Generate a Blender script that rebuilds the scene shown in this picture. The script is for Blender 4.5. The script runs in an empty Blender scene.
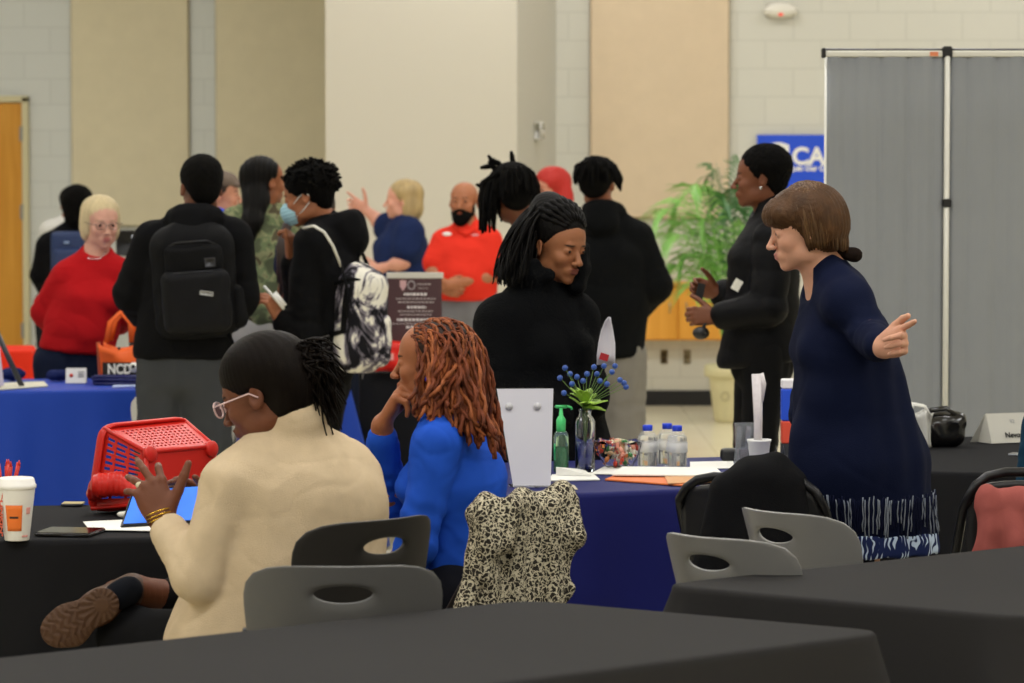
import bpy, math, random
import numpy as np
from mathutils import Vector, Matrix, Euler

# ------------------------------------------------------------------ camera, world, light, exposure
sc = bpy.context.scene
FPX, CAM_H, HORIZON = 3200.0, 1.6, 185.0
PITCH = math.atan((341.5 - HORIZON) / FPX)
cam_data = bpy.data.cameras.new('camera')
cam_data.sensor_width = 36.0
cam_data.lens = FPX * 36.0 / 1024.0
cam_data.clip_end = 200
cam_data.dof.use_dof = True
cam_data.dof.focus_distance = 8.6
cam_data.dof.aperture_fstop = 6.3
camera = bpy.data.objects.new('camera', cam_data)
camera.location = (0, 0, CAM_H)
camera.rotation_euler = (math.pi / 2 - PITCH, 0, 0)
sc.collection.objects.link(camera)
sc.camera = camera

world = bpy.data.worlds.new('world')
world.use_nodes = True
world.node_tree.nodes['Background'].inputs[0].default_value = (0.95, 0.97, 1.0, 1)
world.node_tree.nodes['Background'].inputs[1].default_value = 0.05
sc.world = world

def area_light(x, y, z, sx, sy, power, col=(0.975, 0.985, 1.02), tilt=0.0):
    d = bpy.data.lights.new('ceiling_light_source', 'AREA')
    d.shape = 'RECTANGLE'; d.size = sx; d.size_y = sy; d.energy = power; d.color = col
    o = bpy.data.objects.new('ceiling_light_source', d)
    o.location = (x, y, z); o.rotation_euler = (tilt, 0, 0)
    sc.collection.objects.link(o)
    return o
# the hall's ceiling troffers, row after row; the row behind the camera is added as front fill
for _y, _p in ((-0.5, 44), (4.0, 80), (8.0, 70), (12.5, 68), (17.0, 72), (21.5, 50)):
    for _x in (-4.5, 0.0, 4.5):
        area_light(_x, _y, 4.75, 2.4, 0.6, _p)

sc.view_settings.view_transform = 'Standard'
sc.view_settings.look = 'None'
sc.view_settings.exposure = -0.08
sc.view_settings.gamma = 1.0
sc.view_settings.use_curve_mapping = False
sc.cycles.use_denoising = True
sc.cycles.max_bounces = 8
sc.cycles.transparent_max_bounces = 16

# ------------------------------------------------------------------ pixel + depth -> world point
_cp, _sp = math.cos(PITCH), math.sin(PITCH)
def at(px, py, Y):
    cx, cz = (px - 512.0) / FPX, -(py - 341.5) / FPX
    dy = _cp + cz * _sp; dz = -_sp + cz * _cp
    t = Y / dy
    return Vector((cx * t, Y, CAM_H + dz * t))
def on_plane(px, py, z):                      # the point at height z seen at a pixel
    cx, cz = (px - 512.0) / FPX, -(py - 341.5) / FPX
    dy = _cp + cz * _sp; dz = -_sp + cz * _cp
    t = (z - CAM_H) / dz
    return Vector((cx * t, dy * t, z))

# ------------------------------------------------------------------ materials
def lin(c):
    if isinstance(c, str):
        c = tuple(int(c[i:i + 2], 16) / 255 for i in (0, 2, 4))
    return tuple(((v / 12.92) if v <= 0.04045 else ((v + 0.055) / 1.055) ** 2.4) for v in c[:3])
MATS = {}
def mat(name, col, rough=0.6, metal=0.0, var=0.0, vscale=20.0, bump=0.0, bscale=200.0, spec=0.5,
        trans=0.0, ior=1.45, sheen=0.0, emit=None, estr=0.0, vcol=False, sss=0.0, stretch=(1, 1, 1), coat=0.0, alpha=1.0):
    if name in MATS: return MATS[name]
    m = bpy.data.materials.new(name); m.use_nodes = True
    nt = m.node_tree; b = nt.nodes['Principled BSDF']
    c = lin(col)
    b.inputs['Base Color'].default_value = (*c, 1)
    b.inputs['Roughness'].default_value = rough
    b.inputs['Metallic'].default_value = metal
    b.inputs['IOR'].default_value = ior
    b.inputs['Specular IOR Level'].default_value = spec
    b.inputs['Transmission Weight'].default_value = trans
    b.inputs['Coat Weight'].default_value = coat
    b.inputs['Alpha'].default_value = alpha
    if rough >= .74: b.inputs['Specular IOR Level'].default_value = min(spec, .12)
    if sss:
        b.inputs['Subsurface Weight'].default_value = sss
        b.inputs['Subsurface Radius'].default_value = (0.02, 0.008, 0.004)
        b.inputs['Subsurface Scale'].default_value = 0.3
    if emit: b.inputs['Emission Color'].default_value = (*lin(emit), 1); b.inputs['Emission Strength'].default_value = estr
    src = None
    tc = nt.nodes.new('ShaderNodeTexCoord'); mp = nt.nodes.new('ShaderNodeMapping')
    mp.inputs['Scale'].default_value = stretch
    nt.links.new(tc.outputs['Object'], mp.inputs[0])
    if vcol:
        a = nt.nodes.new('ShaderNodeAttribute'); a.attribute_name = 'Col'; src = a.outputs['Color']
        nt.links.new(src, b.inputs['Base Color'])
    if var:
        n = nt.nodes.new('ShaderNodeTexNoise'); n.inputs['Scale'].default_value = vscale; n.inputs['Detail'].default_value = 4
        nt.links.new(mp.outputs[0], n.inputs['Vector'])
        mr = nt.nodes.new('ShaderNodeMapRange'); mr.inputs[1].default_value = 0.25; mr.inputs[2].default_value = 0.75
        mr.inputs[3].default_value = 1 - var; mr.inputs[4].default_value = 1 + var
        nt.links.new(n.outputs[0], mr.inputs[0])
        mx = nt.nodes.new('ShaderNodeVectorMath'); mx.operation = 'SCALE'
        if src is not None: nt.links.new(src, mx.inputs[0])
        else: mx.inputs[0].default_value = c
        nt.links.new(mr.outputs[0], mx.inputs['Scale'])
        nt.links.new(mx.outputs[0], b.inputs['Base Color'])
    if bump:
        n2 = nt.nodes.new('ShaderNodeTexNoise'); n2.inputs['Scale'].default_value = bscale; n2.inputs['Detail'].default_value = 3
        nt.links.new(mp.outputs[0], n2.inputs['Vector'])
        bp = nt.nodes.new('ShaderNodeBump'); bp.inputs['Strength'].default_value = bump; bp.inputs['Distance'].default_value = 0.004
        nt.links.new(n2.outputs[0], bp.inputs['Height']); nt.links.new(bp.outputs[0], b.inputs['Normal'])
    MATS[name] = m
    return m

# ------------------------------------------------------------------ objects, tags
C = sc.collection
def tag(o, label=None, cat=None, group=None, kind=None):
    if label: o['label'] = label
    if cat: o['category'] = cat
    if group: o['group'] = group
    if kind: o['kind'] = kind
    return o
def thing(name, label, cat, loc=(0, 0, 0), rz=0.0, group=None):
    o = bpy.data.objects.new(name, None); o.location = loc; o.rotation_euler = (0, 0, rz)
    o.empty_display_size = 0.1
    C.objects.link(o)
    bpy.context.view_layer.update() if False else None
    return tag(o, label, cat, group)
def wmat(o):
    m = Matrix.Translation(o.location) @ o.rotation_euler.to_matrix().to_4x4()
    return (wmat(o.parent) @ o.matrix_parent_inverse @ m) if o.parent else m
def link(name, me, m=None, parent=None, world_space=False, smooth=True):
    o = bpy.data.objects.new(name, me)
    if m is not None:
        for k in (m if isinstance(m, (list, tuple)) else [m]): me.materials.append(k)
    if smooth and len(me.polygons): me.polygons.foreach_set('use_smooth', [True] * len(me.polygons))
    C.objects.link(o)
    if parent is not None:
        o.parent = parent
        if world_space:                       # mesh was built in world space: bring its points into the parent's frame
            me.transform(wmat(parent).inverted())
    return o

class MB:
    """collects verts and faces for one mesh"""
    def __init__(s): s.v = []; s.f = []; s.mi = []; s.n = 0
    def add(s, v, f, mi=0):
        v = np.asarray(v, dtype=float).reshape(-1, 3)
        s.v.append(v); s.f += [tuple(i + s.n for i in q) for q in f]; s.mi += [mi] * len(f); s.n += len(v); return s
    def box(s, c, d, M=None, mi=0, bev=0.0):
        hx, hy, hz = d[0] / 2, d[1] / 2, d[2] / 2
        if bev:
            b = min(bev, hx * .9, hy * .9, hz * .9)
            pts = []; idx = {}
            for sx in (-1, 1):
                for sy in (-1, 1):
                    for sz in (-1, 1):
                        for ax in range(3):
                            p = [sx * (hx - b), sy * (hy - b), sz * (hz - b)]
                            p[ax] = (sx, sy, sz)[ax] * (hx, hy, hz)[ax]
                            idx[(sx, sy, sz, ax)] = len(pts); pts.append(p)
            fs = []
            S = (-1, 1)
            for q in S:
                fs.append([idx[(q, a, b_, 0)] for a, b_ in ((-1, -1), (1, -1), (1, 1), (-1, 1))][::q])
                fs.append([idx[(a, q, b_, 1)] for a, b_ in ((-1, -1), (1, -1), (1, 1), (-1, 1))][::-q])
                fs.append([idx[(a, b_, q, 2)] for a, b_ in ((-1, -1), (1, -1), (1, 1), (-1, 1))][::q])
            for a in S:
                for b_ in S:
                    fs.append([idx[(a, b_, -1, 0)], idx[(a, b_, 1, 0)], idx[(a, b_, 1, 1)], idx[(a, b_, -1, 1)]][::a * b_])
                    fs.append([idx[(a, -1, b_, 0)], idx[(a, 1, b_, 0)], idx[(a, 1, b_, 2)], idx[(a, -1, b_, 2)]][::-a * b_])
                    fs.append([idx[(-1, a, b_, 1)], idx[(1, a, b_, 1)], idx[(1, a, b_, 2)], idx[(-1, a, b_, 2)]][::a * b_])
                    for c_ in S:
                        fs.append([idx[(a, b_, c_, 0)], idx[(a, b_, c_, 1)], idx[(a, b_, c_, 2)]][::a * b_ * c_])
        else:
            pts = [(x, y, z) for x in (-hx, hx) for y in (-hy, hy) for z in (-hz, hz)]
            fs = [(0, 1, 3, 2), (4, 6, 7, 5), (0, 4, 5, 1), (2, 3, 7, 6), (0, 2, 6, 4), (1, 5, 7, 3)]
        out = []
        for p in pts:
            p = Vector(p)
            if M is not None: p = M @ p
            out.append(p + Vector(c))
        return s.add(out, fs, mi)
    def tube(s, path, rad, sides=8, mi=0, cap=True, flat=None):
        P = [Vector(p) for p in path]; n = len(P)
        R = rad if isinstance(rad, (list, tuple, np.ndarray)) else [rad] * n
        up = None; vs = []; fs = []
        for i in range(n):
            t = (P[min(i + 1, n - 1)] - P[max(i - 1, 0)])
            if t.length < 1e-9: t = Vector((0, 0, 1))
            t.normalize()
            if up is None:
                a = Vector((0, 0, 1)) if abs(t.z) < .9 else Vector((1, 0, 0))
                if flat is not None: a = Vector(flat)
                u = (a - t * a.dot(t)).normalized()
            else:
                u = (up - t * up.dot(t))
                u = u.normalized() if u.length > 1e-6 else up
            up = u; w = t.cross(u)
            ra, rb = (R[i] if isinstance(R[i], (tuple, list)) else (R[i], R[i]))
            for k in range(sides):
                a = 2 * math.pi * k / sides
                vs.append(P[i] + u * (math.cos(a) * ra) + w * (math.sin(a) * rb))
        for i in range(n - 1):
            for k in range(sides):
                k2 = (k + 1) % sides
                fs.append((i * sides + k, i * sides + k2, (i + 1) * sides + k2, (i + 1) * sides + k))
        if cap:
            fs.append(tuple(range(sides))[::-1]); fs.append(tuple((n - 1) * sides + k for k in range(sides)))
        return s.add(vs, fs, mi)
    def lathe(s, prof, c=(0, 0, 0), seg=24, mi=0, M=None):
        vs = []; fs = []
        for r, z in prof:
            for k in range(seg):
                a = 2 * math.pi * k / seg; p = Vector((r * math.cos(a), r * math.sin(a), z))
                if M is not None: p = M @ p
                vs.append(p + Vector(c))
        for i in range(len(prof) - 1):
            for k in range(seg):
                k2 = (k + 1) % seg
                fs.append((i * seg + k, i * seg + k2, (i + 1) * seg + k2, (i + 1) * seg + k))
        if prof[0][0] > 1e-6: fs.append(tuple(range(seg))[::-1])
        if prof[-1][0] > 1e-6: fs.append(tuple((len(prof) - 1) * seg + k for k in range(seg)))
        return s.add(vs, fs, mi)
    def sphere(s, c, r, seg=12, rings=8, mi=0, M=None):
        r = r if isinstance(r, (tuple, list)) else (r, r, r)
        vs = []; fs = []
        for i in range(rings + 1):
            th = math.pi * i / rings
            for k in range(seg):
                a = 2 * math.pi * k / seg
                p = Vector((r[0] * math.sin(th) * math.cos(a), r[1] * math.sin(th) * math.sin(a), r[2] * math.cos(th)))
                if M is not None: p = M @ p
                vs.append(p + Vector(c))
        for i in range(rings):
            for k in range(seg):
                k2 = (k + 1) % seg
                fs.append((i * seg + k, (i + 1) * seg + k, (i + 1) * seg + k2, i * seg + k2))
        return s.add(vs, fs, mi)
    def grid(s, P, mi=0, thick=0.0):
        """P: array rows x cols x 3"""
        P = np.asarray(P, dtype=float); r, c = P.shape[:2]
        fs = [(i * c + j, i * c + j + 1, (i + 1) * c + j + 1, (i + 1) * c + j) for i in range(r - 1) for j in range(c - 1)]
        if not thick: return s.add(P.reshape(-1, 3), fs, mi)
        du = np.gradient(P, axis=1); dv = np.gradient(P, axis=0)
        n = np.cross(du, dv); n /= (np.linalg.norm(n, axis=2, keepdims=True) + 1e-12)
        Q = P - n * thick; N = r * c
        f2 = [tuple(N + k for k in q[::-1]) for q in fs]
        bd = [(0, j) for j in range(c)] + [(i, c - 1) for i in range(1, r)] + [(r - 1, j) for j in range(c - 2, -1, -1)] + [(i, 0) for i in range(r - 2, 0, -1)]
        ids = [i * c + j for i, j in bd]
        side = [(ids[(k + 1) % len(ids)], ids[k], N + ids[k], N + ids[(k + 1) % len(ids)]) for k in range(len(ids))]
        return s.add(np.concatenate([P.reshape(-1, 3), Q.reshape(-1, 3)]), fs + f2 + side, mi)
    def mesh(s, name='mesh', weld=False):
        me = bpy.data.meshes.new(name)
        v = np.concatenate(s.v) if s.v else np.zeros((0, 3))
        me.from_pydata(v.tolist(), [], s.f)
        me.update()
        if any(s.mi): me.polygons.foreach_set('material_index', s.mi)
        return me
    def build(s, name, m, parent=None, world_space=False, smooth=True):
        return link(name, s.mesh(name), m, parent, world_space, smooth)

# ------------------------------------------------------------------ implicit surfaces (smooth unions of tapered forms, polygonised by surface nets)
def A(v): return np.asarray(v, dtype=np.float32)
class SDF:
    def __init__(s): s.ops = []
    # every op: (bbox lo, bbox hi, function(X,Y,Z)->d, k, mode)
    def _op(s, lo, hi, fn, k, mode): s.ops.append((A(lo), A(hi), fn, k, mode)); return s
    def ell(s, c, r, M=None, k=0.02, mode='add'):
        c = A(c); r = A(r if hasattr(r, '__len__') else (r, r, r)); R = None if M is None else np.array(M.to_3x3(), dtype=np.float32)
        def fn(X, Y, Z):
            x, y, z = X - c[0], Y - c[1], Z - c[2]
            if R is not None:
                x, y, z = (R[0, 0] * x + R[1, 0] * y + R[2, 0] * z, R[0, 1] * x + R[1, 1] * y + R[2, 1] * z, R[0, 2] * x + R[1, 2] * y + R[2, 2] * z)
            k0 = np.sqrt((x / r[0]) ** 2 + (y / r[1]) ** 2 + (z / r[2]) ** 2) + 1e-9
            k1 = np.sqrt((x / r[0] ** 2) ** 2 + (y / r[1] ** 2) ** 2 + (z / r[2] ** 2) ** 2) + 1e-9
            return k0 * (k0 - 1) / k1
        m = float(r.max()) if R is not None else r
        return s._op(c - m, c + m, fn, k, mode)
    def cone(s, a, b, ra, rb=None, k=0.02, mode='add', u=None, fa=1.0, fb=None, wr=None):
        """tapered capsule; u with fa/fb: the radius along direction u is multiplied by fa..fb (elliptical section)"""
        a, b = A(a), A(b); rb = ra if rb is None else rb; fb = fa if fb is None else fb
        ab = b - a; L2 = float(ab @ ab) + 1e-12; L = math.sqrt(L2)
        if u is not None:
            u = A(u); u = u - ab * float(u @ ab) / L2; u = u / (np.linalg.norm(u) + 1e-9)
        def fn(X, Y, Z):
            x, y, z = X - a[0], Y - a[1], Z - a[2]
            t = np.clip((x * ab[0] + y * ab[1] + z * ab[2]) / L2, 0, 1)
            x, y, z = x - t * ab[0], y - t * ab[1], z - t * ab[2]
            r = ra + t * (rb - ra)
            if wr is not None:
                amp, wl, c0, wd = wr       # wrinkle rings centred at c0 (0..1) with width wd
                ang = np.arctan2(y * ab[2] - z * ab[1] + x * 0.3, x + z * 0.7 + 1e-6)
                r = r + amp * np.sin(t * L / wl * 6.283 + 1.3 * np.sin(ang * 2) + ang) * np.exp(-((t - c0) / wd) ** 2)
            d2 = x * x + y * y + z * z
            if u is None: return np.sqrt(d2) - r
            du = x * u[0] + y * u[1] + z * u[2]; f = fa + t * (fb - fa)
            q = np.sqrt(d2 - du * du + (du / f) ** 2 + 1e-12)
            q1 = np.sqrt(d2 - du * du + (du / (f * f)) ** 2 + 1e-12)
            return q * (q - r) / q1
        m = max(ra, rb) * max(1, fa, fb) + (abs(wr[0]) if wr else 0)
        return s._op(np.minimum(a, b) - m, np.maximum(a, b) + m, fn, k, mode)
    def path(s, pts, rads, k=0.01, mode='add', **kw):
        for i in range(len(pts) - 1): s.cone(pts[i], pts[i + 1], rads[i], rads[i + 1], k=k, mode=mode, **kw)
        return s
    def box(s, c, h, M=None, rd=0.01, k=0.01, mode='add'):
        c = A(c); h = A(h) - rd; R = np.eye(3, dtype=np.float32) if M is None else np.array(M.to_3x3(), dtype=np.float32)
        def fn(X, Y, Z):
            x, y, z = X - c[0], Y - c[1], Z - c[2]
            x, y, z = (R[0, 0] * x + R[1, 0] * y + R[2, 0] * z, R[0, 1] * x + R[1, 1] * y + R[2, 1] * z, R[0, 2] * x + R[1, 2] * y + R[2, 2] * z)
            qx, qy, qz = np.abs(x) - h[0], np.abs(y) - h[1], np.abs(z) - h[2]
            return np.sqrt(np.maximum(qx, 0) ** 2 + np.maximum(qy, 0) ** 2 + np.maximum(qz, 0) ** 2) + np.minimum(np.maximum(qx, np.maximum(qy, qz)), 0) - rd
        m = float(np.linalg.norm(h)) + rd
        return s._op(c - m, c + m, fn, k, mode)
    def plane(s, p, n, k=0.004):
        """keep the side the normal points away from"""
        p = A(p); n = A(n); n = n / np.linalg.norm(n)
        def fn(X, Y, Z): return (X - p[0]) * n[0] + (Y - p[1]) * n[1] + (Z - p[2]) * n[2]
        return s._op(A((-99,) * 3), A((99,) * 3), fn, k, 'int')
    def mesh(s, name, h=0.01, fine=(), smooth=1, disp=None, hide=None):
        los = [o[0] for o in s.ops if o[4] == 'add']; his = [o[1] for o in s.ops if o[4] == 'add']
        lo = np.min(los, axis=0) - 3 * h; hi = np.max(his, axis=0) + 3 * h
        ax = []
        for d in range(3):
            g = [lo[d]]
            while g[-1] < hi[d]:
                x = g[-1]; st = h
                for fc, fr, fh in fine:
                    c = fc[d]; r = fr[d] if hasattr(fr, '__len__') else fr
                    dist = max(0.0, abs(x - c) - r)
                    st = min(st, fh + dist * 0.25)
                g.append(x + st)
            ax.append(np.array(g, dtype=np.float32))
        F = np.full([len(a) for a in ax], 9.0, dtype=np.float32)
        for olo, ohi, fn, k, mode in s.ops:
            mg = k + 2.5 * h
            sl = []
            for d in range(3):
                i0 = int(np.searchsorted(ax[d], olo[d] - mg)); i1 = int(np.searchsorted(ax[d], ohi[d] + mg))
                sl.append(slice(max(0, i0 - 1), min(len(ax[d]), i1 + 1)))
            sl = tuple(sl)
            if any(q.stop <= q.start for q in sl): continue
            X = ax[0][sl[0]][:, None, None]; Y = ax[1][sl[1]][None, :, None]; Z = ax[2][sl[2]][None, None, :]
            d_ = fn(X, Y, Z); G = F[sl]; kk = max(k, 1e-5)
            if mode == 'add':
                hh = np.maximum(kk - np.abs(G - d_), 0) / kk; F[sl] = np.minimum(G, d_) - hh * hh * kk * 0.25
            elif mode == 'sub':
                hh = np.maximum(kk - np.abs(G + d_), 0) / kk; F[sl] = np.maximum(G, -d_) + hh * hh * kk * 0.25
            else:
                hh = np.maximum(kk - np.abs(G - d_), 0) / kk; F[sl] = np.maximum(G, d_) + hh * hh * kk * 0.25
        F[0] = F[-1] = 9; F[:, 0] = F[:, -1] = 9; F[:, :, 0] = F[:, :, -1] = 9
        v, q = surface_nets(F, ax)
        v = lap(v, q, smooth)
        if disp is not None:
            n = vnormals(v, q); v = v + n * disp(v, n)[:, None]
        me = bpy.data.meshes.new(name)
        me.vertices.add(len(v)); me.vertices.foreach_set('co', v.astype(np.float32).ravel())
        me.loops.add(q.size); me.loops.foreach_set('vertex_index', q.astype(np.int32).ravel())
        me.polygons.add(len(q)); me.polygons.foreach_set('loop_start', np.arange(0, q.size, 4, dtype=np.int32))
        me.polygons.foreach_set('loop_total', np.full(len(q), 4, dtype=np.int32))
        me.update(calc_edges=True)
        return me

def surface_nets(F, ax):
    S = F < 0
    nx, ny, nz = F.shape
    cnt = np.zeros((nx - 1, ny - 1, nz - 1), dtype=np.int8)
    for i in (0, 1):
        for j in (0, 1):
            for k in (0, 1): cnt += S[i:nx - 1 + i, j:ny - 1 + j, k:nz - 1 + k]
    act = (cnt > 0) & (cnt < 8)
    I = np.argwhere(act)
    vid = np.full(act.shape, -1, dtype=np.int32); vid[act] = np.arange(len(I))
    acc = np.zeros((len(I), 3)); num = np.zeros(len(I))
    co = [(i, j, k) for i in (0, 1) for j in (0, 1) for k in (0, 1)]
    val = {c: F[I[:, 0] + c[0], I[:, 1] + c[1], I[:, 2] + c[2]] for c in co}
    def pos(c): return np.stack([ax[d][I[:, d] + c[d]] for d in range(3)], axis=1)
    P = {c: pos(c) for c in co}
    for c in co:
        for d in range(3):
            if c[d] == 0:
                e = list(c); e[d] = 1; e = tuple(e)
                a, b = val[c], val[e]; m = (a < 0) != (b < 0)
                t = np.where(m, a / np.where(m, a - b, 1), 0)
                acc += np.where(m[:, None], P[c] * (1 - t[:, None]) + P[e] * t[:, None], 0); num += m
    v = acc / num[:, None]
    quads = []
    # x edges
    m = S[:-1, 1:-1, 1:-1] != S[1:, 1:-1, 1:-1]; E = np.argwhere(m); i, j, k = E[:, 0], E[:, 1] + 1, E[:, 2] + 1
    q = np.stack([vid[i, j - 1, k - 1], vid[i, j, k - 1], vid[i, j, k], vid[i, j - 1, k]], 1); fl = S[i, j, k]
    quads.append(np.where(fl[:, None], q, q[:, ::-1]))
    m = S[1:-1, :-1, 1:-1] != S[1:-1, 1:, 1:-1]; E = np.argwhere(m); i, j, k = E[:, 0] + 1, E[:, 1], E[:, 2] + 1
    q = np.stack([vid[i - 1, j, k - 1], vid[i - 1, j, k], vid[i, j, k], vid[i, j, k - 1]], 1); fl = S[i, j, k]
    quads.append(np.where(fl[:, None], q, q[:, ::-1]))
    m = S[1:-1, 1:-1, :-1] != S[1:-1, 1:-1, 1:]; E = np.argwhere(m); i, j, k = E[:, 0] + 1, E[:, 1] + 1, E[:, 2]
    q = np.stack([vid[i - 1, j - 1, k], vid[i, j - 1, k], vid[i, j, k], vid[i - 1, j, k]], 1); fl = S[i, j, k]
    quads.append(np.where(fl[:, None], q, q[:, ::-1]))
    q = np.concatenate(quads)
    return v, q[(q >= 0).all(axis=1)]
def lap(v, q, it):
    if not it: return v
    e = np.concatenate([q[:, [0, 1]], q[:, [1, 2]], q[:, [2, 3]], q[:, [3, 0]]])
    for _ in range(it):
        n = np.bincount(e[:, 0], minlength=len(v)) + np.bincount(e[:, 1], minlength=len(v))
        acc = np.stack([np.bincount(e[:, 0], v[e[:, 1], d], len(v)) + np.bincount(e[:, 1], v[e[:, 0], d], len(v)) for d in range(3)], 1)
        v = v * 0.5 + 0.5 * acc / np.maximum(n, 1)[:, None]
    return v
def vnormals(v, q):
    n = np.cross(v[q[:, 2]] - v[q[:, 0]], v[q[:, 3]] - v[q[:, 1]])
    acc = np.stack([sum(np.bincount(q[:, c], n[:, d], len(v)) for c in range(4)) for d in range(3)], 1)
    return acc / (np.linalg.norm(acc, axis=1, keepdims=True) + 1e-12)
def wav(v, f, seed=0.0):
    """cheap smooth noise in about -1..1 at frequency f (1/m)"""
    x, y, z = (v[:, 0] + seed * 1.7) * f, (v[:, 1] - seed) * f, (v[:, 2] + seed * .6) * f
    a = np.sin(x * 1.0 + 1.9 * np.sin(y * .83 + 1.1 * np.sin(z * .71)))
    b = np.sin(y * 1.27 + 1.7 * np.sin(z * .93 + 1.3 * np.sin(x * .77)) + 2.0)
    c = np.sin(z * 1.13 + 1.8 * np.sin(x * .97 + 1.2 * np.sin(y * .89)) + 4.0)
    return (a + b + c) / 3
# ------------------------------------------------------------------ people
def V(*a): return Vector(a)
def unit(v): v = Vector(v); return v / (v.length + 1e-9)
def perp(v, axis): v = Vector(v); axis = unit(axis); return unit(v - axis * v.dot(axis))
def headrot(yaw, pitch=0, roll=0):
    r = math.radians
    return Matrix.Rotation(r(yaw), 3, 'Z') @ Matrix.Rotation(r(pitch), 3, 'X') @ Matrix.Rotation(r(roll), 3, 'Y')

class Head:
    def __init__(s, c, R, hs=1.0): s.c = Vector(c); s.R = R; s.hs = hs
    def w(s, *p): return s.c + s.R @ (Vector(p) * s.hs)
    def local(s, v):
        R = np.array(s.R); return ((v - np.array(s.c)) @ R) / s.hs
    def E(s, d, c, r, k=0.02, mode='add', rot=None):
        M = s.R if rot is None else s.R @ Euler([math.radians(a) for a in rot]).to_matrix()
        d.ell(s.w(*c), [q * s.hs for q in r], M, k * s.hs, mode)
    def K(s, d, a, b, ra, rb=None, k=0.012, mode='add', u=None, fa=1.0):
        d.cone(s.w(*a), s.w(*b), ra * s.hs, None if rb is None else rb * s.hs, k * s.hs, mode, u=None if u is None else s.R @ Vector(u), fa=fa)

def head_ops(d, h, fem=False, jaw=1.0, nose=1.0, lips=1.0, cheek=1.0, beardless=True):
    E, K = h.E, h.K
    E(d, (0, .014, .036), (.076, .095, .079))
    E(d, (0, -.028, .03), (.066, .058, .066), .02)                      # forehead
    E(d, (0, -.030, -.030), (.060, .056, .070), .02)                    # mid face
    w = .046 if fem else .053
    E(d, (0, -.030, -.072 * jaw), (w, .050, .040), .022)
    E(d, (0, -.068, -.098 * jaw), (.019 if fem else .023, .017, .016), .02)
    for q in (-1, 1):
        E(d, (q * .036, -.061, -.028), (.021 * cheek, .021, .019), .022)
        E(d, (q * .048, -.012, -.07 * jaw), (.014, .03, .022), .02)       # jaw corner
    K(d, (-.03, -.080, .019), (.03, -.080, .019), .0085, k=.014)         # brow ridge
    for q in (-1, 1):
        E(d, (q * .031, -.100, .000), (.0165, .0165, .0105), .012, 'sub')
        E(d, (q * .031, -.0755, .000), (.0155, .0150, .0135), .004)       # lids over the eyeball
        E(d, (q * .031, -.0960, -.0005), (.0125, .0100, .0042), .0015, 'sub')
    K(d, (0, -.083, .008), (0, -.107, -.034), .0062, .0095 * nose, k=.012)
    E(d, (0, -.108, -.036), (.0105 * nose, .0095, .0085), .006)
    for q in (-1, 1): E(d, (q * .0118 * nose, -.099, -.039), (.0078 * nose, .010, .0072), .005)
    E(d, (0, -.079, -.066), (.028, .015, .018), .012)                    # muzzle
    E(d, (0, -.0915, -.0605), (.0215, .0080, .0050 * lips), .005)
    E(d, (0, -.0895, -.0705), (.0190, .0085, .0062 * lips), .004)
    K(d, (-.021, -.0985, -.0655), (.021, -.0985, -.0655), .0015, k=.003, mode='sub')
    for q in (-1, 1):                                                    # ears
        E(d, (q * .0775, .012, -.008), (.0075, .0185, .030), .006, rot=(-12, 0, q * 22))
        E(d, (q * .0845, .009, -.004), (.0050, .0105, .017), .004, 'sub', rot=(-12, 0, q * 22))

def hand_ops(d, w, dirv, thumb, normal_sign, curl=(18, 25, 15), spread=6, sc=1.0, curls=None, thumb_dir=None, thumb_curl=10, spreads=None):
    """w wrist; dirv to the fingers; thumb = side of the thumb; normal_sign*(dir x thumb) is where the palm faces"""
    D = unit(dirv); U = perp(thumb, D); N = D.cross(U) * normal_sign
    w = Vector(w)
    bases = []
    for i in range(4):
        b = w + D * ((.086, .089, .085, .077)[i] * sc) + U * ((.0285, .0095, -.0095, -.0275)[i] * sc)
        bases.append(b)
        d.cone(w + U * ((.014, .005, -.005, -.014)[i] * sc) + D * .012 * sc, b, .0165 * sc, .0105 * sc, k=.008 * sc, u=N, fa=.85)
    d.ell(w + D * .05 * sc + N * .003 * sc, (.036 * sc, .044 * sc, .0135 * sc), Matrix((U, D, N)).transposed(), k=.01 * sc)
    L = (.070, .079, .073, .058)
    tips = []
    for i in range(4):
        c = curls[i] if curls else curl
        sp = spreads[i] if spreads else spread * (1.5, .4, -.6, -1.7)[i]
        a = math.radians(sp); F_ = D * math.cos(a) + U * math.sin(a)
        p = bases[i]; ang = 0; rr = [.0092, .0084, .0076, .0062]
        if i == 3: rr = [x * .86 for x in rr]
        for j, f in enumerate((.46, .31, .23)):
            ang += math.radians(c[j]); dd = F_ * math.cos(ang) + N * math.sin(ang)
            q = p + dd * L[i] * f * sc
            d.cone(p, q, rr[j] * sc, rr[j + 1] * sc, k=.0025 * sc if j else .006 * sc)
            p = q
        tips.append(p)
    # thumb, from the side of the palm near its base
    tb = w + D * .022 * sc + U * .022 * sc
    td = unit(U * .72 + D * .62 + N * .30) if thumb_dir is None else unit(thumb_dir)
    p = tb; rr = [.0150, .0115, .0100, .0078]; ang = 0
    ax = perp(D - U * .2 + N * .4, td)
    for j, l in enumerate((.044, .034, .027)):
        ang = math.radians(thumb_curl * j); dd = td * math.cos(ang) + ax * math.sin(ang)
        q = p + dd * l * sc; d.cone(p, q, rr[j] * sc, rr[j + 1] * sc, k=.010 * sc if j == 0 else .003); p = q
    return bases, tips

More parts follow.
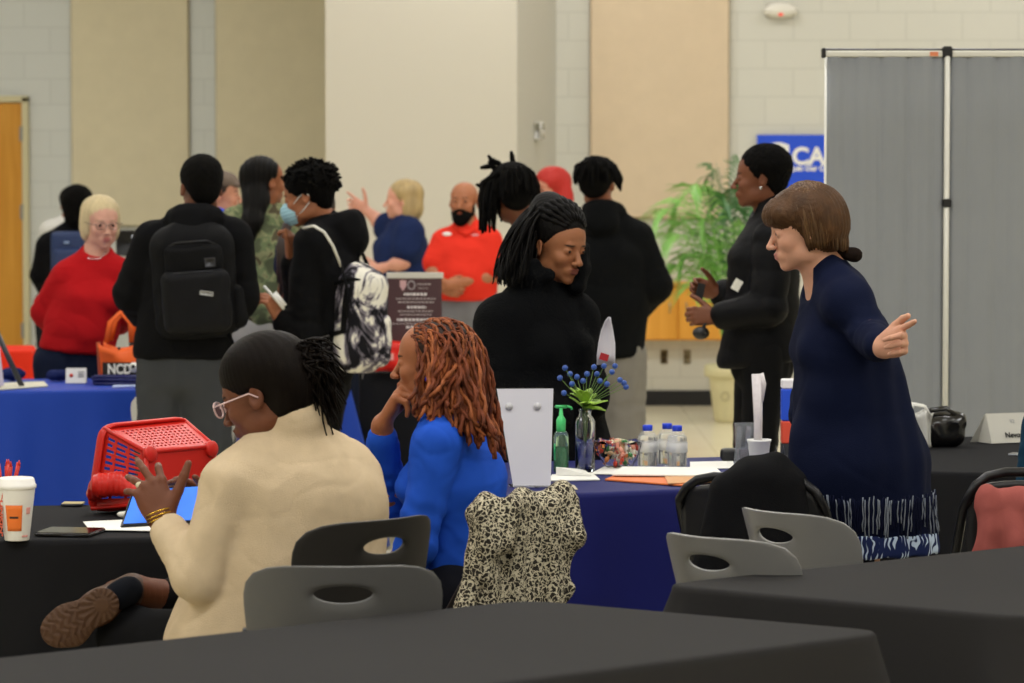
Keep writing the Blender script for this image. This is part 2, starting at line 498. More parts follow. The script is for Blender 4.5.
class Fig:
    """a person: skeleton joints as world points"""
    def __init__(s, name, label, scale, joints, skin, yaw=0, pitch=0, roll=0, hs=1.0, group=None, base=None, k=1.0, fine=.0035):
        s.s = scale; s.J = {}
        Y = FPX / scale
        for n, j in joints.items():
            dy = j[2] if len(j) > 2 else 0
            if j[1] is None: p = at(j[0], 400, Y + dy); p.z = j[3]; s.J[n] = p
            else: s.J[n] = at(j[0], j[1], Y + dy)
        s.k = k; s.fineh = fine
        s.h = Head(s.J['head'], headrot(yaw, pitch, roll), hs)
        b = s.J.get('pelvis', s.J['chest'])
        s.root = thing('person', label, 'person', (b.x, b.y, 0), 0, group)
        s.skin = skin
        s.hands = []
        if 'shL' in s.J and 'shR' in s.J: s.across = unit(s.J['shR'] - s.J['shL'])
        else: s.across = V(1, 0, 0)
    def arm(s, side): return s.J.get('sh' + side), s.J.get('el' + side), s.J.get('wr' + side)
    def torso(s, d, t, ch=(.125, 1.28), wa=(.112, 1.2), pe=(.130, 1.22), bust=0, belly=0, shr=.062, armt=1.0, sleeve=1.0, hem=None, trap=True, wr=True, arms='LR', elb=.0, cuff=0.0, front=None):
        """torso + sleeves with clothing thickness t over the body radii"""
        J = s.J; k = s.k; u = s.across
        ch0, pe0 = J['chest'], J['pelvis']; nk = J['neck']
        wa0 = J.get('waist', ch0.lerp(pe0, .55))
        d.cone(ch0, wa0, ch[0] * k + t, wa[0] * k + t, k=.03, u=u, fa=ch[1], fb=wa[1])
        d.cone(wa0, pe0, wa[0] * k + t, pe[0] * k + t, k=.03, u=u, fa=wa[1], fb=pe[1])
        shc = (J['shL'] + J['shR']) / 2
        d.cone(J['shL'].lerp(shc, .12), J['shR'].lerp(shc, .12), shr * .86 * k + t, k=.035)
        d.cone(shc.lerp(nk, .2), ch0, shr * k * 1.25 + t, .11 * k + t, k=.04, u=u, fa=1.2)
        if trap:
            for q in 'LR': d.cone(nk.lerp(s.h.c, .12), J['sh' + q].lerp(nk, .18), .040 * k + t * .6, .042 * k + t, k=.04)
        fwd = front if front is not None else perp(s.h.R @ V(0, -1, 0), ch0 - pe0)
        s.fwd = fwd
        if bust:
            for q in (-1, 1):
                d.ell(ch0 + u * q * .068 * k + fwd * (.085 * k + t) - V(0, 0, .012), (.062 * k * bust,) * 3, k=.05)
        if belly: d.ell(wa0 + fwd * .05, (.13 * belly, .13 * belly, .13 * belly), k=.06)
        if hem is not None: d.cone(pe0, hem[0], pe[0] * k + t, hem[1], k=.03, u=u, fa=pe[1], fb=hem[2])
        for q in arms:
            a, b, c = s.arm(q)
            if a is None or b is None: continue
            if sleeve >= 1 and c is not None:
                c = c - unit(c - b) * min(.035, (c - b).length * .3)
                w1 = (.0035, .048, 1.0, .45) if wr else None; w2 = (.0038, .042, 0.0, .6) if wr else None
                d.cone(a, b, (.053 * armt) * k + t, (.042 * armt) * k + t + elb, k=.022, wr=w1)
                d.cone(b, c, (.043 * armt) * k + t + elb, (.029 * armt) * k + t + cuff, k=.02, wr=w2)
            else:
                e = a.lerp(b, min(1, sleeve))
                d.cone(a, e, (.058 * armt) * k + t, (.058 * armt) * k + t, k=.03)
                d.plane(e, b - a, k=.004) if False else None
        return d
    def body(s, hands=None, face=None, neck_r=.052, arms='LR', legs=True, lipcol=None, browcol=None, hide_low=False, eyes=True, arm_r=1.0, scalp=None, pad=0, hfine=None, palm=None, disp=None):
        J = s.J; d = SDF(); k = s.k; h = s.h; u = s.across
        head_ops(d, h, **(face or {}))
        hs = h.hs
        d.cone(h.w(0, .022, -.05), J['neck'], neck_r * hs, neck_r * 1.12 * hs, k=.025)
        d.cone(J['chest'], J['pelvis'], .105 * k, .105 * k, k=.03, u=u, fa=1.3, fb=1.25)
        d.cone(J['shL'], J['shR'], .048 * k, k=.04); d.cone(J['neck'], J['chest'], .055, .10 * k, k=.04)
        fine = [(h.c, .128 * hs + .01, hfine or s.fineh)]
        for q in arms:
            a, b, c = s.arm(q)
            if a is None: continue
            if b is not None: d.cone(a, b, .046 * k * arm_r, .036 * k * arm_r, k=.03)
            if c is not None: d.cone(b, c, .038 * k * arm_r, .0235 * k, k=.012); d.ell(b.lerp(c, .22), .041 * k * arm_r, k=.03)
        for q, kw in (hands or {}).items():
            kw = dict(kw); w = kw.pop('w', s.J['wr' + q]); a0 = s.J['el' + q]
            d.cone(a0.lerp(w, .75), w + unit(kw['dirv']) * .012, .029 * k, .024 * k, k=.015, u=Vector(kw['thumb']), fa=1.15)
            b_, t_ = hand_ops(d, w, **kw); s.fingers = getattr(s, 'fingers', {}); s.fingers[q] = (b_, t_)
            c0 = (w + sum(t_, V(0, 0, 0)) / 4) / 2
            fine.append((c0, .095 * kw.get('sc', 1), min(.0035, s.fineh)))
        if legs:
            for q in 'LR':
                hp, kn, an = J.get('hip' + q), J.get('kn' + q), J.get('an' + q)
                if hp is not None and kn is not None:
                    d.cone(hp, kn, .075 * k, .052 * k, k=.03)
                    if an is not None: d.cone(kn, an, .052 * k, .036 * k, k=.02); d.cone(an, an + perp(kn - hp, kn - an) * .12 - V(0, 0, .05), .036, .03, k=.02)
        me = d.mesh('person_body', h=.014, fine=fine, smooth=1)
        # colour of skin, lips, brows as a per-point colour of the person
        n = len(me.vertices); v = np.empty(n * 3, dtype=np.float32); me.vertices.foreach_get('co', v); v = v.reshape(-1, 3)
        L = h.local(v)
        base = np.array(lin(s.skin)); col = np.tile(base, (n, 1))
        def ellmask(c, r, soft=.25):
            q = np.sqrt((((L - np.array(c)) / np.array(r)) ** 2).sum(1)); return np.clip((1 + soft - q) / (2 * soft), 0, 1)[:, None]
        inhead = (np.abs(L) < .16).all(1)[:, None]
        mask = np.maximum(ellmask((0, -.098, -.0600), (.022, .014, .0058)), ellmask((0, -.097, -.0710), (.020, .014, .0075)))
        lc = np.array(lin(lipcol)) if lipcol else base * np.array((.85, .55, .55))
        col = col * (1 - mask) + lc * mask
        bc = np.array(lin(browcol)) if browcol else base * .25
        for q in (-1, 1):
            m = ellmask((q * .031, -.085, .0195), (.018, .02, .0032)); col = col * (1 - m) + bc * m
            m = ellmask((q * .038, -.07, -.030), (.022, .03, .02), .6) * .15; col = col * (1 - m) + (base * np.array((1.08, .82, .78))) * m
        if scalp:
            m = scalp(L)[:, None] * inhead; col = col * (1 - m) + np.array(lin(browcol or '15110f')) * m
        at_ = me.color_attributes.new('Col', 'FLOAT_COLOR', 'POINT')
        at_.data.foreach_set('color', np.concatenate([col, np.ones((n, 1))], 1).astype(np.float32).ravel())
        sk = mat('skin', (1, 1, 1), rough=.5, spec=.35, vcol=True, sss=.12, bump=.15, bscale=400, var=.05, vscale=60)
        o = link('body', me, sk, s.root, True)
        if eyes:
            ew = mat('eye_white', 'd8d2ca', rough=.25); ei = mat('eye_iris', '24140c', rough=.15)
            for q in (-1, 1):
                b = MB(); c = h.w(q * .031, -.0775, 0); r = .0122 * hs
                M = (h.R @ Matrix.Rotation(math.radians(90), 3, 'X'))
                b.sphere(c, r, 14, 10, M=M)
                b.mi = [1 if (i // 14) <= 2 else 0 for i in range(len(b.f))]
                b.build('eye', [ew, ei], o, True)
        s.bodyobj = o
        return o
    def legs_auto(s, facing, spread=.095, knee_fwd=.03, stance=.10):
        J = s.J; f = Vector((math.sin(math.radians(facing)), -math.cos(math.radians(facing)), 0)); r = Vector((f.y, -f.x, 0)) * -1
        s.face = f
        u = s.across
        for q, sg in (('L', -1), ('R', 1)):
            if 'hip' + q not in J: J['hip' + q] = J['pelvis'] + u * sg * spread - V(0, 0, .02)
            h_ = J['hip' + q]
            if 'kn' + q not in J: p = h_ + u * sg * (stance - spread) * .5 + f * knee_fwd; p.z = .49; J['kn' + q] = p
            if 'an' + q not in J: p = h_ + u * sg * (stance - spread); p.z = .085; J['an' + q] = p
    def trousers(s, m, name='trousers', rh=.105, rk=.075, ra=.06, top=None, shoes=None, folds=.006, h=.014, pe=(.108, 1.22)):
        J = s.J; d = SDF(); u = s.across; f = s.face
        d.cone(J['pelvis'] - V(0, 0, .01), J['pelvis'] - V(0, 0, .08), pe[0] * s.k + .012, pe[0] * s.k + .014, k=.03, u=u, fa=pe[1])
        for q in 'LR':
            d.cone(J['hip' + q], J['kn' + q], rh, rk, k=.035, wr=(.004, .07, 1.0, .4)); d.cone(J['kn' + q], J['an' + q] + V(0, 0, .03), rk, ra, k=.02, wr=(.005, .06, 1.0, .5))
        o = s.cloth(name, d, m, h=h, folds=folds, ff=9, vert=.004)
        ms = shoes or mat('dark_sneaker', '1c1c1f', rough=.6)
        for q in 'LR':
            d = SDF(); a = J['an' + q]; b0 = V(a.x, a.y, .045)
            d.cone(b0 - f * .05, b0 + f * .03, .042, .045, k=.03); d.cone(b0 + f * .03 - V(0, 0, .008), b0 + f * .14 - V(0, 0, .012), .043, .032, k=.03); d.cone(a + V(0, 0, .03), b0, .045, .045, k=.03)
            d.plane(b0 - V(0, 0, .042), (0, 0, -1))
            s.cloth('shoe', d, ms, h=.012, folds=0)
    def cloth(s, name, d, m, h=.011, fine=(), folds=.004, ff=14, seed=1.0, label=None, smooth=2, vert=0.0, disp=None, parent=None):
        def dsp(v, n):
            f = wav(v, ff, seed) * .6 + wav(v, ff * 2.3, seed + 3) * .4
            r = folds * (1 - np.abs(f) * 2.2) if folds else np.zeros(len(v))
            if folds:
                g = wav(v * np.array((1, 1, 1.9)), ff * 1.7, seed + 7); r = r * .7 - folds * .28 * np.exp(-(g / .12) ** 2)
            if vert:
                r = r + vert * np.sin(v[:, 0] * 60 + v[:, 1] * 50 + 2 * wav(v * np.array((1, 1, .25)), 9, seed))
            if disp is not None: r = r + disp(v, n)
            return r
        me = d.mesh(name, h=h, fine=fine, smooth=smooth, disp=dsp)
        o = link(name, me, m, parent or s.root, True)
        if label: o['label'] = label
        return o
    def hair(s, d, m, h=.0045, disp=None, smooth=1, extra=None, name='hair', label=None):
        me = d.mesh('hair', h=h, smooth=smooth, disp=disp) if d is not None and d.ops else None
        if extra is not None:
            b = extra
            if me is not None:
                nv = len(me.vertices); v = np.empty(nv * 3, dtype=np.float32); me.vertices.foreach_get('co', v)
                q = np.empty(len(me.polygons) * 4, dtype=np.int32); me.polygons.foreach_get('vertices', q)
                b.add(v.reshape(-1, 3), [tuple(x) for x in q.reshape(-1, 4).tolist()])
            me = b.mesh('hair')
        o = link(name, me, m, s.root, True)
        if label: o['label'] = label
        return o

def curls(amp, f, seed=0):
    def fn(v, n): return amp * (.6 * wav(v, f, seed) + .5 * wav(v, f * 2.1, seed + 5))
    return fn
def strands(amp, h, count=60, tilt=0.0):
    """fine grooves that run with the hair from the crown downwards"""
    def fn(v, n):
        L = h.local(v)
        a = np.arctan2(L[:, 0], L[:, 1] + .02)
        return amp * (np.sin(a * count + 3 * L[:, 2] * 10 + tilt * L[:, 2]) * .5 + np.sin(a * count * 2.3 + 40 * L[:, 2]) * .3 + wav(v, 40, 1) * .5)
    return fn
def hairline(top=.045, back=-.06):
    """stubble / scalp colour mask for close cut hair"""
    def fn(L):
        f = L[:, 2] - np.where(L[:, 1] < -.02, .052 + (L[:, 1] + .09) * -.25, -.02 - (L[:, 1]) * .45)
        return np.clip(f / .008, 0, 1)
    return fn
def lock(rng, root, tip, r0, r1, wob=.01, n=10, sag=0.0, bump=0.0):
    p0, p1 = Vector(root), Vector(tip); pts = []; rr = []
    a, b = rng.uniform(0, 6.28), rng.uniform(0, 6.28)
    for i in range(n + 1):
        t = i / n; p = p0.lerp(p1, t)
        p = p + V(math.sin(a + t * 5.5), math.cos(b + t * 4.7), 0) * wob * math.sin(math.pi * min(1, t * 1.2)) + V(0, 0, sag * math.sin(math.pi * t))
        pts.append(p); rr.append((r0 + (r1 - r0) * t) * (1 + bump * math.sin(i * 2.6 + a)))
    return pts, rr
# ------------------------------------------------------------------ the hall
def px2x(px, Y): return (px - 512) / FPX * Y
def zof(py, Y): return at(512, py, Y).z
def block_mat(name, col, cs=1.0):
    m = mat(name, col, rough=.55, bump=.05, bscale=60)
    nt = m.node_tree; b = nt.nodes['Principled BSDF']
    g = nt.nodes.new('ShaderNodeNewGeometry'); sp = nt.nodes.new('ShaderNodeSeparateXYZ'); cb = nt.nodes.new('ShaderNodeCombineXYZ')
    nt.links.new(g.outputs['Position'], sp.inputs[0]); nt.links.new(sp.outputs['X'], cb.inputs[0]); nt.links.new(sp.outputs['Z'], cb.inputs[1])
    br = nt.nodes.new('ShaderNodeTexBrick'); nt.links.new(cb.outputs[0], br.inputs['Vector'])
    br.inputs['Scale'].default_value = 1.0; br.inputs['Brick Width'].default_value = .4064; br.inputs['Row Height'].default_value = .2032
    br.inputs['Mortar Size'].default_value = .006; br.inputs['Mortar Smooth'].default_value = .3
    c = lin(col)
    br.inputs['Color1'].default_value = (*c, 1); br.inputs['Color2'].default_value = (*[v * .97 for v in c], 1)
    br.inputs['Mortar'].default_value = (*[v * .88 for v in c], 1)
    nt.links.new(br.outputs['Color'], b.inputs['Base Color'])
    bp = nt.nodes.new('ShaderNodeBump'); bp.inputs['Strength'].default_value = .3; bp.inputs['Distance'].default_value = .003; bp.invert = True
    nt.links.new(br.outputs['Fac'], bp.inputs['Height']); nt.links.new(bp.outputs[0], b.inputs['Normal'])
    return m
def wood_mat(name, c1, c2, scale=6.0, rough=.35):
    m = mat(name, c1, rough=rough); nt = m.node_tree; b = nt.nodes['Principled BSDF']
    tc = nt.nodes.new('ShaderNodeTexCoord'); mp = nt.nodes.new('ShaderNodeMapping'); mp.inputs['Scale'].default_value = (scale, scale, scale * .06)
    nt.links.new(tc.outputs['Object'], mp.inputs[0])
    n = nt.nodes.new('ShaderNodeTexNoise'); n.inputs['Scale'].default_value = 3; n.inputs['Detail'].default_value = 6; n.inputs['Distortion'].default_value = 1.2
    nt.links.new(mp.outputs[0], n.inputs[0])
    cr = nt.nodes.new('ShaderNodeValToRGB'); cr.color_ramp.elements[0].position = .3; cr.color_ramp.elements[1].position = .7
    cr.color_ramp.elements[0].color = (*lin(c1), 1); cr.color_ramp.elements[1].color = (*lin(c2), 1)
    nt.links.new(n.outputs[0], cr.inputs[0]); nt.links.new(cr.outputs[0], b.inputs['Base Color'])
    return m
WB, WL, WF = 23.2, 25.4, 22.3                     # far wall: right stretch, left stretch, the bay that stands forward
m_block = block_mat('painted_block', 'd3d1c6'); m_paint = mat('wall_paint', 'd2ccbd', rough=.6, bump=.04, bscale=80)
m_blockL = block_mat('painted_block_cool', 'd7dad6')
m_trim = mat('black_cove_base', '16161a', rough=.4)
m_panelR = mat('tan_acoustic_cloth', 'd8c4a8', rough=.95, var=.03, vscale=8, bump=.3, bscale=500)
m_panelL = mat('khaki_acoustic_cloth', 'dfd5b8', rough=.95, var=.03, vscale=8, bump=.3, bscale=500)
def struct(o): o['kind'] = 'structure'; return o
def quadwall(name, x0, y0, x1, y1, z0, z1, m, th=.2):
    a, b = V(x0, y0, 0), V(x1, y1, 0); d = (b - a); L = d.length; ang = math.atan2(d.y, d.x)
    n = V(-d.y, d.x, 0).normalized() * th / 2
    mb = MB(); mb.box((a + b) / 2 + n + V(0, 0, (z0 + z1) / 2), (L, th, z1 - z0), Matrix.Rotation(ang, 3, 'Z'))
    return struct(mb.build(name, m, smooth=False))
XL, XR, ZC = -8.5, 8.5, 5.0
fl = MB(); fl.box((0, 12, -.05), (17.4, 28.4, .1))
def floor_mat():
    m = mat('waxed_tile_floor', 'd9cfae', rough=.16); nt = m.node_tree; b = nt.nodes['Principled BSDF']
    g = nt.nodes.new('ShaderNodeNewGeometry'); br = nt.nodes.new('ShaderNodeTexBrick'); nt.links.new(g.outputs['Position'], br.inputs['Vector'])
    br.offset = 0; br.inputs['Scale'].default_value = 1; br.inputs['Brick Width'].default_value = .305; br.inputs['Row Height'].default_value = .305
    br.inputs['Mortar Size'].default_value = .002
    br.inputs['Color1'].default_value = (*lin('e9e0c2'), 1); br.inputs['Color2'].default_value = (*lin('e5dcbe'), 1); br.inputs['Mortar'].default_value = (*lin('b9b095'), 1)
    nt.links.new(br.outputs['Color'], b.inputs['Base Color'])
    return m
struct(fl.build('floor', floor_mat(), smooth=False))
ce = MB(); ce.box((0, 12, ZC + .05), (17.4, 28.4, .1)); struct(ce.build('ceiling', mat('ceiling_tile', 'e8e6df', rough=.9, bump=.2, bscale=60), smooth=False))
xb0, xb1, xb2 = px2x(326, WF), px2x(517, WF), px2x(556, WB)
quadwall('wall_back', xb2, WB, XR, WB, 0, ZC, m_block)
quadwall('wall_back_angled', xb1, WF, xb2, WB, 0, ZC, mat('wall_paint_return', 'c6c3b8', rough=.6))
quadwall('wall_back_bay', xb0, WF, xb1, WF, 0, ZC, m_paint)
quadwall('wall_bay_side', xb0 + .02, WL, xb0 + .02, WF + .05, 0, ZC, m_paint)
quadwall('wall_back_far', XL, WL, xb0, WL, 0, ZC, m_blockL)
quadwall('wall_left', XL, -2, XL, WL, 0, ZC, m_blockL)
quadwall('wall_right', XR, WB + .2, XR, -2, 0, ZC, m_block)
quadwall('wall_front', XR, -2, XL, -2, 0, ZC, m_block)
mb = MB(); mb.box(((xb2 + XR) / 2, WB - .006, .055), (XR - xb2, .012, .11)); struct(mb.build('baseboard_back', m_trim, smooth=False))
mb = MB(); mb.box(((XL + xb0) / 2, WL - .006, .055), (xb0 - XL, .012, .11)); struct(mb.build('baseboard_far', m_trim, smooth=False))
mb = MB(); mb.box(((xb0 + xb1) / 2, WF - .006, .055), (xb1 - xb0, .012, .11)); struct(mb.build('baseboard_bay', m_trim, smooth=False))
# fabric wrapped acoustic panels
def acoustic(px0, px1, pyb, Y, m, label):
    x0, x1, z = px2x(px0, Y), px2x(px1, Y), zof(pyb, Y)
    t = thing('acoustic_panel', label, 'wall panel', ((x0 + x1) / 2, Y - .004, z), group='fabric acoustic wall panels')
    b = MB(); b.box((0, -.03, (4.4 - z) / 2), (x1 - x0, .05, 4.4 - z), bev=.012); b.build('fabric_face', m, t, smooth=False)
    b = MB(); b.box((0, -.004, (4.4 - z) / 2), (x1 - x0 + .012, .008, 4.4 - z + .012)); b.build('edge_trim', mat('panel_edge', '8f8570', rough=.7), t, smooth=False)
acoustic(590, 728, 218, WB, m_panelR, 'pinkish tan fabric acoustic panel on the block wall above the palm')
acoustic(73, 190, 226, WL, m_panelL, 'khaki fabric acoustic panel nearest the wooden door')
acoustic(217, 330, 226, WL, m_panelL, 'khaki fabric acoustic panel beside the smooth forward wall bay')
# wooden door with frame and hinges
dx0, dx1, dz = px2x(-85, WL), px2x(24, WL), zof(103, WL)
dr = thing('door_1', 'orange varnished wooden door in a cream steel frame', 'door', ((dx0 + dx1) / 2, WL, 0)); dr['kind'] = 'structure'
b = MB(); b.box((0, -.03, dz / 2), (dx1 - dx0, .04, dz), bev=.004); b.build('door_leaf', wood_mat('orange_oak', 'cb8a1e', 'de9f38', 5), dr, smooth=False)
b = MB(); hw = (dx1 - dx0) / 2
for q in (-1, 1): b.box((q * (hw + .025), -.03, dz / 2 + .02), (.05, .09, dz + .05), bev=.004)
b.box((0, -.03, dz + .03), (2 * hw + .1, .09, .05), bev=.004)
b.build('door_frame', mat('cream_steel', 'd6cda6', rough=.4), dr, smooth=False)
for hz in (zof(134, WL), zof(212, WL), .45):
    b = MB(); b.box((hw + .002, -.062, hz), (.035, .025, .11)); b.tube([(hw, -.075, hz - .06), (hw, -.075, hz + .06)], .008); b.build('hinge', mat('steel', '9c9c9c', rough=.3, metal=.9), dr, smooth=False)
b = MB(); b.box((-hw + .08, -.06, 1.0), (.06, .02, .2), bev=.005); b.tube([(-hw + .08, -.06, 1.02), (-hw + .08, -.11, 1.02), (-hw + .2, -.11, 1.02)], .009); b.build('door_handle', MATS['steel'], dr)
# ceiling troffers (the lamps sit just under them)
m_dif = mat('light_diffuser', 'ffffff', emit='fff2dc', estr=2.0)
for _y in (-0.5, 4.0, 8.0, 12.5, 17.0, 21.5):  # first row, behind the camera, is added to go with the front fill
    for _x in (-4.5, 0.0, 4.5):
        t = thing('ceiling_light', 'long recessed fluorescent ceiling light over the hall', 'ceiling light', (_x, _y, ZC), group='ceiling troffers')
        b = MB()
        for q in (-1, 1): b.box((q * 1.22, 0, -.03), (.03, .66, .06)); b.box((0, q * .32, -.03), (2.44, .03, .06))
        b.build('frame', mat('white_enamel', 'eeeeea', rough=.4), t, smooth=False)
        b = MB(); b.box((0, 0, -.03), (2.4, .6, .02)); b.build('diffuser', m_dif, t, smooth=False)
# horn strobe, thermostat, outlets
c = at(780, 11, WB - .0)
t = thing('fire_alarm_strobe', 'small oval white alarm strobe with a red spot high on the block wall', 'alarm', c)
b = MB(); b.sphere((0, -.03, 0), (.125, .045, .055), 20, 10); b.build('housing', mat('offwhite_plastic', 'e4e0d4', rough=.35), t)
b = MB(); b.box((0, -.01, 0), (.2, .02, .10), bev=.008); b.build('back_plate', mat('offwhite_plastic2', 'cfcabb', rough=.5), t)
b = MB(); b.sphere((0.0, -.066, -.028), (.02, .012, .012), 10, 6); b.build('indicator_lamp', mat('red_lamp', 'e05040', rough=.3, emit='ff4030', estr=.5), t)
Yt = WF + (535 - 517) / 39 * (WB - WF); c = at(535, 131, Yt)
an = math.atan2(WB - WF, xb2 - xb1)
t = thing('thermostat', 'little white thermostat on the narrow angled wall return', 'thermostat', c, an)
b = MB(); b.box((0, -.03, 0), (.09, .06, .13), bev=.008); b.build('cover', mat('white_plastic', 'efece2', rough=.4), t)
b = MB(); b.box((0, -.062, -.02), (.05, .006, .05)); b.build('grille', MATS['offwhite_plastic2'], t)
def outlet(px, py, label, n):
    c = at(px, py, WB); t = thing('wall_outlet', label, 'outlet', c)
    b = MB(); b.box((0, -.004, 0), (.05, .008, .10), bev=.002); b.build('cover_plate', mat('brass_plate', 'a08e66', rough=.4), t)
    for q in (-1, 1):
        b = MB(); b.box((0, -.010, q * .024), (.03 if n else .022, .006, .03), bev=.002); b.build('socket', mat('socket_pale' if n else 'socket_brown', 'd8cfae' if n else '6d5f45', rough=.5), t)
outlet(664, 357, 'brown wall outlet under the wooden cabinet, farther from the planter', 0)
outlet(687, 357, 'wall outlet with pale sockets under the wooden cabinet, nearer the planter', 1)
# wall hung wooden cabinet behind the palm
cx0, cx1, cz1, cz0 = px2x(612, WB), px2x(752, WB), zof(284, WB), zof(339, WB)
t = thing('wall_cabinet', 'orange wooden wall hung cabinet below the tan panel', 'cabinet', ((cx0 + cx1) / 2, WB, cz0))
m_ow = wood_mat('amber_wood', 'e09a34', 'f0ac48', 3)
b = MB(); b.box((0, -.11, (cz1 - cz0) / 2), (cx1 - cx0, .20, cz1 - cz0), bev=.005); b.build('body', m_ow, t, smooth=False)
b = MB(); b.box((0, -.125, cz1 - cz0 + .012), (cx1 - cx0 + .03, .25, .024), bev=.005); b.build('top', wood_mat('amber_wood_top', 'cf9440', 'dba455', 3), t, smooth=False)
for q in (-1, 1):
    b = MB(); w = (cx1 - cx0) / 2
    b.box((q * w / 2 - .04, -.216, (cz1 - cz0) / 2 - .005), (w - .012, .014, cz1 - cz0 - .03), bev=.004); dd = b.build('door', m_ow, t, smooth=False)
    b = MB(); b.tube([(q * .06 - .04, -.224, .2), (q * .06 - .04, -.24, .2), (q * .06 - .04, -.24, .27), (q * .06 - .04, -.224, .27)], .004); b.build('handle', MATS['steel'], dd)
# planter and palm
def palm():
    c = at(731, 423, 0 + 21.6); base = V(c.x, 21.6, 0)
    t = thing('planter', 'cream moulded planter with a ring emblem at the block wall', 'planter', base)
    mc = mat('cream_ceramic', 'd9d0a4', rough=.5)
    b = MB(); b.lathe([(.0, 0), (.105, 0), (.115, .02), (.150, .30), (.155, .31)], seg=28); b.build('pot', mc, t)
    b = MB(); b.lathe([(.150, .30), (.178, .31), (.184, .345), (.178, .385), (.160, .39), (.15, .37), (.0, .37)], seg=28); b.build('rim', mc, t)
    b = MB(); pts = [(-.05 + .028 * math.cos(a), -.137, .18 + .028 * math.sin(a)) for a in [i * .524 for i in range(13)]]
    b.tube(pts, .004, 6, cap=False); b.build('ring_emblem', mat('cream_shade', 'b9b08a', rough=.6), t)
    b = MB(); b.lathe([(.0, .368), (.15, .372)], seg=20); b.build('soil', mat('soil', '3a2c20', rough=1, bump=1, bscale=80), t)
    p = thing('potted_palm', 'bright green feathery palm growing in the cream planter', 'plant', base + V(0, 0, .37))
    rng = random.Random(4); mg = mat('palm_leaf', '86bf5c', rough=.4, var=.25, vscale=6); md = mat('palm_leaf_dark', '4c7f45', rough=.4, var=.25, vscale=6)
    tips = [(655, 215), (662, 240), (672, 205), (680, 262), (668, 272), (690, 190), (712, 175), (742, 168), (756, 200), (700, 225), (715, 245), (750, 232), (735, 205), (690, 285), (706, 262), (765, 250), (720, 200), (670, 228)]
    for i, (tx, ty) in enumerate(tips):
        Yd = 21.6 + rng.uniform(-.35, .35); tip = at(tx, ty, Yd); tip = tip - V(base.x, base.y, .37)
        root = V(rng.uniform(-.03, .03), rng.uniform(-.03, .03), 0)
        hgt = max(tip.z + .16, .45)
        mid = V(tip.x * .35, tip.y * .3, hgt * .78); k2 = V(tip.x * .75, tip.y * .7, hgt)
        pts = []
        for j in range(15):
            u = j / 14; a = (1 - u) ** 3; b_ = 3 * u * (1 - u) ** 2; c_ = 3 * u * u * (1 - u); d_ = u ** 3
            pts.append(root * a + mid * b_ + k2 * c_ + tip * d_)
        b = MB(); b.tube(pts, [.006 * (1 - .8 * j / 14) + .001 for j in range(15)], 5)
        for j in range(4, 15):
            tv = (pts[min(j + 1, 14)] - pts[j - 1]).normalized(); u = j / 14
            for q in (-1, 1):
                for sub in (0, .5):
                    o = pts[j].lerp(pts[j - 1], sub); ln = (.21 * math.sin(math.pi * min(1, (u - .18) * 1.05)) + .09) * rng.uniform(.85, 1.1)
                    sd = tv.cross(V(0, 0, 1)).normalized() * q
                    dr_ = (sd * .75 + tv * .65 + V(0, 0, -.15)).normalized(); nrm = dr_.cross(tv).normalized(); wv = dr_.cross(nrm) * .008
                    m1 = o + dr_ * ln * .5 + V(0, 0, -.01); e = o + dr_ * ln + V(0, 0, -.06 - .05 * rng.random())
                    b.add([o - wv * .3, o + wv * .3, m1 + wv, m1 - wv, e], [(0, 1, 2, 3), (3, 2, 4)])
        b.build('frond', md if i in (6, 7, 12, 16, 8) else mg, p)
palm()
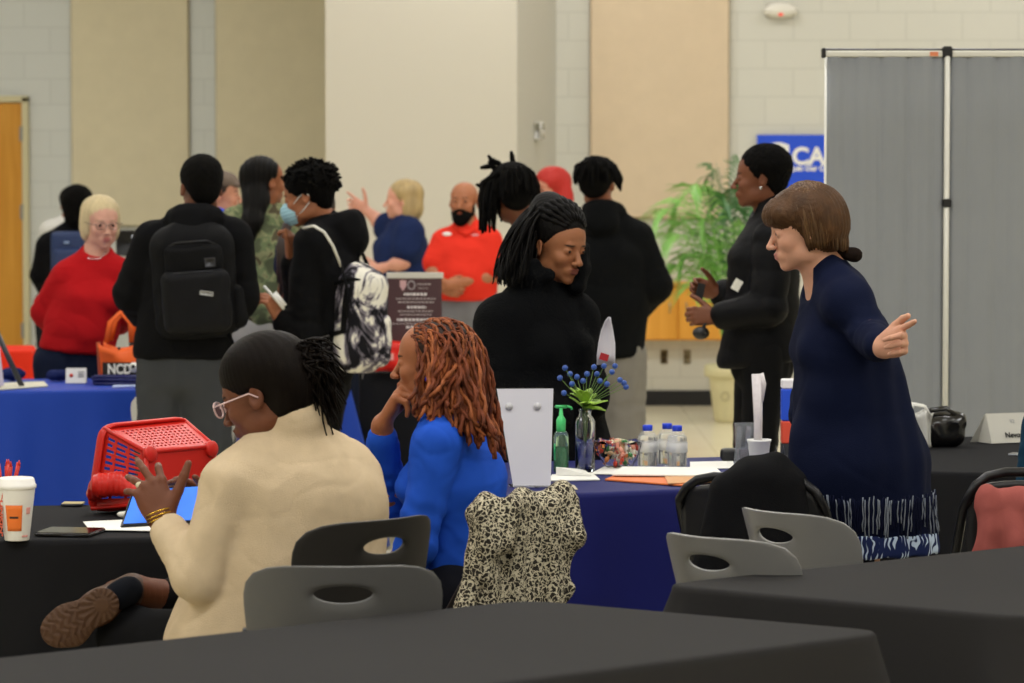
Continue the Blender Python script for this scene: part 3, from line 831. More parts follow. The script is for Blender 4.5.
# ------------------------------------------------------------------ draped tables
def drape(name, label, corners, ztop, m, zbot=.012, flare=.03, fold=.012, nf=3.0, rad=.07, seed=0, edge=.02, rflare=None):
    """corners: four (x,y); a cloth that lies on the top and hangs to the floor"""
    cx = sum(c[0] for c in corners) / 4; cy = sum(c[1] for c in corners) / 4
    t = thing(name, label, 'table', (cx, cy, 0))
    P = [V(c[0] - cx, c[1] - cy, 0) for c in corners]; per = []
    for i in range(4):                                                   # rounded outline, counter-clockwise
        a, b, c = P[i - 1], P[i], P[(i + 1) % 4]; u = (a - b).normalized(); w = (c - b).normalized()
        s0, s1 = b + u * rad, b + w * rad
        for j in range(6):
            q = j / 5; per.append((s0 * (1 - q) ** 2 + b * 2 * q * (1 - q) + s1 * q * q, 1.0))
        e = c + (b - c).normalized() * rad; L = (e - s1).length; n = max(2, int(L / .035))
        for j in range(1, n): per.append((s1.lerp(e, j / n), 0.0))
    N = len(per); out = []
    for i in range(N):
        d = (per[(i + 1) % N][0] - per[i - 1][0]).normalized(); out.append(V(d.y, -d.x, 0))
    area = sum(per[i][0].x * per[(i + 1) % N][0].y - per[i][0].y * per[(i + 1) % N][0].x for i in range(N))
    if area < 0: out = [-o for o in out]
    rows = [(-.03, 0), (-.012, 0), (-.002, -.0015), (.003, -.006), (.005, -.016)] + [(None, k / 14) for k in range(1, 15)]
    v = []; s_ = 0; S = []
    for i in range(N): S.append(s_); s_ += (per[(i + 1) % N][0] - per[i][0]).length
    rng = random.Random(seed); ph = [rng.uniform(0, 6.28) for _ in range(4)]
    for off, dz in rows:
        for i in range(N):
            p, cn = per[i]
            if off is not None: q = p + out[i] * off; z = ztop + dz
            else:
                u = dz; z = ztop - .016 - (ztop - .016 - zbot) * u
                w = (math.sin(S[i] * nf * 6.28 + ph[0]) + .6 * math.sin(S[i] * nf * 11 + ph[1]) + .5 * math.sin(S[i] * nf * 2.7 + ph[2]))
                q = p + out[i] * (.005 + flare * u * (1 + 1.2 * cn) + fold * u ** .8 * w)
            v.append((q.x, q.y, z))
    f = [tuple(range(N))]
    for r in range(len(rows) - 1):
        for i in range(N):
            i2 = (i + 1) % N; f.append((r * N + i, r * N + i2, (r + 1) * N + i2, (r + 1) * N + i))
    if area > 0: f = [f[0]] + [q[::-1] for q in f[1:]]
    else: f[0] = f[0][::-1]
    b = MB(); b.add(v, f); cl = b.build('tablecloth', m, t)
    md = cl.modifiers.new('thickness', 'SOLIDIFY'); md.thickness = .002; md.offset = -1
    b = MB(); Q = [p * .96 for p in P]
    v2 = [(p.x, p.y, ztop - .03) for p in Q] + [(p.x, p.y, ztop - .004) for p in Q]
    b.add(v2, [(3, 2, 1, 0), (4, 5, 6, 7)] + [(i, (i + 1) % 4, 4 + (i + 1) % 4, 4 + i) for i in range(4)]); b.build('tabletop', mat('laminate', '8a8378', rough=.6), t, smooth=False)
    for p in P:
        b = MB(); q = p * .8; b.tube([(q.x, q.y, 0), (q.x, q.y, ztop - .03)], .014); b.build('leg', MATS['steel'], t)
    return t
m_blackcloth = mat('black_polyester', '292828', rough=.8, var=.05, vscale=3, bump=.25, bscale=900, sheen=.15)
m_blackcloth2 = mat('black_polyester_far', '1c1c1e', rough=.85, bump=.2, bscale=700)
m_navy = mat('navy_table_cloth', '08105a', rough=.6, spec=.3, bump=.2, bscale=800, sheen=.1)
m_royal = mat('royal_table_cloth', '0c3aa2', rough=.55, spec=.35, bump=.2, bscale=800, sheen=.1)
m_redcloth = mat('red_table_cloth', 'd8321c', rough=.75, bump=.15, bscale=800)
TZ = .74
def tp(px, py): p = on_plane(px, py, TZ); return (p.x, p.y)
def near(a, b, t): return (a[0] + (b[0] - a[0]) * t, a[1] + (b[1] - a[1]) * t)
# nearest table: runs out of the frame to the left
Cn, Rn, Ln = tp(527, 599), tp(893, 631), tp(0, 657)
dl = ((Ln[0] - Cn[0]), (Ln[1] - Cn[1])); L_ = math.hypot(*dl); dl = (dl[0] / L_ * 1.83, dl[1] / L_ * 1.83)
drape('draped_table', 'black draped table nearest the viewer, running out at the bottom left', [Cn, (Cn[0] + dl[0], Cn[1] + dl[1]), (Rn[0] + dl[0], Rn[1] + dl[1]), Rn], TZ, m_blackcloth, fold=.008, rad=.09, seed=1, flare=.10)
A2, B2, D2 = tp(657, 584), tp(1024, 617), tp(1024, 545)
dn = (B2[0] - A2[0], B2[1] - A2[1]); L2_ = math.hypot(*dn); dn = (dn[0] / L2_ * .9, dn[1] / L2_ * .9)
df = (D2[0] - A2[0], D2[1] - A2[1]); L3_ = math.hypot(*df); df = (df[0] / L3_ * 1.83, df[1] / L3_ * 1.83)
drape('draped_table', 'black draped table at the lower right, in front of the two grey chairs', [A2, (A2[0] + df[0], A2[1] + df[1]), (A2[0] + df[0] + dn[0], A2[1] + df[1] + dn[1]), (A2[0] + dn[0], A2[1] + dn[1])], TZ, m_blackcloth, fold=.008, rad=.09, seed=2, flare=.12)
# left black table with cup and basket
T3 = [tp(-260, 548), tp(196, 536), tp(222, 503), tp(-200, 508)]
drape('draped_table', 'black draped table holding the paper cup and the red basket', T3, TZ, m_blackcloth2, fold=.02, seed=3)
# navy table with bottles and papers
T4 = [tp(470, 497), tp(838, 483), tp(812, 454), tp(478, 463)]
drape('draped_table', 'navy blue draped table with the water bottles and vase of berries', T4, TZ, m_navy, fold=.015, seed=4)
# royal blue tables
T5 = [tp(-190, 394), tp(207, 388), tp(207, 377), tp(-190, 381)]
drape('draped_table', 'royal blue draped table in front of the woman in the red sweatshirt', T5, TZ, m_royal, fold=.02, flare=.04, seed=5)
T6 = [tp(251, 383), tp(349, 381), tp(343, 374.5), tp(251, 375)]
drape('draped_table', 'royal blue draped table standing behind the seated woman in beige', T6, TZ, m_royal, fold=.02, flare=.07, seed=6)
T7 = [tp(360, 373), tp(470, 373), tp(466, 364), tp(360, 364)]
drape('draped_table', 'far black draped table carrying the maroon placard', T7, TZ, m_blackcloth2, fold=.02, seed=7)
T8 = [tp(-130, 352), tp(36, 350.5), tp(34, 345), tp(-130, 346)]
drape('draped_table', 'red draped table by the wooden door', T8, TZ, m_redcloth, fold=.03, seed=8)
T9 = [tp(868, 470), tp(1150, 476), tp(1110, 437), tp(884, 436)]
drape('draped_table', 'black draped table in front of the grey divider screen', T9, TZ, m_blackcloth2, fold=.02, seed=9)
# ------------------------------------------------------------------ grey fabric divider screen
def divider():
    Yd = 11.75; x0, x1, x2 = px2x(826, Yd), px2x(944, Yd), px2x(1075, Yd); zt = zof(57, Yd); zb = .03
    t = thing('divider_screen', 'tall grey fabric display screen with white posts and top rail', 'screen', ((x0 + x1) / 2, Yd, 0))
    mg = mat('grey_screen_fabric', '909396', rough=.95, var=.03, vscale=4, bump=.25, bscale=700)
    o = t.location
    for a, b_ in ((x0, x1 - .008), (x1 + .018, x2)):
        b = MB(); n = 30; rows = []
        for i in range(9):
            z = zt - (zt - zb) * i / 8
            rows.append([(a + (b_ - a) * j / n - o.x, .004 * math.sin(j * .8 + a * 3) + .003 * math.sin(j * 1.9), z) for j in range(n + 1)])
        b.grid(rows, thick=.02); b.build('fabric_panel', mg, t)
    mw = mat('white_aluminium', 'd8d6cc', rough=.35, metal=.1); mk = mat('black_plastic', '151517', rough=.45)
    for x in (x0 + .005, x1 + .004, x2):
        b = MB(); yy = -.026 if x > x0 + .02 else .03; b.tube([(x - o.x, yy, 0.02), (x - o.x, yy, zt + .01)], .011, 12); b.build('post', mw, t)
        b = MB(); b.box((x - o.x, 0, .012), (.05, .36, .024), bev=.006); b.build('foot', mk, t)
    for a, b_ in ((x0 - .01, x1 - .012), (x1 + .02, x2)):
        b = MB(); b.box(((a + b_) / 2 - o.x, -.012, zt + .010), (b_ - a, .03, .022), bev=.004); b.build('top_rail', mw, t, smooth=False)
        b = MB(); b.tube([(a - o.x, -.012, zt + .027), (b_ - o.x, -.012, zt + .027)], .004); b.build('hanging_rod', mat('grey_metal', '75757a', rough=.4, metal=.6), t)
    b = MB(); b.box((x0 - .014 - o.x, -.012, zt + .014), (.014, .04, .036), bev=.003); b.build('rail_end_cap', mk, t, smooth=False)
    b = MB(); b.box((x1 + .004 - o.x, -.014, zt + .018), (.034, .046, .04), bev=.005); b.build('hinge_clamp', mk, t, smooth=False)
    b = MB(); b.box((x1 + .004 - o.x, -.028, zof(203, Yd)), (.032, .034, .03), bev=.005); b.build('post_clip', mk, t, smooth=False)
    b = MB(); b.box((x1 - .045 - o.x, -.0285, zt + .010), (.03, .002, .016)); b.build('orange_sticker', mat('orange_sticker', 'd9825a', rough=.6), t, smooth=False)
divider()
# ------------------------------------------------------------------ chairs
def shell(w, h, ch, bend, lean, hole=None, tk=.006, topr=.07, n=48, rings=10, wbot=None):
    """a bent plastic panel (x across, z up from 0 to h) with an optional oval hand hole (cx, cz, rx, rz)"""
    b = MB(); wb = wbot or w
    hc = hole or (0, h * .5, .001, .001)
    V_ = []
    for r in range(rings + 1):
        u = r / rings
        for k in range(n):
            a = 2 * math.pi * k / n; ca, sa = math.cos(a), math.sin(a)
            ix, iz = hc[0] + hc[2] * ca, hc[1] + hc[3] * sa
            e = 5.0; q = (abs(ca) ** e + abs(sa) ** e) ** (-1 / e)
            oz = h / 2 + h / 2 * sa * q; ww = wb + (w - wb) * (oz / h); ox = ww / 2 * ca * q
            x, z = ix + (ox - ix) * u, iz + (oz - iz) * u
            y = -bend * (1 - (2 * x / w) ** 2) - lean * z + ch * (z / h) ** 2
            if hole and r == 0: y += .004
            V_.append((x, y, z))
    f = [(r * n + k, r * n + (k + 1) % n, (r + 1) * n + (k + 1) % n, (r + 1) * n + k) for r in range(rings) for k in range(n)]
    b.add(V_, f); return b
def chair(label, top, ztop, yaw, mcol, name='stacking_chair', w=.43, group=None, bend=.085, lean=.18):
    """top: pixel of the middle of the backrest's top edge, at height ztop; yaw 0: the sitter looks away from the viewer"""
    p = on_plane(top[0], top[1], ztop); R = Matrix.Rotation(math.radians(yaw), 3, 'Z')
    c = p + R @ V(0, .27, 0)
    t = thing(name, label, 'chair', (c.x, c.y, 0), math.radians(yaw), group)
    h = .30; b = shell(w, h, .0, bend, lean, hole=(0, h - .058, .060, .019), wbot=w * .84)
    b.v[0][:, 1] += -.225 + .0; b.v[0][:, 2] += ztop - h
    o = b.build('backrest', mcol, t); md = o.modifiers.new('t', 'SOLIDIFY'); md.thickness = .007; md.offset = 0
    md = o.modifiers.new('b', 'BEVEL'); md.width = .002; md.segments = 2
    b = MB(); rows = []
    for i in range(13):
        v = i / 12; row = []
        for j in range(15):
            u = j / 14 * 2 - 1
            row.append((u * .21 * (1 - .08 * v), -.20 + .42 * v, .44 + .012 * u * u * 2 - .03 * max(0, v - .75) * 4 + .02 * (1 - v) ** 3))
        rows.append(row)
    b.grid(rows); o = b.build('seat', mcol, t); md = o.modifiers.new('t', 'SOLIDIFY'); md.thickness = .012; md.offset = -1
    ml = MATS.get('chair_frame') or mat('chair_frame', '2a2a2c', rough=.35, metal=.6)
    for q in (-1, 1):
        b = MB(); b.tube([(q * .20, -.24, 0), (q * .20, -.20, .42), (q * .20, -.235, ztop - h + .05), (q * .195, -.262, ztop - .14)], .0115, 10); b.build('leg', ml, t)
        b = MB(); b.tube([(q * .20, .24, 0), (q * .20, .19, .40), (q * .2, .12, .43), (q * .2, -.19, .425)], .0115, 10); b.build('leg', ml, t)
    b = MB(); b.tube([(-.20, .2, .40), (.20, .2, .40)], .009, 8); b.tube([(-.20, -.2, .40), (.20, -.2, .40)], .009, 8); b.build('cross_bar', ml, t)
    return t
m_cg = mat('graphite_plastic', '585756', rough=.45, bump=.08, bscale=900)
m_cl = mat('light_graphite_plastic', '7c7b79', rough=.38, bump=.08, bscale=900)
m_cb = mat('dark_plastic', '221f1c', rough=.5, bump=.08, bscale=900)
chair('grey plastic chair with oval hand hole, back towards the viewer behind the nearest table', (343, 561), .83, 3, m_cg, w=.425)
chair('dark plastic chair the woman in the beige sweater sits on', (360, 516), .875, 46, m_cb, w=.43)
chair('light grey plastic chair at the front of the pair, lower and nearer', (748, 531), .82, -44, m_cl, w=.40, bend=.11, lean=.34)
chair('grey plastic chair behind the pair front one, close to the navy fringed dress', (817, 507), .82, -52, m_cl, w=.41, bend=.11, lean=.34)

def folding_chair(label, top, ztop, yaw, w=.45):
    p = on_plane(top[0], top[1], ztop); R = Matrix.Rotation(math.radians(yaw), 3, 'Z')
    c = p + R @ V(0, .25, 0)
    t = thing('folding_chair', label, 'chair', (c.x, c.y, 0), math.radians(yaw))
    ml = mat('black_enamel_tube', '17171a', rough=.35, metal=.3)
    pts = [(-w / 2, .26, 0), (-w / 2, -.0, .40), (-w / 2, -.22, ztop - .1)]
    arc = [(-w / 2 + .10 * (1 - math.cos(a)), -.245, ztop - .10 + .09 * math.sin(a)) for a in (0.3, .7, 1.1, 1.57)]
    b = MB(); path = pts + arc + [(-x, y, z) for x, y, z in reversed(arc)] + [(-x, y, z) for x, y, z in reversed(pts)]
    b.tube(path, .0125, 10); b.build('frame', ml, t)
    for q in (-1, 1):
        b = MB(); b.tube([(q * (w / 2 - .03), -.24, 0), (q * (w / 2 - .03), .05, .40), (q * (w / 2 - .03), .12, .43)], .0115, 10); b.build('leg', ml, t)
    b = shell(w - .02, .22, 0, .03, .12); b.v[0][:, 1] += -.195; b.v[0][:, 2] += ztop - .25
    o = b.build('backrest', mat('black_vinyl', '1a1a1c', rough=.45), t); md = o.modifiers.new('t', 'SOLIDIFY'); md.thickness = .02
    b = MB(); b.box((0, .02, .44), (w - .06, .38, .035), bev=.012); b.build('seat', MATS['black_vinyl'], t)
    return t
folding_chair('black folding chair with a speckled jacket over it, behind the woman in blue', (536, 496), .86, 60, w=.36)
folding_chair('black folding chair buried under a black coat at the navy table', (750, 474), .84, -20, w=.40)
folding_chair('black folding chair under a salmon pink jacket at the right edge', (1053, 468), .88, 8)
# pale chair backs far away, and the navy one
chair('pale grey chair in front of the royal blue table behind the standing man', (184, 392), .752, 0, mat('pale_plastic', 'c4c3be', rough=.5), w=.455)
chair('pale grey chair standing between the two royal blue tables', (232, 394), .60, 180, MATS['pale_plastic'], w=.30) if False else None

# garments hung over chairs
def garment(name, label, ops, m, h=.008, folds=.006, ff=22, seed=2.0, vert=.006, smooth=2, cat='jacket'):
    d = SDF(); ops(d)
    def dsp(v, n): return folds * (1 - np.abs(wav(v, ff, seed)) * 2) + vert * np.sin(v[:, 0] * 75 + 1.5 * wav(v * np.array((1, 1, .3)), 12, seed))
    me = d.mesh(name, h=h, smooth=smooth, disp=dsp)
    v = np.array([w.co[:] for w in me.vertices]); c = v.mean(0); c[2] = v[:, 2].min()
    me.transform(Matrix.Translation(-Vector(c)))
    o = link(name, me, m); o.location = c; tag(o, label, cat); return o
Yj = on_plane(522, 494, .86).y - .02
def leop(d):
    J = lambda x, y, dy=0: at(x, y, Yj + dy)
    d.cone(J(478, 514, -.16), J(562, 500, .0), .034, .036, k=.03); d.cone(J(506, 506, -.17), J(500, 545, -.20), .026, .028, k=.045); d.cone(J(488, 518, -.16), J(480, 575, -.19), .028, .030, k=.045)
    for x, y0, x1, y1, r in ((476, 520, 466, 618, .026), (492, 512, 488, 620, .030), (512, 508, 508, 620, .034), (532, 506, 530, 620, .034), (549, 506, 550, 618, .030), (560, 520, 566, 596, .020)):
        d.cone(J(x, y0, -.05 - (560 - x) * .0014), J(x1, y1, -.07 - (560 - x) * .0018), r * .75, r, k=.012)
    d.cone(J(567, 502, -.02), J(570, 536, -.05), .034, .036, k=.02)
    d.cone(J(570, 536, -.05), J(560, 592, -.05), .024, .020, k=.02); d.cone(J(545, 560, -.08), J(568, 588, -.07), .020, .022, k=.012)
    for x, y0, x1, y1, r in ((488, 520, 482, 640, .03), (520, 515, 518, 640, .035), (553, 515, 550, 630, .03)): d.cone(J(x, y0, .05), J(x1, y1, .06), r * .7, r, k=.03)
def leopard_mat():
    m = mat('speckled_fleece', 'c9c0a8', rough=.95, bump=.6, bscale=120); nt = m.node_tree; b = nt.nodes['Principled BSDF']
    tc = nt.nodes.new('ShaderNodeTexCoord'); vo = nt.nodes.new('ShaderNodeTexVoronoi'); vo.inputs['Scale'].default_value = 82; vo.feature = 'DISTANCE_TO_EDGE'
    n = nt.nodes.new('ShaderNodeTexNoise'); n.inputs['Scale'].default_value = 60
    mx = nt.nodes.new('ShaderNodeMixRGB'); mx.inputs[0].default_value = .03
    nt.links.new(tc.outputs['Object'], n.inputs[0]); nt.links.new(tc.outputs['Object'], mx.inputs[1]); nt.links.new(n.outputs['Color'], mx.inputs[2]); nt.links.new(mx.outputs[0], vo.inputs['Vector'])
    cr = nt.nodes.new('ShaderNodeValToRGB'); e = cr.color_ramp.elements; e[0].position = .0; e[0].color = (*lin('c9c1a9'), 1); e[1].position = .12; e[1].color = (*lin('2b2823'), 1)
    x = cr.color_ramp.elements.new(.055); x.color = (*lin('c2b89e'), 1); x = cr.color_ramp.elements.new(.40); x.color = (*lin('2f2b26'), 1); x = cr.color_ramp.elements.new(.55); x.color = (*lin('8d8471'), 1)
    nt.links.new(vo.outputs['Distance'], cr.inputs[0]); nt.links.new(cr.outputs[0], b.inputs['Base Color']); return m
garment('draped_jacket', 'black and cream speckled animal print jacket hung over a folding chair', leop, leopard_mat(), h=.006, folds=.004, vert=.009, smooth=1)
Yc = on_plane(742, 474, .84).y
def bcoat(d):
    J = lambda x, y, dy=0: at(x, y, Yc + dy)
    d.path([J(726, 487), J(752, 475), J(776, 473), J(794, 484)], [.030, .034, .036, .034], k=.06)
    for x, y0, x1, y1, r in ((724, 492, 700, 612, .048), (745, 484, 735, 614, .055), (768, 482, 770, 614, .058), (790, 488, 808, 604, .048)):
        d.cone(J(x, y0, -.05), J(x1, y1, -.09), r * .75, r, k=.045); d.cone(J(x, y0, .06), J(x1, y1, .10), r * .75, r, k=.045)
garment('draped_coat', 'black coat spread over a folding chair against the navy table', bcoat, mat('black_wool', '0e0e10', rough=.9, bump=.3, bscale=300, sheen=.2), folds=.005, ff=10, vert=.002, cat='coat')
Yp = on_plane(1053, 468, .88).y - .03
def pink(d):
    J = lambda x, y, dy=0: at(x, y, Yp + dy)
    d.cone(J(990, 500, -.06), J(1050, 497, -.04), .030, .030, k=.03)
    d.path([J(984, 497, -.07), J(993, 530, -.08), J(985, 570, -.08)], [.028, .035, .05], k=.02)
    d.path([J(1000, 505, -.07), J(1012, 545, -.09), J(1012, 575, -.09)], [.03, .035, .045], k=.02)
    d.cone(J(1030, 508, -.06), J(1040, 580, -.07), .04, .06, k=.03)
garment('draped_jacket', 'salmon pink jacket hung over the folding chair at the right edge', pink, mat('salmon_cloth', '96504a', rough=.85, bump=.3, bscale=350), folds=.006, ff=20)

# ------------------------------------------------------------------ lettering
def text(body, loc, size, m, parent, name='lettering', rz=0.0, rx=math.pi / 2, bold=.0, align='CENTER', ry=0.0, depth=.0004, sx=1.0):
    cu = bpy.data.curves.new('lettering', 'FONT'); cu.body = body; cu.size = size; cu.align_x = align; cu.align_y = 'CENTER'; cu.extrude = depth; cu.offset = bold
    tmp = bpy.data.objects.new('lettering_curve', cu); C.objects.link(tmp); bpy.context.view_layer.update()
    me = bpy.data.meshes.new_from_object(tmp.evaluated_get(bpy.context.evaluated_depsgraph_get())); bpy.data.objects.remove(tmp); me.materials.clear(); me.materials.append(m); o = bpy.data.objects.new(name, me); o.location = loc; o.rotation_euler = (rx, ry, rz); o.scale = (sx, 1, 1); C.objects.link(o); o.parent = parent; return o
m_wh = mat('white_print', 'f2f0ea', rough=.6); m_redp = mat('red_print', 'd8402e', rough=.6); m_bk = mat('black_print', '161616', rough=.6)
# blue wall banner
c = at(795, 165, WB - .02); w = (852 - 757) / FPX * WB; h_ = (212 - 135) / FPX * WB; c = at((757 + 852) / 2, (135 + 212) / 2, WB - .03)
t = thing('wall_banner', 'bright blue banner with white lettering half hidden by the grey screen', 'banner', c)
b = MB(); b.box((0, 0, 0), (w, .012, h_)); b.build('banner_sheet', mat('banner_blue', '1f4fd8', rough=.5), t, smooth=False)
def lx(px, py): q = at(px, py, WB - .037); return (q.x - c.x, -.008, q.z - c.z)
text('CAR', (lx(792, 157)[0], -.008, lx(792, 157)[2]), .172, m_wh, t, bold=.006, align='LEFT')
text('Join Our Cal', (lx(792, 171)[0], -.008, lx(792, 168.5)[2]), .052, m_wh, t, bold=.0025, align='LEFT')
b = MB(); q0 = lx(767, 145); q1 = lx(789, 172); w2 = q1[0] - q0[0]
pts = []; N = 12
for i in range(N + 1): u = i / N; pts.append((q0[0] + w2 * u, -.008, q0[2] + .02 * math.sin(math.pi * u)))
pts += [(q1[0], -.008, q1[2] + .05), (q0[0] + w2 * .5, -.008, q1[2] - .03), (q0[0], -.008, q1[2] + .05)]
b.add(pts, [tuple(range(len(pts)))]); b.add([(p[0] , -.0075, p[2]) for p in pts], [tuple(range(len(pts)))[::-1]]); b.build('shield_emblem', m_wh, t, smooth=False)
b = MB(); b.box((q0[0] + w2 * .8, -.010, (q0[2] + q1[2]) / 2), (w2 * .3, .002, .05)); b.build('shield_mark', m_redp, t, smooth=False)

# ------------------------------------------------------------------ things on the navy table
def glassm(): return mat('clear_acrylic', 'ffffff', rough=.02, trans=1.0, ior=1.3, spec=.5)
def on(px, py, z=TZ): return on_plane(px, py, z + .002)
# sign holder seen from behind
p = on(526, 487); s_ = FPX / p.y
t = thing('sign_holder', 'white back of an upright acrylic sign holder on the navy table', 'sign holder', p, math.radians(4))
H_ = (487 - 390) / s_; Wd = 57 / s_
b = MB(); M = Matrix.Rotation(math.radians(-9), 3, 'X')
b.grid([[V((-Wd * .5 + Wd * .27 * (1 - v)) * (1 - u) + (Wd * .5 - Wd * .07 * (1 - v)) * u, .045 * v - .01, H_ * v + .003) for u in (0, .33, .66, 1)] for v in (0, .25, .5, .75, 1)], thick=.004); b.build('paper_sheet', mat('paper_back', 'd0cfd8', rough=.6), t, smooth=False)
b = MB(); b.grid([[V((-Wd * .52 + Wd * .27 * (1 - v)) * (1 - u) + (Wd * .52 - Wd * .07 * (1 - v)) * u, .045 * v - .0, H_ * v * 1.01 + .003) for u in (0, .33, .66, 1)] for v in (0, .25, .5, .75, 1)], thick=.002); b.build('acrylic_front', glassm(), t, smooth=False)
b = MB(); b.box((.012, .005, .004), (Wd * .74, .07, .003)); b.build('foot', glassm(), t, smooth=False)
for q in (-.35, .15):
    b = MB(); b.lathe([(0, 0), (.011, 0), (.011, .002), (0, .003)], (q * Wd + .01, .024, H_ * .83), 16, M=Matrix.Rotation(math.radians(90), 3, 'X')); b.build('round_pad', mat('pad_white', 'c9c8cc', rough=.6), t)
# hand sanitizer
p = on(561, 471.5)
t = thing('sanitizer_bottle', 'clear hand sanitizer bottle with a bright green pump', 'bottle', p)
b = MB(); b.lathe([(.0, .0), (.021, .0), (.023, .004), (.023, .105), (.018, .118), (.011, .124), (.0, .124)], seg=20); b.build('bottle_body', mat('clear_green_plastic', 'b9e0c4', rough=.05, trans=.9, ior=1.35), t)
b = MB(); b.lathe([(.0, .003), (.0185, .003), (.0185, .075), (.0, .075)], seg=16); b.build('gel', mat('green_gel', '2f8a5c', rough=.1, trans=.5, ior=1.33), t)
mg = mat('green_pump', '4fd07a', rough=.35)
b = MB(); b.lathe([(.0, .118), (.0135, .118), (.0145, .155), (.010, .163), (.0065, .168), (.005, .19), (.0, .19)], seg=16); b.build('pump_collar', mg, t)
b = MB(); b.box((.0, 0, .195), (.040, .013, .010), bev=.004); b.tube([(.018, 0, .196), (.03, 0, .193), (.033, 0, .186)], .0035); b.build('pump_head', mg, t)
b = MB(); b.box((-.0185, -.012, .06), (.006, .008, .05), bev=.002); b.build('side_label', mat('label_green', '2fae6a', rough=.5), t)
# vase with berries
p = on(585, 471.5); s_ = FPX / p.y
t = thing('glass_vase', 'tall square shouldered clear glass vase with a bluish base', 'vase', p)
b = MB(); b.lathe([(.0, .0), (.027, .0), (.030, .003), (.030, .150), (.026, .160), (.019, .168), (.018, .180), (.0205, .184), (.0205, .187), (.017, .187), (.0155, .180), (.0165, .166), (.024, .157), (.027, .148), (.027, .012), (.0, .010)], seg=28); b.build('glass_wall', mat('vase_glass', 'f4f8ff', rough=.02, trans=1.0, ior=1.45), t)
b = MB(); b.lathe([(.0, .011), (.0255, .011), (.0262, .085), (.0, .090)], seg=24); b.build('blue_water', mat('blue_water', '6a74c4', rough=.05, trans=.75, ior=1.33), t)
pl = thing('artificial_plant', 'green leaved sprig with blue berries standing in the glass vase', 'plant', p + V(0, 0, .1))
rng = random.Random(7); b = MB()
for i in range(6): b.tube([(0, 0, -.06 + .0), (rng.uniform(-.006, .006), rng.uniform(-.006, .006), .05), (rng.uniform(-.009, .009), rng.uniform(-.009, .009), .10)], .0018, 5)
b.build('stem', mat('plant_stem', '4d6b2a', rough=.6), pl)
mlf = mat('yellow_green_leaf', '8fb43c', rough=.5, var=.25, vscale=30); mb2 = mat('blue_berry', '2f529f', rough=.45, var=.2, vscale=60)
for i in range(17):
    a = i * 2.4; el = (.15 + .85 * ((i * 7) % 17) / 17); ln = rng.uniform(.060, .082); d = V(math.cos(a) * math.cos(el * 1.2), math.sin(a) * math.cos(el * 1.2) * .8, math.sin(el * 1.2)).normalized()
    o = V(0, 0, .085 + rng.uniform(0, .03)); sd = perp(V(-math.sin(a), math.cos(a), 0.2), d); b = MB(); rows = []
    for j in range(7):
        u = j / 6; wv = .0140 * math.sin(math.pi * (u * .88 + .06)) ** .8; pt = o + d * ln * u + V(0, 0, -.018 * u * u); rows.append([pt - sd * wv, pt + d.cross(sd) * .003, pt + sd * wv])
    b.grid(rows, thick=.0008); b.build('leaf', mlf, pl)
for (bx, by) in ((565, 368), (572, 384), (560, 378), (564, 393), (577, 377), (587, 374), (594, 367), (583, 381), (597, 374), (604, 366), (607, 384), (612, 372), (620, 380), (626, 387), (600, 381), (615, 366), (570, 374), (624, 383)):
    q = at(bx, by, p.y + rng.uniform(-.05, .05)) - pl.location
    b = MB(); m1 = V(q.x * .35, q.y * .35, .10 + .0 + (q.z - .1) * .35) ; b.tube([V(0, 0, .09), m1, q], .0011, 4)
    b.build('twig', MATS['plant_stem'], pl)
    b = MB(); b.sphere(q, .0088, 10, 8); b.build('berry', mb2, pl)
# candy bowl
p = on(619, 468)
t = thing('candy_bowl', 'clear cut glass bowl heaped with wrapped sweets', 'bowl', p)
b = MB(); n = 32; prof = [(.035, .0), (.040, .004), (.058, .03), (.070, .062), (.076, .082)]; rows = []
for r, z in prof: rows.append([((r * (1 + .02 * math.sin(k * math.pi * 2 / 4))) * math.cos(2 * math.pi * k / n), (r * (1 + .02 * math.sin(k * math.pi * 2 / 4))) * math.sin(2 * math.pi * k / n), z + .003 * math.cos(k * math.pi * 2 / 4) * (z > .07)) for k in range(n + 1)])
b.grid(rows, thick=.003); b.lathe([(0, .0), (.036, .0), (.036, .004), (0, .004)], seg=n); b.build('bowl_wall', mat('bowl_glass', 'ffffff', rough=.02, trans=1.0, ior=1.12), t)
cols = ['c8432f', 'e6ded0', 'd78f7a', '3c7a45', 'cfb08a', 'a93a2c', 'efe9e0', 'e08a4a']
mc = [mat('candy_' + n_, c_, rough=.3) for n_, c_ in zip(('red', 'white', 'pink', 'green', 'tan', 'crimson', 'cream', 'orange'), cols)]
for i in range(46):
    z = .014 + .068 * (i / 46) ** .9; r = (.030 + .55 * z) * math.sqrt(rng.random()); a = rng.uniform(0, 6.28)
    M = Euler((rng.uniform(0, 3), rng.uniform(0, 3), rng.uniform(0, 3))).to_matrix()
    cd = MB(); cd.sphere((0, 0, 0), (.0105, .007, .007), 8, 6, M=M)
    for q in (-1, 1): cd.add([M @ V(q * .008, 0, 0), M @ V(q * .017, .006, .002), M @ V(q * .018, 0, -.002), M @ V(q * .017, -.006, .002)], [(0, 1, 2), (0, 2, 3)])
    o = cd.build('wrapped_candy', mc[i % 8]); o.location = p + V(r * math.cos(a), r * math.sin(a), z)
    tag(o, 'small twist wrapped sweet heaped in the clear glass bowl', 'candy', 'wrapped sweets in the glass bowl')
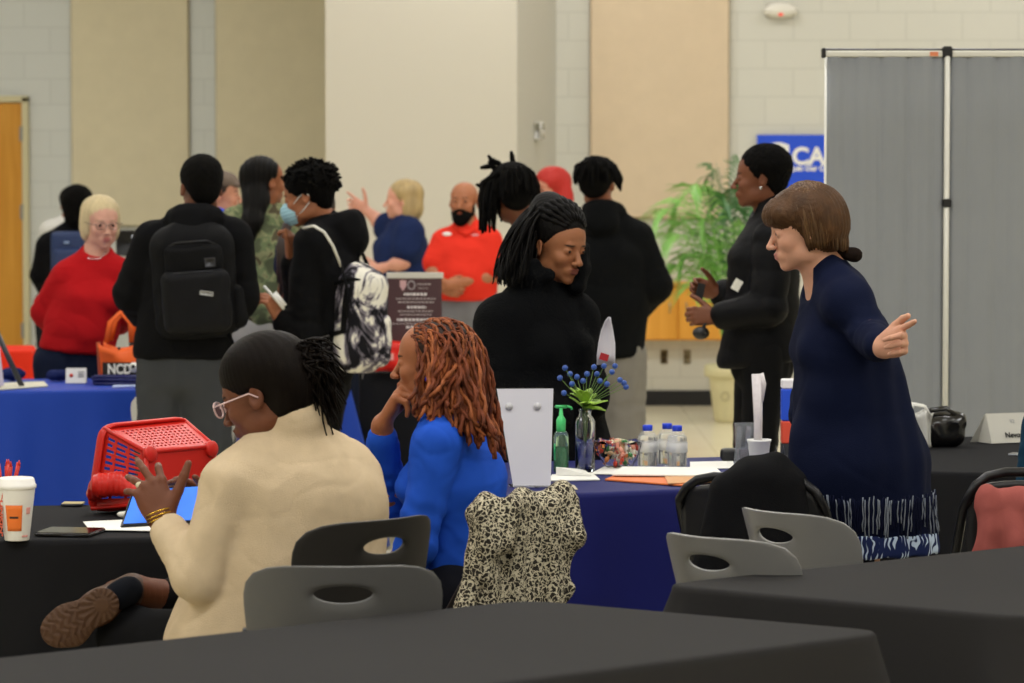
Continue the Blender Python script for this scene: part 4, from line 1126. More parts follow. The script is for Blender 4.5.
# water bottles
def bottle(px, py, label, parent=None):
    p = on(px, py); t = thing('water_bottle', label, 'bottle', p, group='small water bottles on the navy table')
    b = MB(); b.lathe([(.0, .004), (.018, .0), (.029, .003), (.0315, .010), (.0315, .034), (.0300, .038), (.0315, .042), (.0315, .078), (.0300, .082), (.0315, .086), (.030, .096), (.022, .108), (.0135, .114), (.0125, .120), (.0, .120)], seg=26)
    b.build('bottle_body', mat('pet_plastic', 'd9dee2', rough=.08, alpha=.20, spec=.8), t)
    b = MB(); b.lathe([(.0, .008), (.0285, .008), (.0285, .094), (.020, .1), (.0, .1)], seg=20); b.build('water', mat('water', 'fbfcfd', rough=.01, trans=1.0, ior=1.05), t)
    b = MB(); b.lathe([(.0305, .050), (.0322, .050), (.0322, .080), (.0305, .080)], seg=26); b.build('paper_band', mat('clear_label', 'f2f3f5', rough=.3, alpha=.30), t)
    b = MB(); b.lathe([(.0, .114), (.0150, .114), (.0152, .128), (.0140, .131), (.0, .131)], seg=22); b.build('cap', mat('blue_cap', '1f3fd0', rough=.4), t)
bottle(647.5, 468, 'small clear water bottle with blue cap standing beside the candy bowl, apart from the pair')
bottle(667, 466, 'small clear water bottle with blue cap, half hidden behind the right hand bottle')
bottle(677, 468.5, 'small clear water bottle with blue cap, front one of the close pair')
# papers and folders
def sheet(name, label, pts, z, m, cat='paper', th=.0015, group=None, lift=0):
    P = [on_plane(x, y, TZ) for x, y in pts]; c = sum(P, V(0, 0, 0)) / len(P); b = MB(); n = len(P)
    v = [(q.x - c.x, q.y - c.y, 0) for q in P] + [(q.x - c.x, q.y - c.y, th + (lift if i == 0 else 0)) for i, q in enumerate(P)]
    b.add(v, [tuple(range(n))[::-1], tuple(range(n, 2 * n))] + [(i, (i + 1) % n, n + (i + 1) % n, n + i) for i in range(n)])
    o = b.build(name, m, smooth=False); o.location = (c.x, c.y, TZ + z); return tag(o, label, cat, group)
mp_ = mat('white_paper', 'e9e8e2', rough=.7)
sheet('manila_folder', 'orange folder under the loose papers on the navy table', [(605, 481), (690, 487.5), (708, 482), (622, 474)], .002, mat('orange_folder', 'e0763a', rough=.6), 'folder', .004)
sheet('manila_folder', 'tan file folder sticking out to the right of the orange one', [(668, 486.5), (728, 484), (722, 476), (664, 478)], .0065, mat('tan_folder', 'cf9a68', rough=.65), 'folder', .003)
sheet('paper_sheet', 'white sheet lying on top of the orange and tan folders', [(612, 479), (724, 480), (716, 472), (622, 471)], .010, mp_, th=.004)
sheet('paper_sheet', 'white sheet in front of the candy bowl beside the bottles', [(590, 475), (640, 476), (655, 469), (604, 468)], .0025, mp_, th=.002)
sheet('paper_sheet', 'white sheet behind the bottles with a dark blue edge', [(690, 470), (735, 469), (733, 462), (690, 463)], .002, mp_, th=.002)
sheet('paper_sheet', 'loose paper pile between the sign holder and the vase', [(548, 482), (600, 481), (592, 474), (552, 476)], .002, mp_, th=.003)
sheet('paper_sheet', 'crumpled raised white paper by the foot of the vase', [(556, 477), (592, 478), (584, 472), (562, 473)], .006, mp_, th=.002, lift=.022)
sheet('small_card', 'small printed card at the front edge by the sign holder', [(552, 489), (578, 490.5), (574, 486), (556, 485.5)], .002, mat('beige_card', 'b9ae94', rough=.7), 'card')
sheet('paper_sheet', 'long white sheet reaching from the bottles toward the styrofoam cup', [(680, 468.5), (742, 466), (738, 461), (684, 461.5)], .005, mp_, th=.002) if False else None
# brochure holder, foam cup with rolled cutlery
p = on(749, 466)
t = thing('brochure_holder', 'empty clear acrylic brochure holder behind the foam cup', 'brochure holder', p, math.radians(12))
b = MB()
for dx in (-.030, .0, .030): b.box((dx, .02 + dx * .1, .06), (.0025, .05, .12), Matrix.Rotation(math.radians(6), 3, 'Y'))
b.box((0, .045, .065), (.062, .0025, .13), Matrix.Rotation(math.radians(-8), 3, 'X')); b.box((0, -.002, .03), (.062, .0025, .06)); b.box((0, .02, .002), (.062, .05, .003))
b.build('holder_wall', mat('cloudy_acrylic', 'dfe3ea', rough=.08, trans=.85, ior=1.35), t, smooth=False)
b = MB(); b.box((-.005, .01, .028), (.05, .02, .045), Matrix.Rotation(math.radians(-10), 3, 'X')); b.build('pale_leaflet', mat('pale_leaflet', 'b9a6ab', rough=.6), t, smooth=False)
p = on(759, 467.5)
t = thing('foam_cup', 'white styrofoam cup holding a wrapped roll on the navy table', 'cup', p)
b = MB(); b.lathe([(.0, .0), (.025, .0), (.026, .004), (.0345, .078), (.037, .080), (.0372, .086), (.034, .086), (.0325, .078), (.024, .006), (.0, .006)], seg=28); b.build('cup_wall', mat('styrofoam', 'eeeeec', rough=.6), t)
q = at(757, 378, p.y) - p
r = thing('wrapped_roll', 'long plastic wrapped white roll standing in the foam cup', 'roll', p + V(0, 0, .012))
b = MB(); b.tube([(-.004, 0, 0), (q.x * .45, .0, q.z * .5), (q.x, .0, q.z)], [.012, .0135, .017], 12); b.build('roll_body', mat('wrapped_plastic', 'd9d2d4', rough=.25, bump=.5, bscale=90), r)
b = MB(); b.tube([(q.x + .01, -.005, q.z + .002), (q.x + .02, -.008, q.z - .03), (q.x + .016, -.008, q.z - .085)], [.010, .008, .003], 8); b.build('loose_wrapper', MATS['wrapped_plastic'], r)
# dark stapler like boxes at the table's far side, blue bag behind
p = on(738, 461); o = SDF().box(p + V(0, 0, .02), (.055, .03, .02), rd=.012).mesh('black_case', h=.005); o.transform(Matrix.Translation(-p)); o = link('black_case', o, MATS['black_plastic']); o.location = p; tag(o, 'small black case left of the foam cup near the far table edge', 'case')
p = on(790, 462); t = thing('wire_basket', 'dark letter tray with binder clips partly hidden by the black coat', 'tray', p)
b = MB(); b.box((0, 0, .012), (.16, .06, .022), bev=.006); b.build('tray_base', mat('dark_grey_plastic', '3b3d40', rough=.4), t)
for i in range(4): b = MB(); x = -.05 + i * .022; b.tube([(x, -.03, .02), (x + .004, -.032, .055), (x + .010, -.03, .02)], .0014, 6); b.build('binder_clip', MATS['steel'], t)
def tote():
    Yb = 9.9; c = at(789, 440, Yb); t = thing('shopping_bag', 'blue and red bag glimpsed between the black puffer coat and navy dress', 'bag', V(c.x, Yb, 0)); z0 = 0
    # stands on a stool hidden behind the navy table
    for z_, zz, cc, nm in ((.80, .87, 'e0523a', 'red_band'), (.87, .97, '2350d0', 'blue_panel'), (.97, 1.0, 'e9e6ea', 'white_top')):
        b = MB(); b.box((0, 0, (z_ + zz) / 2 - .0), (.05, .05, zz - z_), bev=.004); b.build(nm, mat('bag_' + nm, cc, rough=.5), t, smooth=False)
    b = MB(); b.box((0, 0, .4), (.05, .05, .8)); b.build('stand', MATS['dark_grey_plastic'], t, smooth=False)
tote()

# ------------------------------------------------------------------ things on the left black table
# paper coffee cup
p = on(17, 540); sc_ = FPX / p.y
t = thing('paper_cup', 'white paper coffee cup with an orange label and red lettering', 'cup', p)
Hc = 65 / sc_
b = MB(); b.lathe([(.0, .002), (.029, .0), (.030, .003), (.0445, Hc * .80), (.0445, Hc * .82), (0, Hc * .82)], seg=36); b.build('cup_wall', mat('cup_white', 'ece9e0', rough=.45), t)
b = MB(); b.lathe([(.046, Hc * .80), (.0475, Hc * .81), (.0475, Hc * .86), (.045, Hc * .875), (.0425, Hc * .95), (.040, Hc * .97), (.0, Hc * .965)], seg=36); b.build('lid', mat('lid_white', 'f2efe8', rough=.35), t)
def wrap(z0, z1, a0, a1, m, name, off=.0012):
    b = MB(); rows = []
    for i in range(7):
        z = z0 + (z1 - z0) * i / 6; r = .030 + (.0445 - .030) * z / (Hc * .80) + off
        rows.append([(r * math.sin(math.radians(a0 + (a1 - a0) * j / 10)), -r * math.cos(math.radians(a0 + (a1 - a0) * j / 10)), z) for j in range(11)])
    b.grid(rows, thick=.0003); o = b.build(name, m, t); return o
wrap(Hc * .16, Hc * .56, -32, 28, mat('label_orange', 'f07a2c', rough=.6), 'orange_label')
wrap(Hc * .355, Hc * .385, -18, 14, m_bk, 'label_scribble', .0018); 
text("DUNKIN'", (-.0345, -.022, Hc * .42), .026, mat('cup_lettering', 'e4603c', rough=.6), t, rz=math.radians(-62), rx=math.radians(90), ry=math.radians(90), bold=.001)
wrap(Hc * .42, Hc * .52, 44, 62, mat('cup_mark_pink', 'eba79a', rough=.6), 'pink_mark')
wrap(Hc * .06, Hc * .09, 30, 60, MATS['cup_mark_pink'], 'pink_line')
# red gift bow / straws behind the cup
p = on(6, 522)
t = thing('pen_holder', 'dark holder full of bright red pens behind the paper cup', 'pen holder', p)
b = MB(); b.lathe([(0, 0), (.035, 0), (.037, .10), (.033, .10), (.031, .004), (0, .004)], seg=20); b.build('holder_wall', MATS['black_plastic'], t)
rng = random.Random(3)
for i in range(9):
    a = rng.uniform(0, 6.28); b = MB(); x, y = .022 * math.cos(a), .022 * math.sin(a)
    b.tube([(x * .4, y * .4, .006), (x * 1.0, y, .10), (x * 1.5, y * 1.4, .135 + rng.uniform(0, .02))], [.0045, .0045, .0055], 8); b.tube([(x * 1.5, y * 1.4, .14), (x * 1.6, y * 1.5, .158)], [.005, .001], 6)
    b.build('red_pen', mat('red_plastic_pen', 'c4281c', rough=.35), t)
# phone
def slab(name, label, pts, z, th, m, cat, m2=None, scr='screen'):
    P = [on_plane(x, y, TZ) for x, y in pts]; c = sum(P, V(0, 0, 0)) / 4
    t = thing(name, label, cat, (c.x, c.y, TZ + z))
    ux = (P[1] - P[0]); vy = (P[3] - P[0]); a = math.atan2(ux.y, ux.x)
    b = MB(); b.box((0, 0, th / 2), (ux.length, vy.length, th), Matrix.Rotation(a, 3, 'Z'), bev=min(.003, th * .4)); b.build('case', m, t)
    b = MB(); b.box((0, 0, th + .0003), (ux.length * .94, vy.length * .92, .0006), Matrix.Rotation(a, 3, 'Z')); b.build(scr, m2, t, smooth=False)
    return t
slab('smartphone', 'black smartphone lying flat on the table near the paper cup', [(42, 537), (98, 538), (96, 532), (44, 531)], .002, .009, mat('phone_case', '2a2624', rough=.3), 'phone', mat('phone_screen', '0c0c0e', rough=.08))
slab('name_badge', 'small card with a pale stripe at the far side of the black table', [(62, 507), (84, 507), (84, 504.5), (62, 504.5)], .002, .006, mat('badge_dark', '20242c', rough=.4), 'card', mat('badge_gold', 'b0a070', rough=.5), 'stripe')
sheet('paper_sheet', 'white sheet lying under the hand of the woman in beige', [(88, 529), (175, 528), (168, 519), (83, 523)], .002, mp_, th=.002)
sheet('paper_sheet', 'thin white sheet sticking out in front of the other one', [(96, 532), (150, 533), (152, 527), (92, 527)], .0045, mp_, th=.0015)
# crumpled wrapper
p = on(128, 519); d = SDF(); d.ell(p + V(0, 0, .012), (.028, .014, .011)); d.cone(p + V(.02, 0, .01), p + V(.045, .004, .006), .009, .004)
me = d.mesh('snack_wrapper', h=.003, disp=lambda v, n: .002 * wav(v, 160)); me.transform(Matrix.Translation(-p)); o = link('snack_wrapper', me, mat('white_foil', 'd9d6cc', rough=.25, bump=.5, bscale=200)); o.location = p; tag(o, 'crumpled white snack wrapper on the papers by the red basket', 'wrapper')

# red shopping basket lying on its side
def basket():
    rng = random.Random(2)
    Yb = on_plane(150, 512, TZ).y
    mr = mat('red_basket_plastic', 'c2231a', rough=.35, spec=.35, var=.03, vscale=4)
    base0 = on_plane(146, 513, TZ)
    t = thing('shopping_basket', 'red plastic shopping basket tipped on its side on the black table', 'basket', (base0.x, base0.y, TZ + .002))
    o0 = t.location
    # eight corners: the open rim R* and the base B*, given by where they show and how far back they lie
    def J(px, py, dy): return at(px, py, base0.y + dy) - o0
    # rim: near-bottom-left, near-top-left, far-top-right, far-bottom-right
    R = [J(92, 527, -.02), J(104, 428, .00), J(184, 420, .22), J(190, 508, .22)]
    B = [J(147, 525, -.12), J(146, 452, -.10), J(214, 446, .07), J(214, 505, .07)]
    R[0].z = .012; R[3].z = .012; B[0].z = .035; B[3].z = .035
    def face(P00, P10, P11, P01, nu, nv, hole, mate, name, par=t, th=.003):
        b = MB(); idx = {}; vs = []
        for i in range(nu + 1):
            for j in range(nv + 1):
                u, v = i / nu, j / nv; p = (P00 * (1 - u) + P10 * u) * (1 - v) + (P01 * (1 - u) + P11 * u) * v; vs.append(p)
        f = [(i * (nv + 1) + j, (i + 1) * (nv + 1) + j, (i + 1) * (nv + 1) + j + 1, i * (nv + 1) + j + 1) for i in range(nu) for j in range(nv) if not hole(i, j, nu, nv)]
        b.add(vs, f); o = b.build(name, mate, par, smooth=False); md = o.modifiers.new('t', 'SOLIDIFY'); md.thickness = th; md.offset = 0; return o
    face(B[0], B[3], B[2], B[1], 6, 6, lambda *a: False, mr, 'basket_bottom')
    def slots(i, j, nu, nv):        # long slots in staggered columns
        if i < 3 or i > nu - 4 or j < 3 or j > nv - 3: return False
        return (j % 2 == 1) and (i % 7) not in (0,) and not (i % 7 == 6 and j % 4 == 1)
    face(R[0], B[0], B[1], R[1], 24, 26, slots, mr, 'end_wall')          # slotted wall towards the viewer's left
    face(R[3], B[3], B[2], R[2], 24, 26, slots, mr, 'end_wall')
    def perf(i, j, nu, nv):
        if i < 3 or i > nu - 4 or j < 4 or j > nv - 4: return False
        return (i + j) % 2 == 0 and i % 2 == 0
    face(R[1], B[1], B[2], R[2], 22, 34, perf, mr, 'side_wall')          # perforated wall on top
    face(R[0], B[0], B[3], R[3], 22, 34, perf, mr, 'side_wall')
    # rolled rim, rounded corners, edges
    b = MB(); cen = sum(R, V(0, 0, 0)) / 4; path = []
    for i in range(4):
        a, c_, n_ = R[i - 1], R[i], R[(i + 1) % 4]
        for q in range(5):
            u = q / 4; s0, s1 = c_.lerp(a, .14), c_.lerp(n_, .14); path.append(s0 * (1 - u) ** 2 + c_ * 2 * u * (1 - u) + s1 * u * u)
    path.append(path[0]); ax = (sum(B, V(0, 0, 0)) / 4 - cen).normalized()
    b.tube([p + (p - cen).normalized() * .006 + V(0, 0, .0) for p in path], [(.007, .016)] * len(path), 10, cap=False, flat=ax.cross(path[1] - path[0])); b.build('rolled_rim', mr, t)
    b = MB()
    for i in range(4): b.tube([R[i], B[i]], .006, 8); b.tube([B[i], B[(i + 1) % 4]], .007, 8)
    b.build('edge_rib', mr, t)
    n = (B[1] - B[0]).cross(B[3] - B[0]).normalized()
    if n.y > 0: n = -n
    for q in (1, 2):
        b = MB(); cc = B[q].lerp(sum(B, V(0, 0, 0)) / 4, .10); M = n.to_track_quat('Z', 'Y').to_matrix()
        b.lathe([(0, -.006), (.021, -.006), (.021, .008), (.018, .011), (.0, .011)], cc, 20, M=M); b.build('foot', mr, t)
    # handle folded against the rim
    b = MB(); h0, h1 = R[0].lerp(R[1], .1) + V(.0, -.02, .0), R[0].lerp(B[0], .5) + V(0, -.03, .03)
    d = SDF(); d.path([h0 + o0 + V(.005, 0, .02), h0 + o0 + V(.03, -.035, .045), h0 + o0 + V(.075, -.04, .05), h1 + o0 + V(.05, .0, .01)], [.022, .028, .028, .018], k=.02)
    me = d.mesh('handle', h=.005, disp=lambda v, n_: .0012 * np.sin(v[:, 0] * 420)); link('handle', me, mr, t, True)
basket()
# laptop-like tablet held above the papers
pt = [at(160, 524, 7.35), at(188, 524, 7.30), at(173, 492, 7.55), at(147, 486, 7.60)]
t = thing('tablet_computer', 'tablet with a bright blue screen behind the hand of the woman in beige', 'tablet', (pt[0] + pt[1] + pt[2] + pt[3]) / 4)
a_, b_ = at(136, 527, 7.25), at(190, 524, 7.22); ux = (b_ - a_).normalized(); vy = perp((at(165, 484, 7.36) - at(163, 526, 7.24)), ux); nn = ux.cross(vy)
M = Matrix((ux, vy, nn)).transposed()
b = MB(); b.box((0, 0, 0), (.20, .13, .008), M, bev=.003); b.build('case', mat('tablet_case', '1c1d22', rough=.4), t)
b = MB(); b.box(nn * .0045, (.185, .115, .001), M); b.build('screen', mat('tablet_screen', '3a78e8', rough=.2, emit='4c86f0', estr=.7), t, smooth=False)

# ------------------------------------------------------------------ things on the royal blue table
p = on(118, 382); sc_ = FPX / p.y
t = thing('tote_bag', 'orange and black plastic tote bag with white lettering', 'bag', p)
s1 = 1 / sc_; mo = mat('orange_bag', 'f0641c', rough=.5, bump=.3, bscale=40)
def Lb(x, y, dy=0): return V((x - 118) * s1, dy, (382 - y) * s1)
b = MB(); rows = []
for i in range(9):
    v = i / 8; y = 382 - 36 * v - 9 * max(0, (v - .8) / .2) * 0
    xl = 104 + (99.5 - 104) * v; xr = 141 + (137 - 141) * v; row = []
    for j in range(15):
        u = j / 14; x = xl + (xr - xl) * u; yy = y + (6 * math.sin(math.pi * u) if i == 8 else 4 * math.sin(math.pi * u) * (i == 7)) - (3 if i == 8 else 0)
        row.append(Lb(x, yy, -.05 + .012 * math.sin(u * 5 + v * 3)))
    rows.append(row)
b.grid(rows, thick=.002); b.build('front_panel', mo, t)
b = MB(); b.grid([[r[0] for r in rows], [V(r[0].x - .02 - .012 * (1 - i / 8), .06, r[0].z) for i, r in enumerate(rows)], [V(r[0].x - .012 - .03 * (1 - i / 8), .13, r[0].z) for i, r in enumerate(rows)]], thick=.002); b.build('gusset', mat('orange_bag_dark', 'a83c10', rough=.6), t)
b = MB(); b.grid([[V(q.x, .13, q.z) for q in r] for r in rows], thick=.002); b.build('back_panel', mo, t)
b = MB(); b.grid([[r[-1] for r in rows], [V(r[-1].x, .13, r[-1].z) for r in rows]], thick=.002); b.build('gusset', MATS['orange_bag_dark'], t)
b = MB(); b.box(Lb(122.5, 368.5, -.068), (36 * s1, .003, 14 * s1)); b.build('black_band', mat('bag_black', '1a1612', rough=.5), t, smooth=False)
text('NCD', Lb(109.5, 368.5, -.071), 13.5 * s1, m_wh, t, bold=.002, align='LEFT', sx=.80)
b = MB(); b.lathe([(0, 0), (5.2 * s1, 0), (5.2 * s1, .002), (0, .002)], Lb(136, 366.5, -.070), 20, M=Matrix.Rotation(math.pi / 2, 3, 'X')); b.build('round_emblem', m_wh, t)
b = MB(); b.lathe([(0, 0), (2.0 * s1, 0), (2.0 * s1, .002), (0, .002)], Lb(135.2, 365.6, -.0725), 12, M=Matrix.Rotation(math.pi / 2, 3, 'X')); b.build('emblem_center', m_bk, t)
for dy in (-.045, .12):
    b = MB(); b.tube([Lb(108, 342, dy), Lb(112, 322, dy), Lb(122, 312, dy + .01), Lb(132, 322, dy), Lb(133, 342, dy)], [(.012, .0015)] * 5, 6); b.build('handle', mo, t)
b = MB(); b.lathe([(0, 0), (.007, 0), (0, .003)], Lb(121, 347.5, -.064), 8, M=Matrix.Rotation(math.pi / 2, 3, 'X')); b.build('snap_button', m_bk, t)
p = on(122, 384.5); t = thing('display_tray', 'dark blue shallow tray in front of the orange tote bag', 'tray', p)
b = MB(); b.box((0, .0, .012), (.24, .10, .022), bev=.004); b.box((0, -.045, .03), (.25, .012, .02), bev=.003); b.box((0, .045, .03), (.25, .012, .02), bev=.003)
b.build('tray_body', mat('tray_blue', '161c66', rough=.45), t)
p = on(76, 383.5); t = thing('tent_card', 'small white tent card standing on the royal blue table', 'card', p)
b = MB(); b.box((0, 0, .034), (.088, .002, .066), Matrix.Rotation(math.radians(-15), 3, 'X')); b.box((0, .024, .034), (.088, .002, .066), Matrix.Rotation(math.radians(15), 3, 'X')); b.build('card_sheet', mat('card_white', 'dcdad6', rough=.6), t, smooth=False)
b = MB(); b.lathe([(0, 0), (.009, 0), (0, .001)], (-.02, -.0035, .035), 10, M=Matrix.Rotation(math.pi / 2, 3, 'X')); b.build('red_mark', m_redp, t)
b = MB()
for i in range(4): b.box((.022, -.0035 + .0, .05 - i * .01), (.028 - .004 * (i % 2), .001, .004), Matrix.Rotation(math.radians(-15), 3, 'X'))
b.build('printed_line', mat('grey_print', '707074', rough=.6), t, smooth=False)
def lump(name, label, pts, m, cat, h=.006, folds=.004):
    d = SDF()
    for (x, y, r) in pts: q = on_plane(x, y, TZ); d.ell(q + V(0, .03, r * .75 + .004), (r * 1.5, r, r * .75), k=.03)
    me = d.mesh(name, h=h, disp=lambda v, n: folds * wav(v, 90)); v = np.array([w.co[:] for w in me.vertices]); c = v.mean(0); c[2] = v[:, 2].min(); me.transform(Matrix.Translation(-Vector(c)))
    o = link(name, me, m); o.location = (c[0], c[1], TZ + .003); return tag(o, label, cat)
lump('folded_cloth', 'small navy folded cloth left of the white tent card', [(53, 382, .025), (60, 382, .028)], mat('navy_knit', '1b2450', rough=.9), 'cloth')
lump('cap', 'navy baseball cap at the left end of the royal blue table', [(14, 382, .032), (8, 382, .03)], MATS['navy_knit'], 'cap')
p = on(26, 389)
sheet('paper_sheet', 'white leaflets fanned on the left end of the royal blue table', [(-4, 391), (48, 387), (44, 382.5), (4, 384)], .002, mat('leaflet', 'c9c6b4', rough=.7), th=.004)
sheet('paper_sheet', 'pale leaflet lying on the royal blue table before the blue tray', [(112, 388), (136, 387), (136, 384), (116, 384)], .002, mat('leaflet_blue', 'a9b8dc', rough=.7), th=.002)
p = on(-1, 388); t = thing('picture_easel', 'dark easel stand with a pale card cut by the left frame edge', 'easel', p)
b = MB(); b.tube([(.0, 0, .002), (-.02, .0, .25)], .008); b.tube([(.085, .08, .002), (-.015, .03, .24)], .012); b.build('easel_leg', MATS['dark_grey_plastic'], t)
b = MB(); b.box((-.02, -.02, .10), (.07, .004, .19), Matrix.Rotation(math.radians(-12), 3, 'X') @ Matrix.Rotation(math.radians(-8), 3, 'Y')); b.build('pale_card', mat('lilac_card', 'b8b0c4', rough=.6), t, smooth=False)

# ------------------------------------------------------------------ far black table: placard and red bag
p = on(415, 372); sc_ = FPX / p.y; s1 = 1 / sc_
t = thing('placard', 'dark maroon placard with white text lines and a white top strip', 'sign', p)
Hh = (372 - 277) * s1
b = MB(); b.box((0, 0, Hh / 2), (54 * s1, .006, Hh)); b.build('board', mat('maroon_board', '4a3033', rough=.5), t, smooth=False)
b = MB(); b.box((0, -.001, Hh + .008), (57 * s1, .012, 6 * s1), bev=.002); b.build('top_strip', mat('strip_white', 'cdc9bc', rough=.5), t, smooth=False)
def Lp(x, y): return V((x - 415) * s1, -.0045, (372 - y) * s1)
b = MB(); b.add([Lp(400, 280), Lp(406.5, 280), Lp(406.5, 286), Lp(403, 291), Lp(400, 286)], [(0, 4, 3, 2, 1)]); b.build('shield_emblem', mat('emblem_rose', 'c9a0a0', rough=.6), t, smooth=False)
b = MB(); b.tube([Lp(411.5 + 3.4 * math.cos(a), 285 + 4.2 * math.sin(a)) for a in [i * .5236 for i in range(13)]], .003, 5, cap=False); b.build('round_emblem', mat('emblem_grey', 'a8a0a0', rough=.6), t)
mln = mat('print_line', 'b9adab', rough=.6); mlb = mat('print_line_bold', 'e4dcda', rough=.6)
for (x0, x1, y, hgt, bold) in ((417, 431, 284, 1.6, 0), (418, 428, 288, 1.0, 0), (404, 427, 294, 2.6, 1), (396, 436, 298.5, 1.6, 0), (398, 434, 302, 1.8, 0), (407, 426, 307, 2.4, 1), (398, 433, 311, 1.5, 0), (400, 432, 314.5, 1.5, 0), (397, 438, 319.5, 2.6, 1), (392, 428, 323.5, 1.4, 0), (406, 424, 327, 2.4, 1)):
    b = MB(); rr = random.Random(int(y)); x = x0
    while x < x1:
        w = rr.uniform(1.4, 4.2); w = min(w, x1 - x); q0 = Lp(x + w / 2, y); b.box(q0, (w * s1 * .9, .001, hgt * s1 * (.95 if bold else .7))); x += w + .7
    b.build('text_line', mlb if bold else mln, t, smooth=False)
d = SDF(); q0 = on(389, 372.5); d.box(q0 + V(0, 0, .075), (.085, .05, .068), rd=.03); d.ell(q0 + V(.05, 0, .05), (.06, .05, .05))
me = d.mesh('red_bag', h=.008, disp=lambda v, n: .005 * wav(v, 45)); me.transform(Matrix.Translation(-q0)); t = thing('gift_bag', 'glossy red plastic bag on the far black table before the placard', 'bag', q0)
link('bag_body', me, mat('red_plastic_bag', 'e0281c', rough=.35), t)
b = MB(); b.box((.008, -.056, .075), (.03, .003, .03)); b.build('pale_print', mat('pink_print', 'f0a8a0', rough=.6), t, smooth=False)

# ------------------------------------------------------------------ things on the right black table
p = on(935, 446); s1 = p.y / FPX
t = thing('handbag', 'glossy black leather handbag on the table by the grey screen', 'handbag', p)
d = SDF(); d.box(p + V(.03, 0, .055), (.062, .05, .052), rd=.03); d.cone(p + V(-.02, -.01, .08), p + V(.075, -.01, .085), .032, .024, k=.02); d.ell(p + V(-.03, 0, .04), (.05, .05, .04))
me = d.mesh('bag', h=.005, disp=lambda v, n: .004 * (1 - 2 * np.abs(wav(v, 42)))); link('bag_body', me, mat('black_leather', '0e0d0d', rough=.22, coat=.3), t, True)
b = MB(); b.tube([(-.045, -.03, .09), (-.02, -.045, .122), (.03, -.045, .128), (.075, -.03, .10), (.092, -.02, .06)], [(.009, .003)] * 5, 8); b.build('strap', MATS['black_leather'], t)
p = on(918, 447)
t = thing('paper_bag', 'small white bag with loop handles beside the black handbag', 'bag', p)
b = MB(); n = 14; rows = []
for i in range(8):
    v = i / 7; rows.append([V((-.05 + .085 * (j / n)) * (1 + .1 * v), -.02 + .02 * math.sin(j * .9 + v * 2) - .02 * v, .115 * v + .008 * math.sin(j * .7) * v) for j in range(n + 1)])
b.grid(rows, thick=.002); b.grid([[q + V(.0, .07, 0) for q in r] for r in rows], thick=.002)
b.grid([[r[-1] for r in rows], [r[-1] + V(.012, .035, 0) for r in rows], [r[-1] + V(0, .07, 0) for r in rows]], thick=.002)
b.build('bag_wall', mat('white_bag', 'd9d8d2', rough=.5), t)
for q in (0, .05):
    b = MB(); b.tube([(-.04, -.03 + q, .10), (-.02, -.04 + q, .142), (.02, -.035 + q, .135), (.04, -.03 + q, .10)], [(.007, .002)] * 4, 6); b.build('handle', MATS['white_bag'], t)
p = on(1008, 442); s1 = p.y / FPX
t = thing('name_tent', 'white folded name tent standing on the right hand black table', 'name tent', p, math.radians(24))
b = MB(); Wn, Hn = .20, .098
b.box((.01, -.022, Hn / 2), (Wn, .002, Hn * 1.05), Matrix.Rotation(math.radians(-20), 3, 'X')); b.build('front_leaf', mat('name_tent_white', 'c9c7be', rough=.6), t, smooth=False)
b = MB(); b.add([(-.09, -.04, 0), (-.09, .05, 0), (-.09, .0, Hn), (-.088, -.04, 0), (-.088, .05, 0), (-.088, .0, Hn)], [(0, 1, 2), (5, 4, 3), (0, 3, 4, 1), (1, 4, 5, 2), (2, 5, 3, 0)])
b.add([(-.12, .045, 0), (.11, .05, 0), (.11, .0, Hn), (-.09, .0, Hn)], [(0, 1, 2, 3)]); b.build('back_leaf', MATS['name_tent_white'], t, smooth=False)
text('Nevonne', (.015, -.0345, .026), .026, m_bk, t, bold=.0006, rx=math.radians(70))
text('Y2', (.005, -.0165, .07), .018, mat('grey_print2', '9a9a9e'), t, rx=math.radians(70))
slab('pen', 'clear pen lying in front of the white name tent', [(1010, 456), (1024, 456.5), (1024, 455), (1010, 454.5)], .002, .005, mat('pen_clear', 'a9abb0', rough=.2), 'pen', MATS['steel'], 'clip')
# monitor standing behind the woman in red
t = thing('display_screen', 'small black monitor on a thin stand at the far left wall', 'monitor', V(at(131, 240, 18.5).x, 18.5, 0))
zc = at(131, 243, 18.5).z
b = MB(); b.box((0, 0, zc), (.17, .04, .15), bev=.006); b.build('housing', MATS['black_plastic'], t)
b = MB(); b.box((.03, -.022, zc + .01), (.04, .003, .07)); b.build('lit_screen', mat('lit_screen', 'dfe6f4', emit='dfe6f4', estr=.6), t, smooth=False)
b = MB(); b.tube([(0, 0, .02), (0, 0, zc - .07)], .015); b.lathe([(0, 0), (.16, 0), (.15, .02), (0, .03)], seg=20); b.build('stand', MATS['black_plastic'], t)
# ------------------------------------------------------------------ the people, each in the pose of the photograph
m_hblack = mat('black_hair', '0a0807', rough=.5, spec=.12, bump=.5, bscale=500, stretch=(1, 1, .25), sheen=.1)
m_hafro = mat('black_curly_hair', '070605', rough=.9, bump=.9, bscale=260)
SK_D, SK_M, SK_L = '6b3e28', '8d5536', 'c98f74'

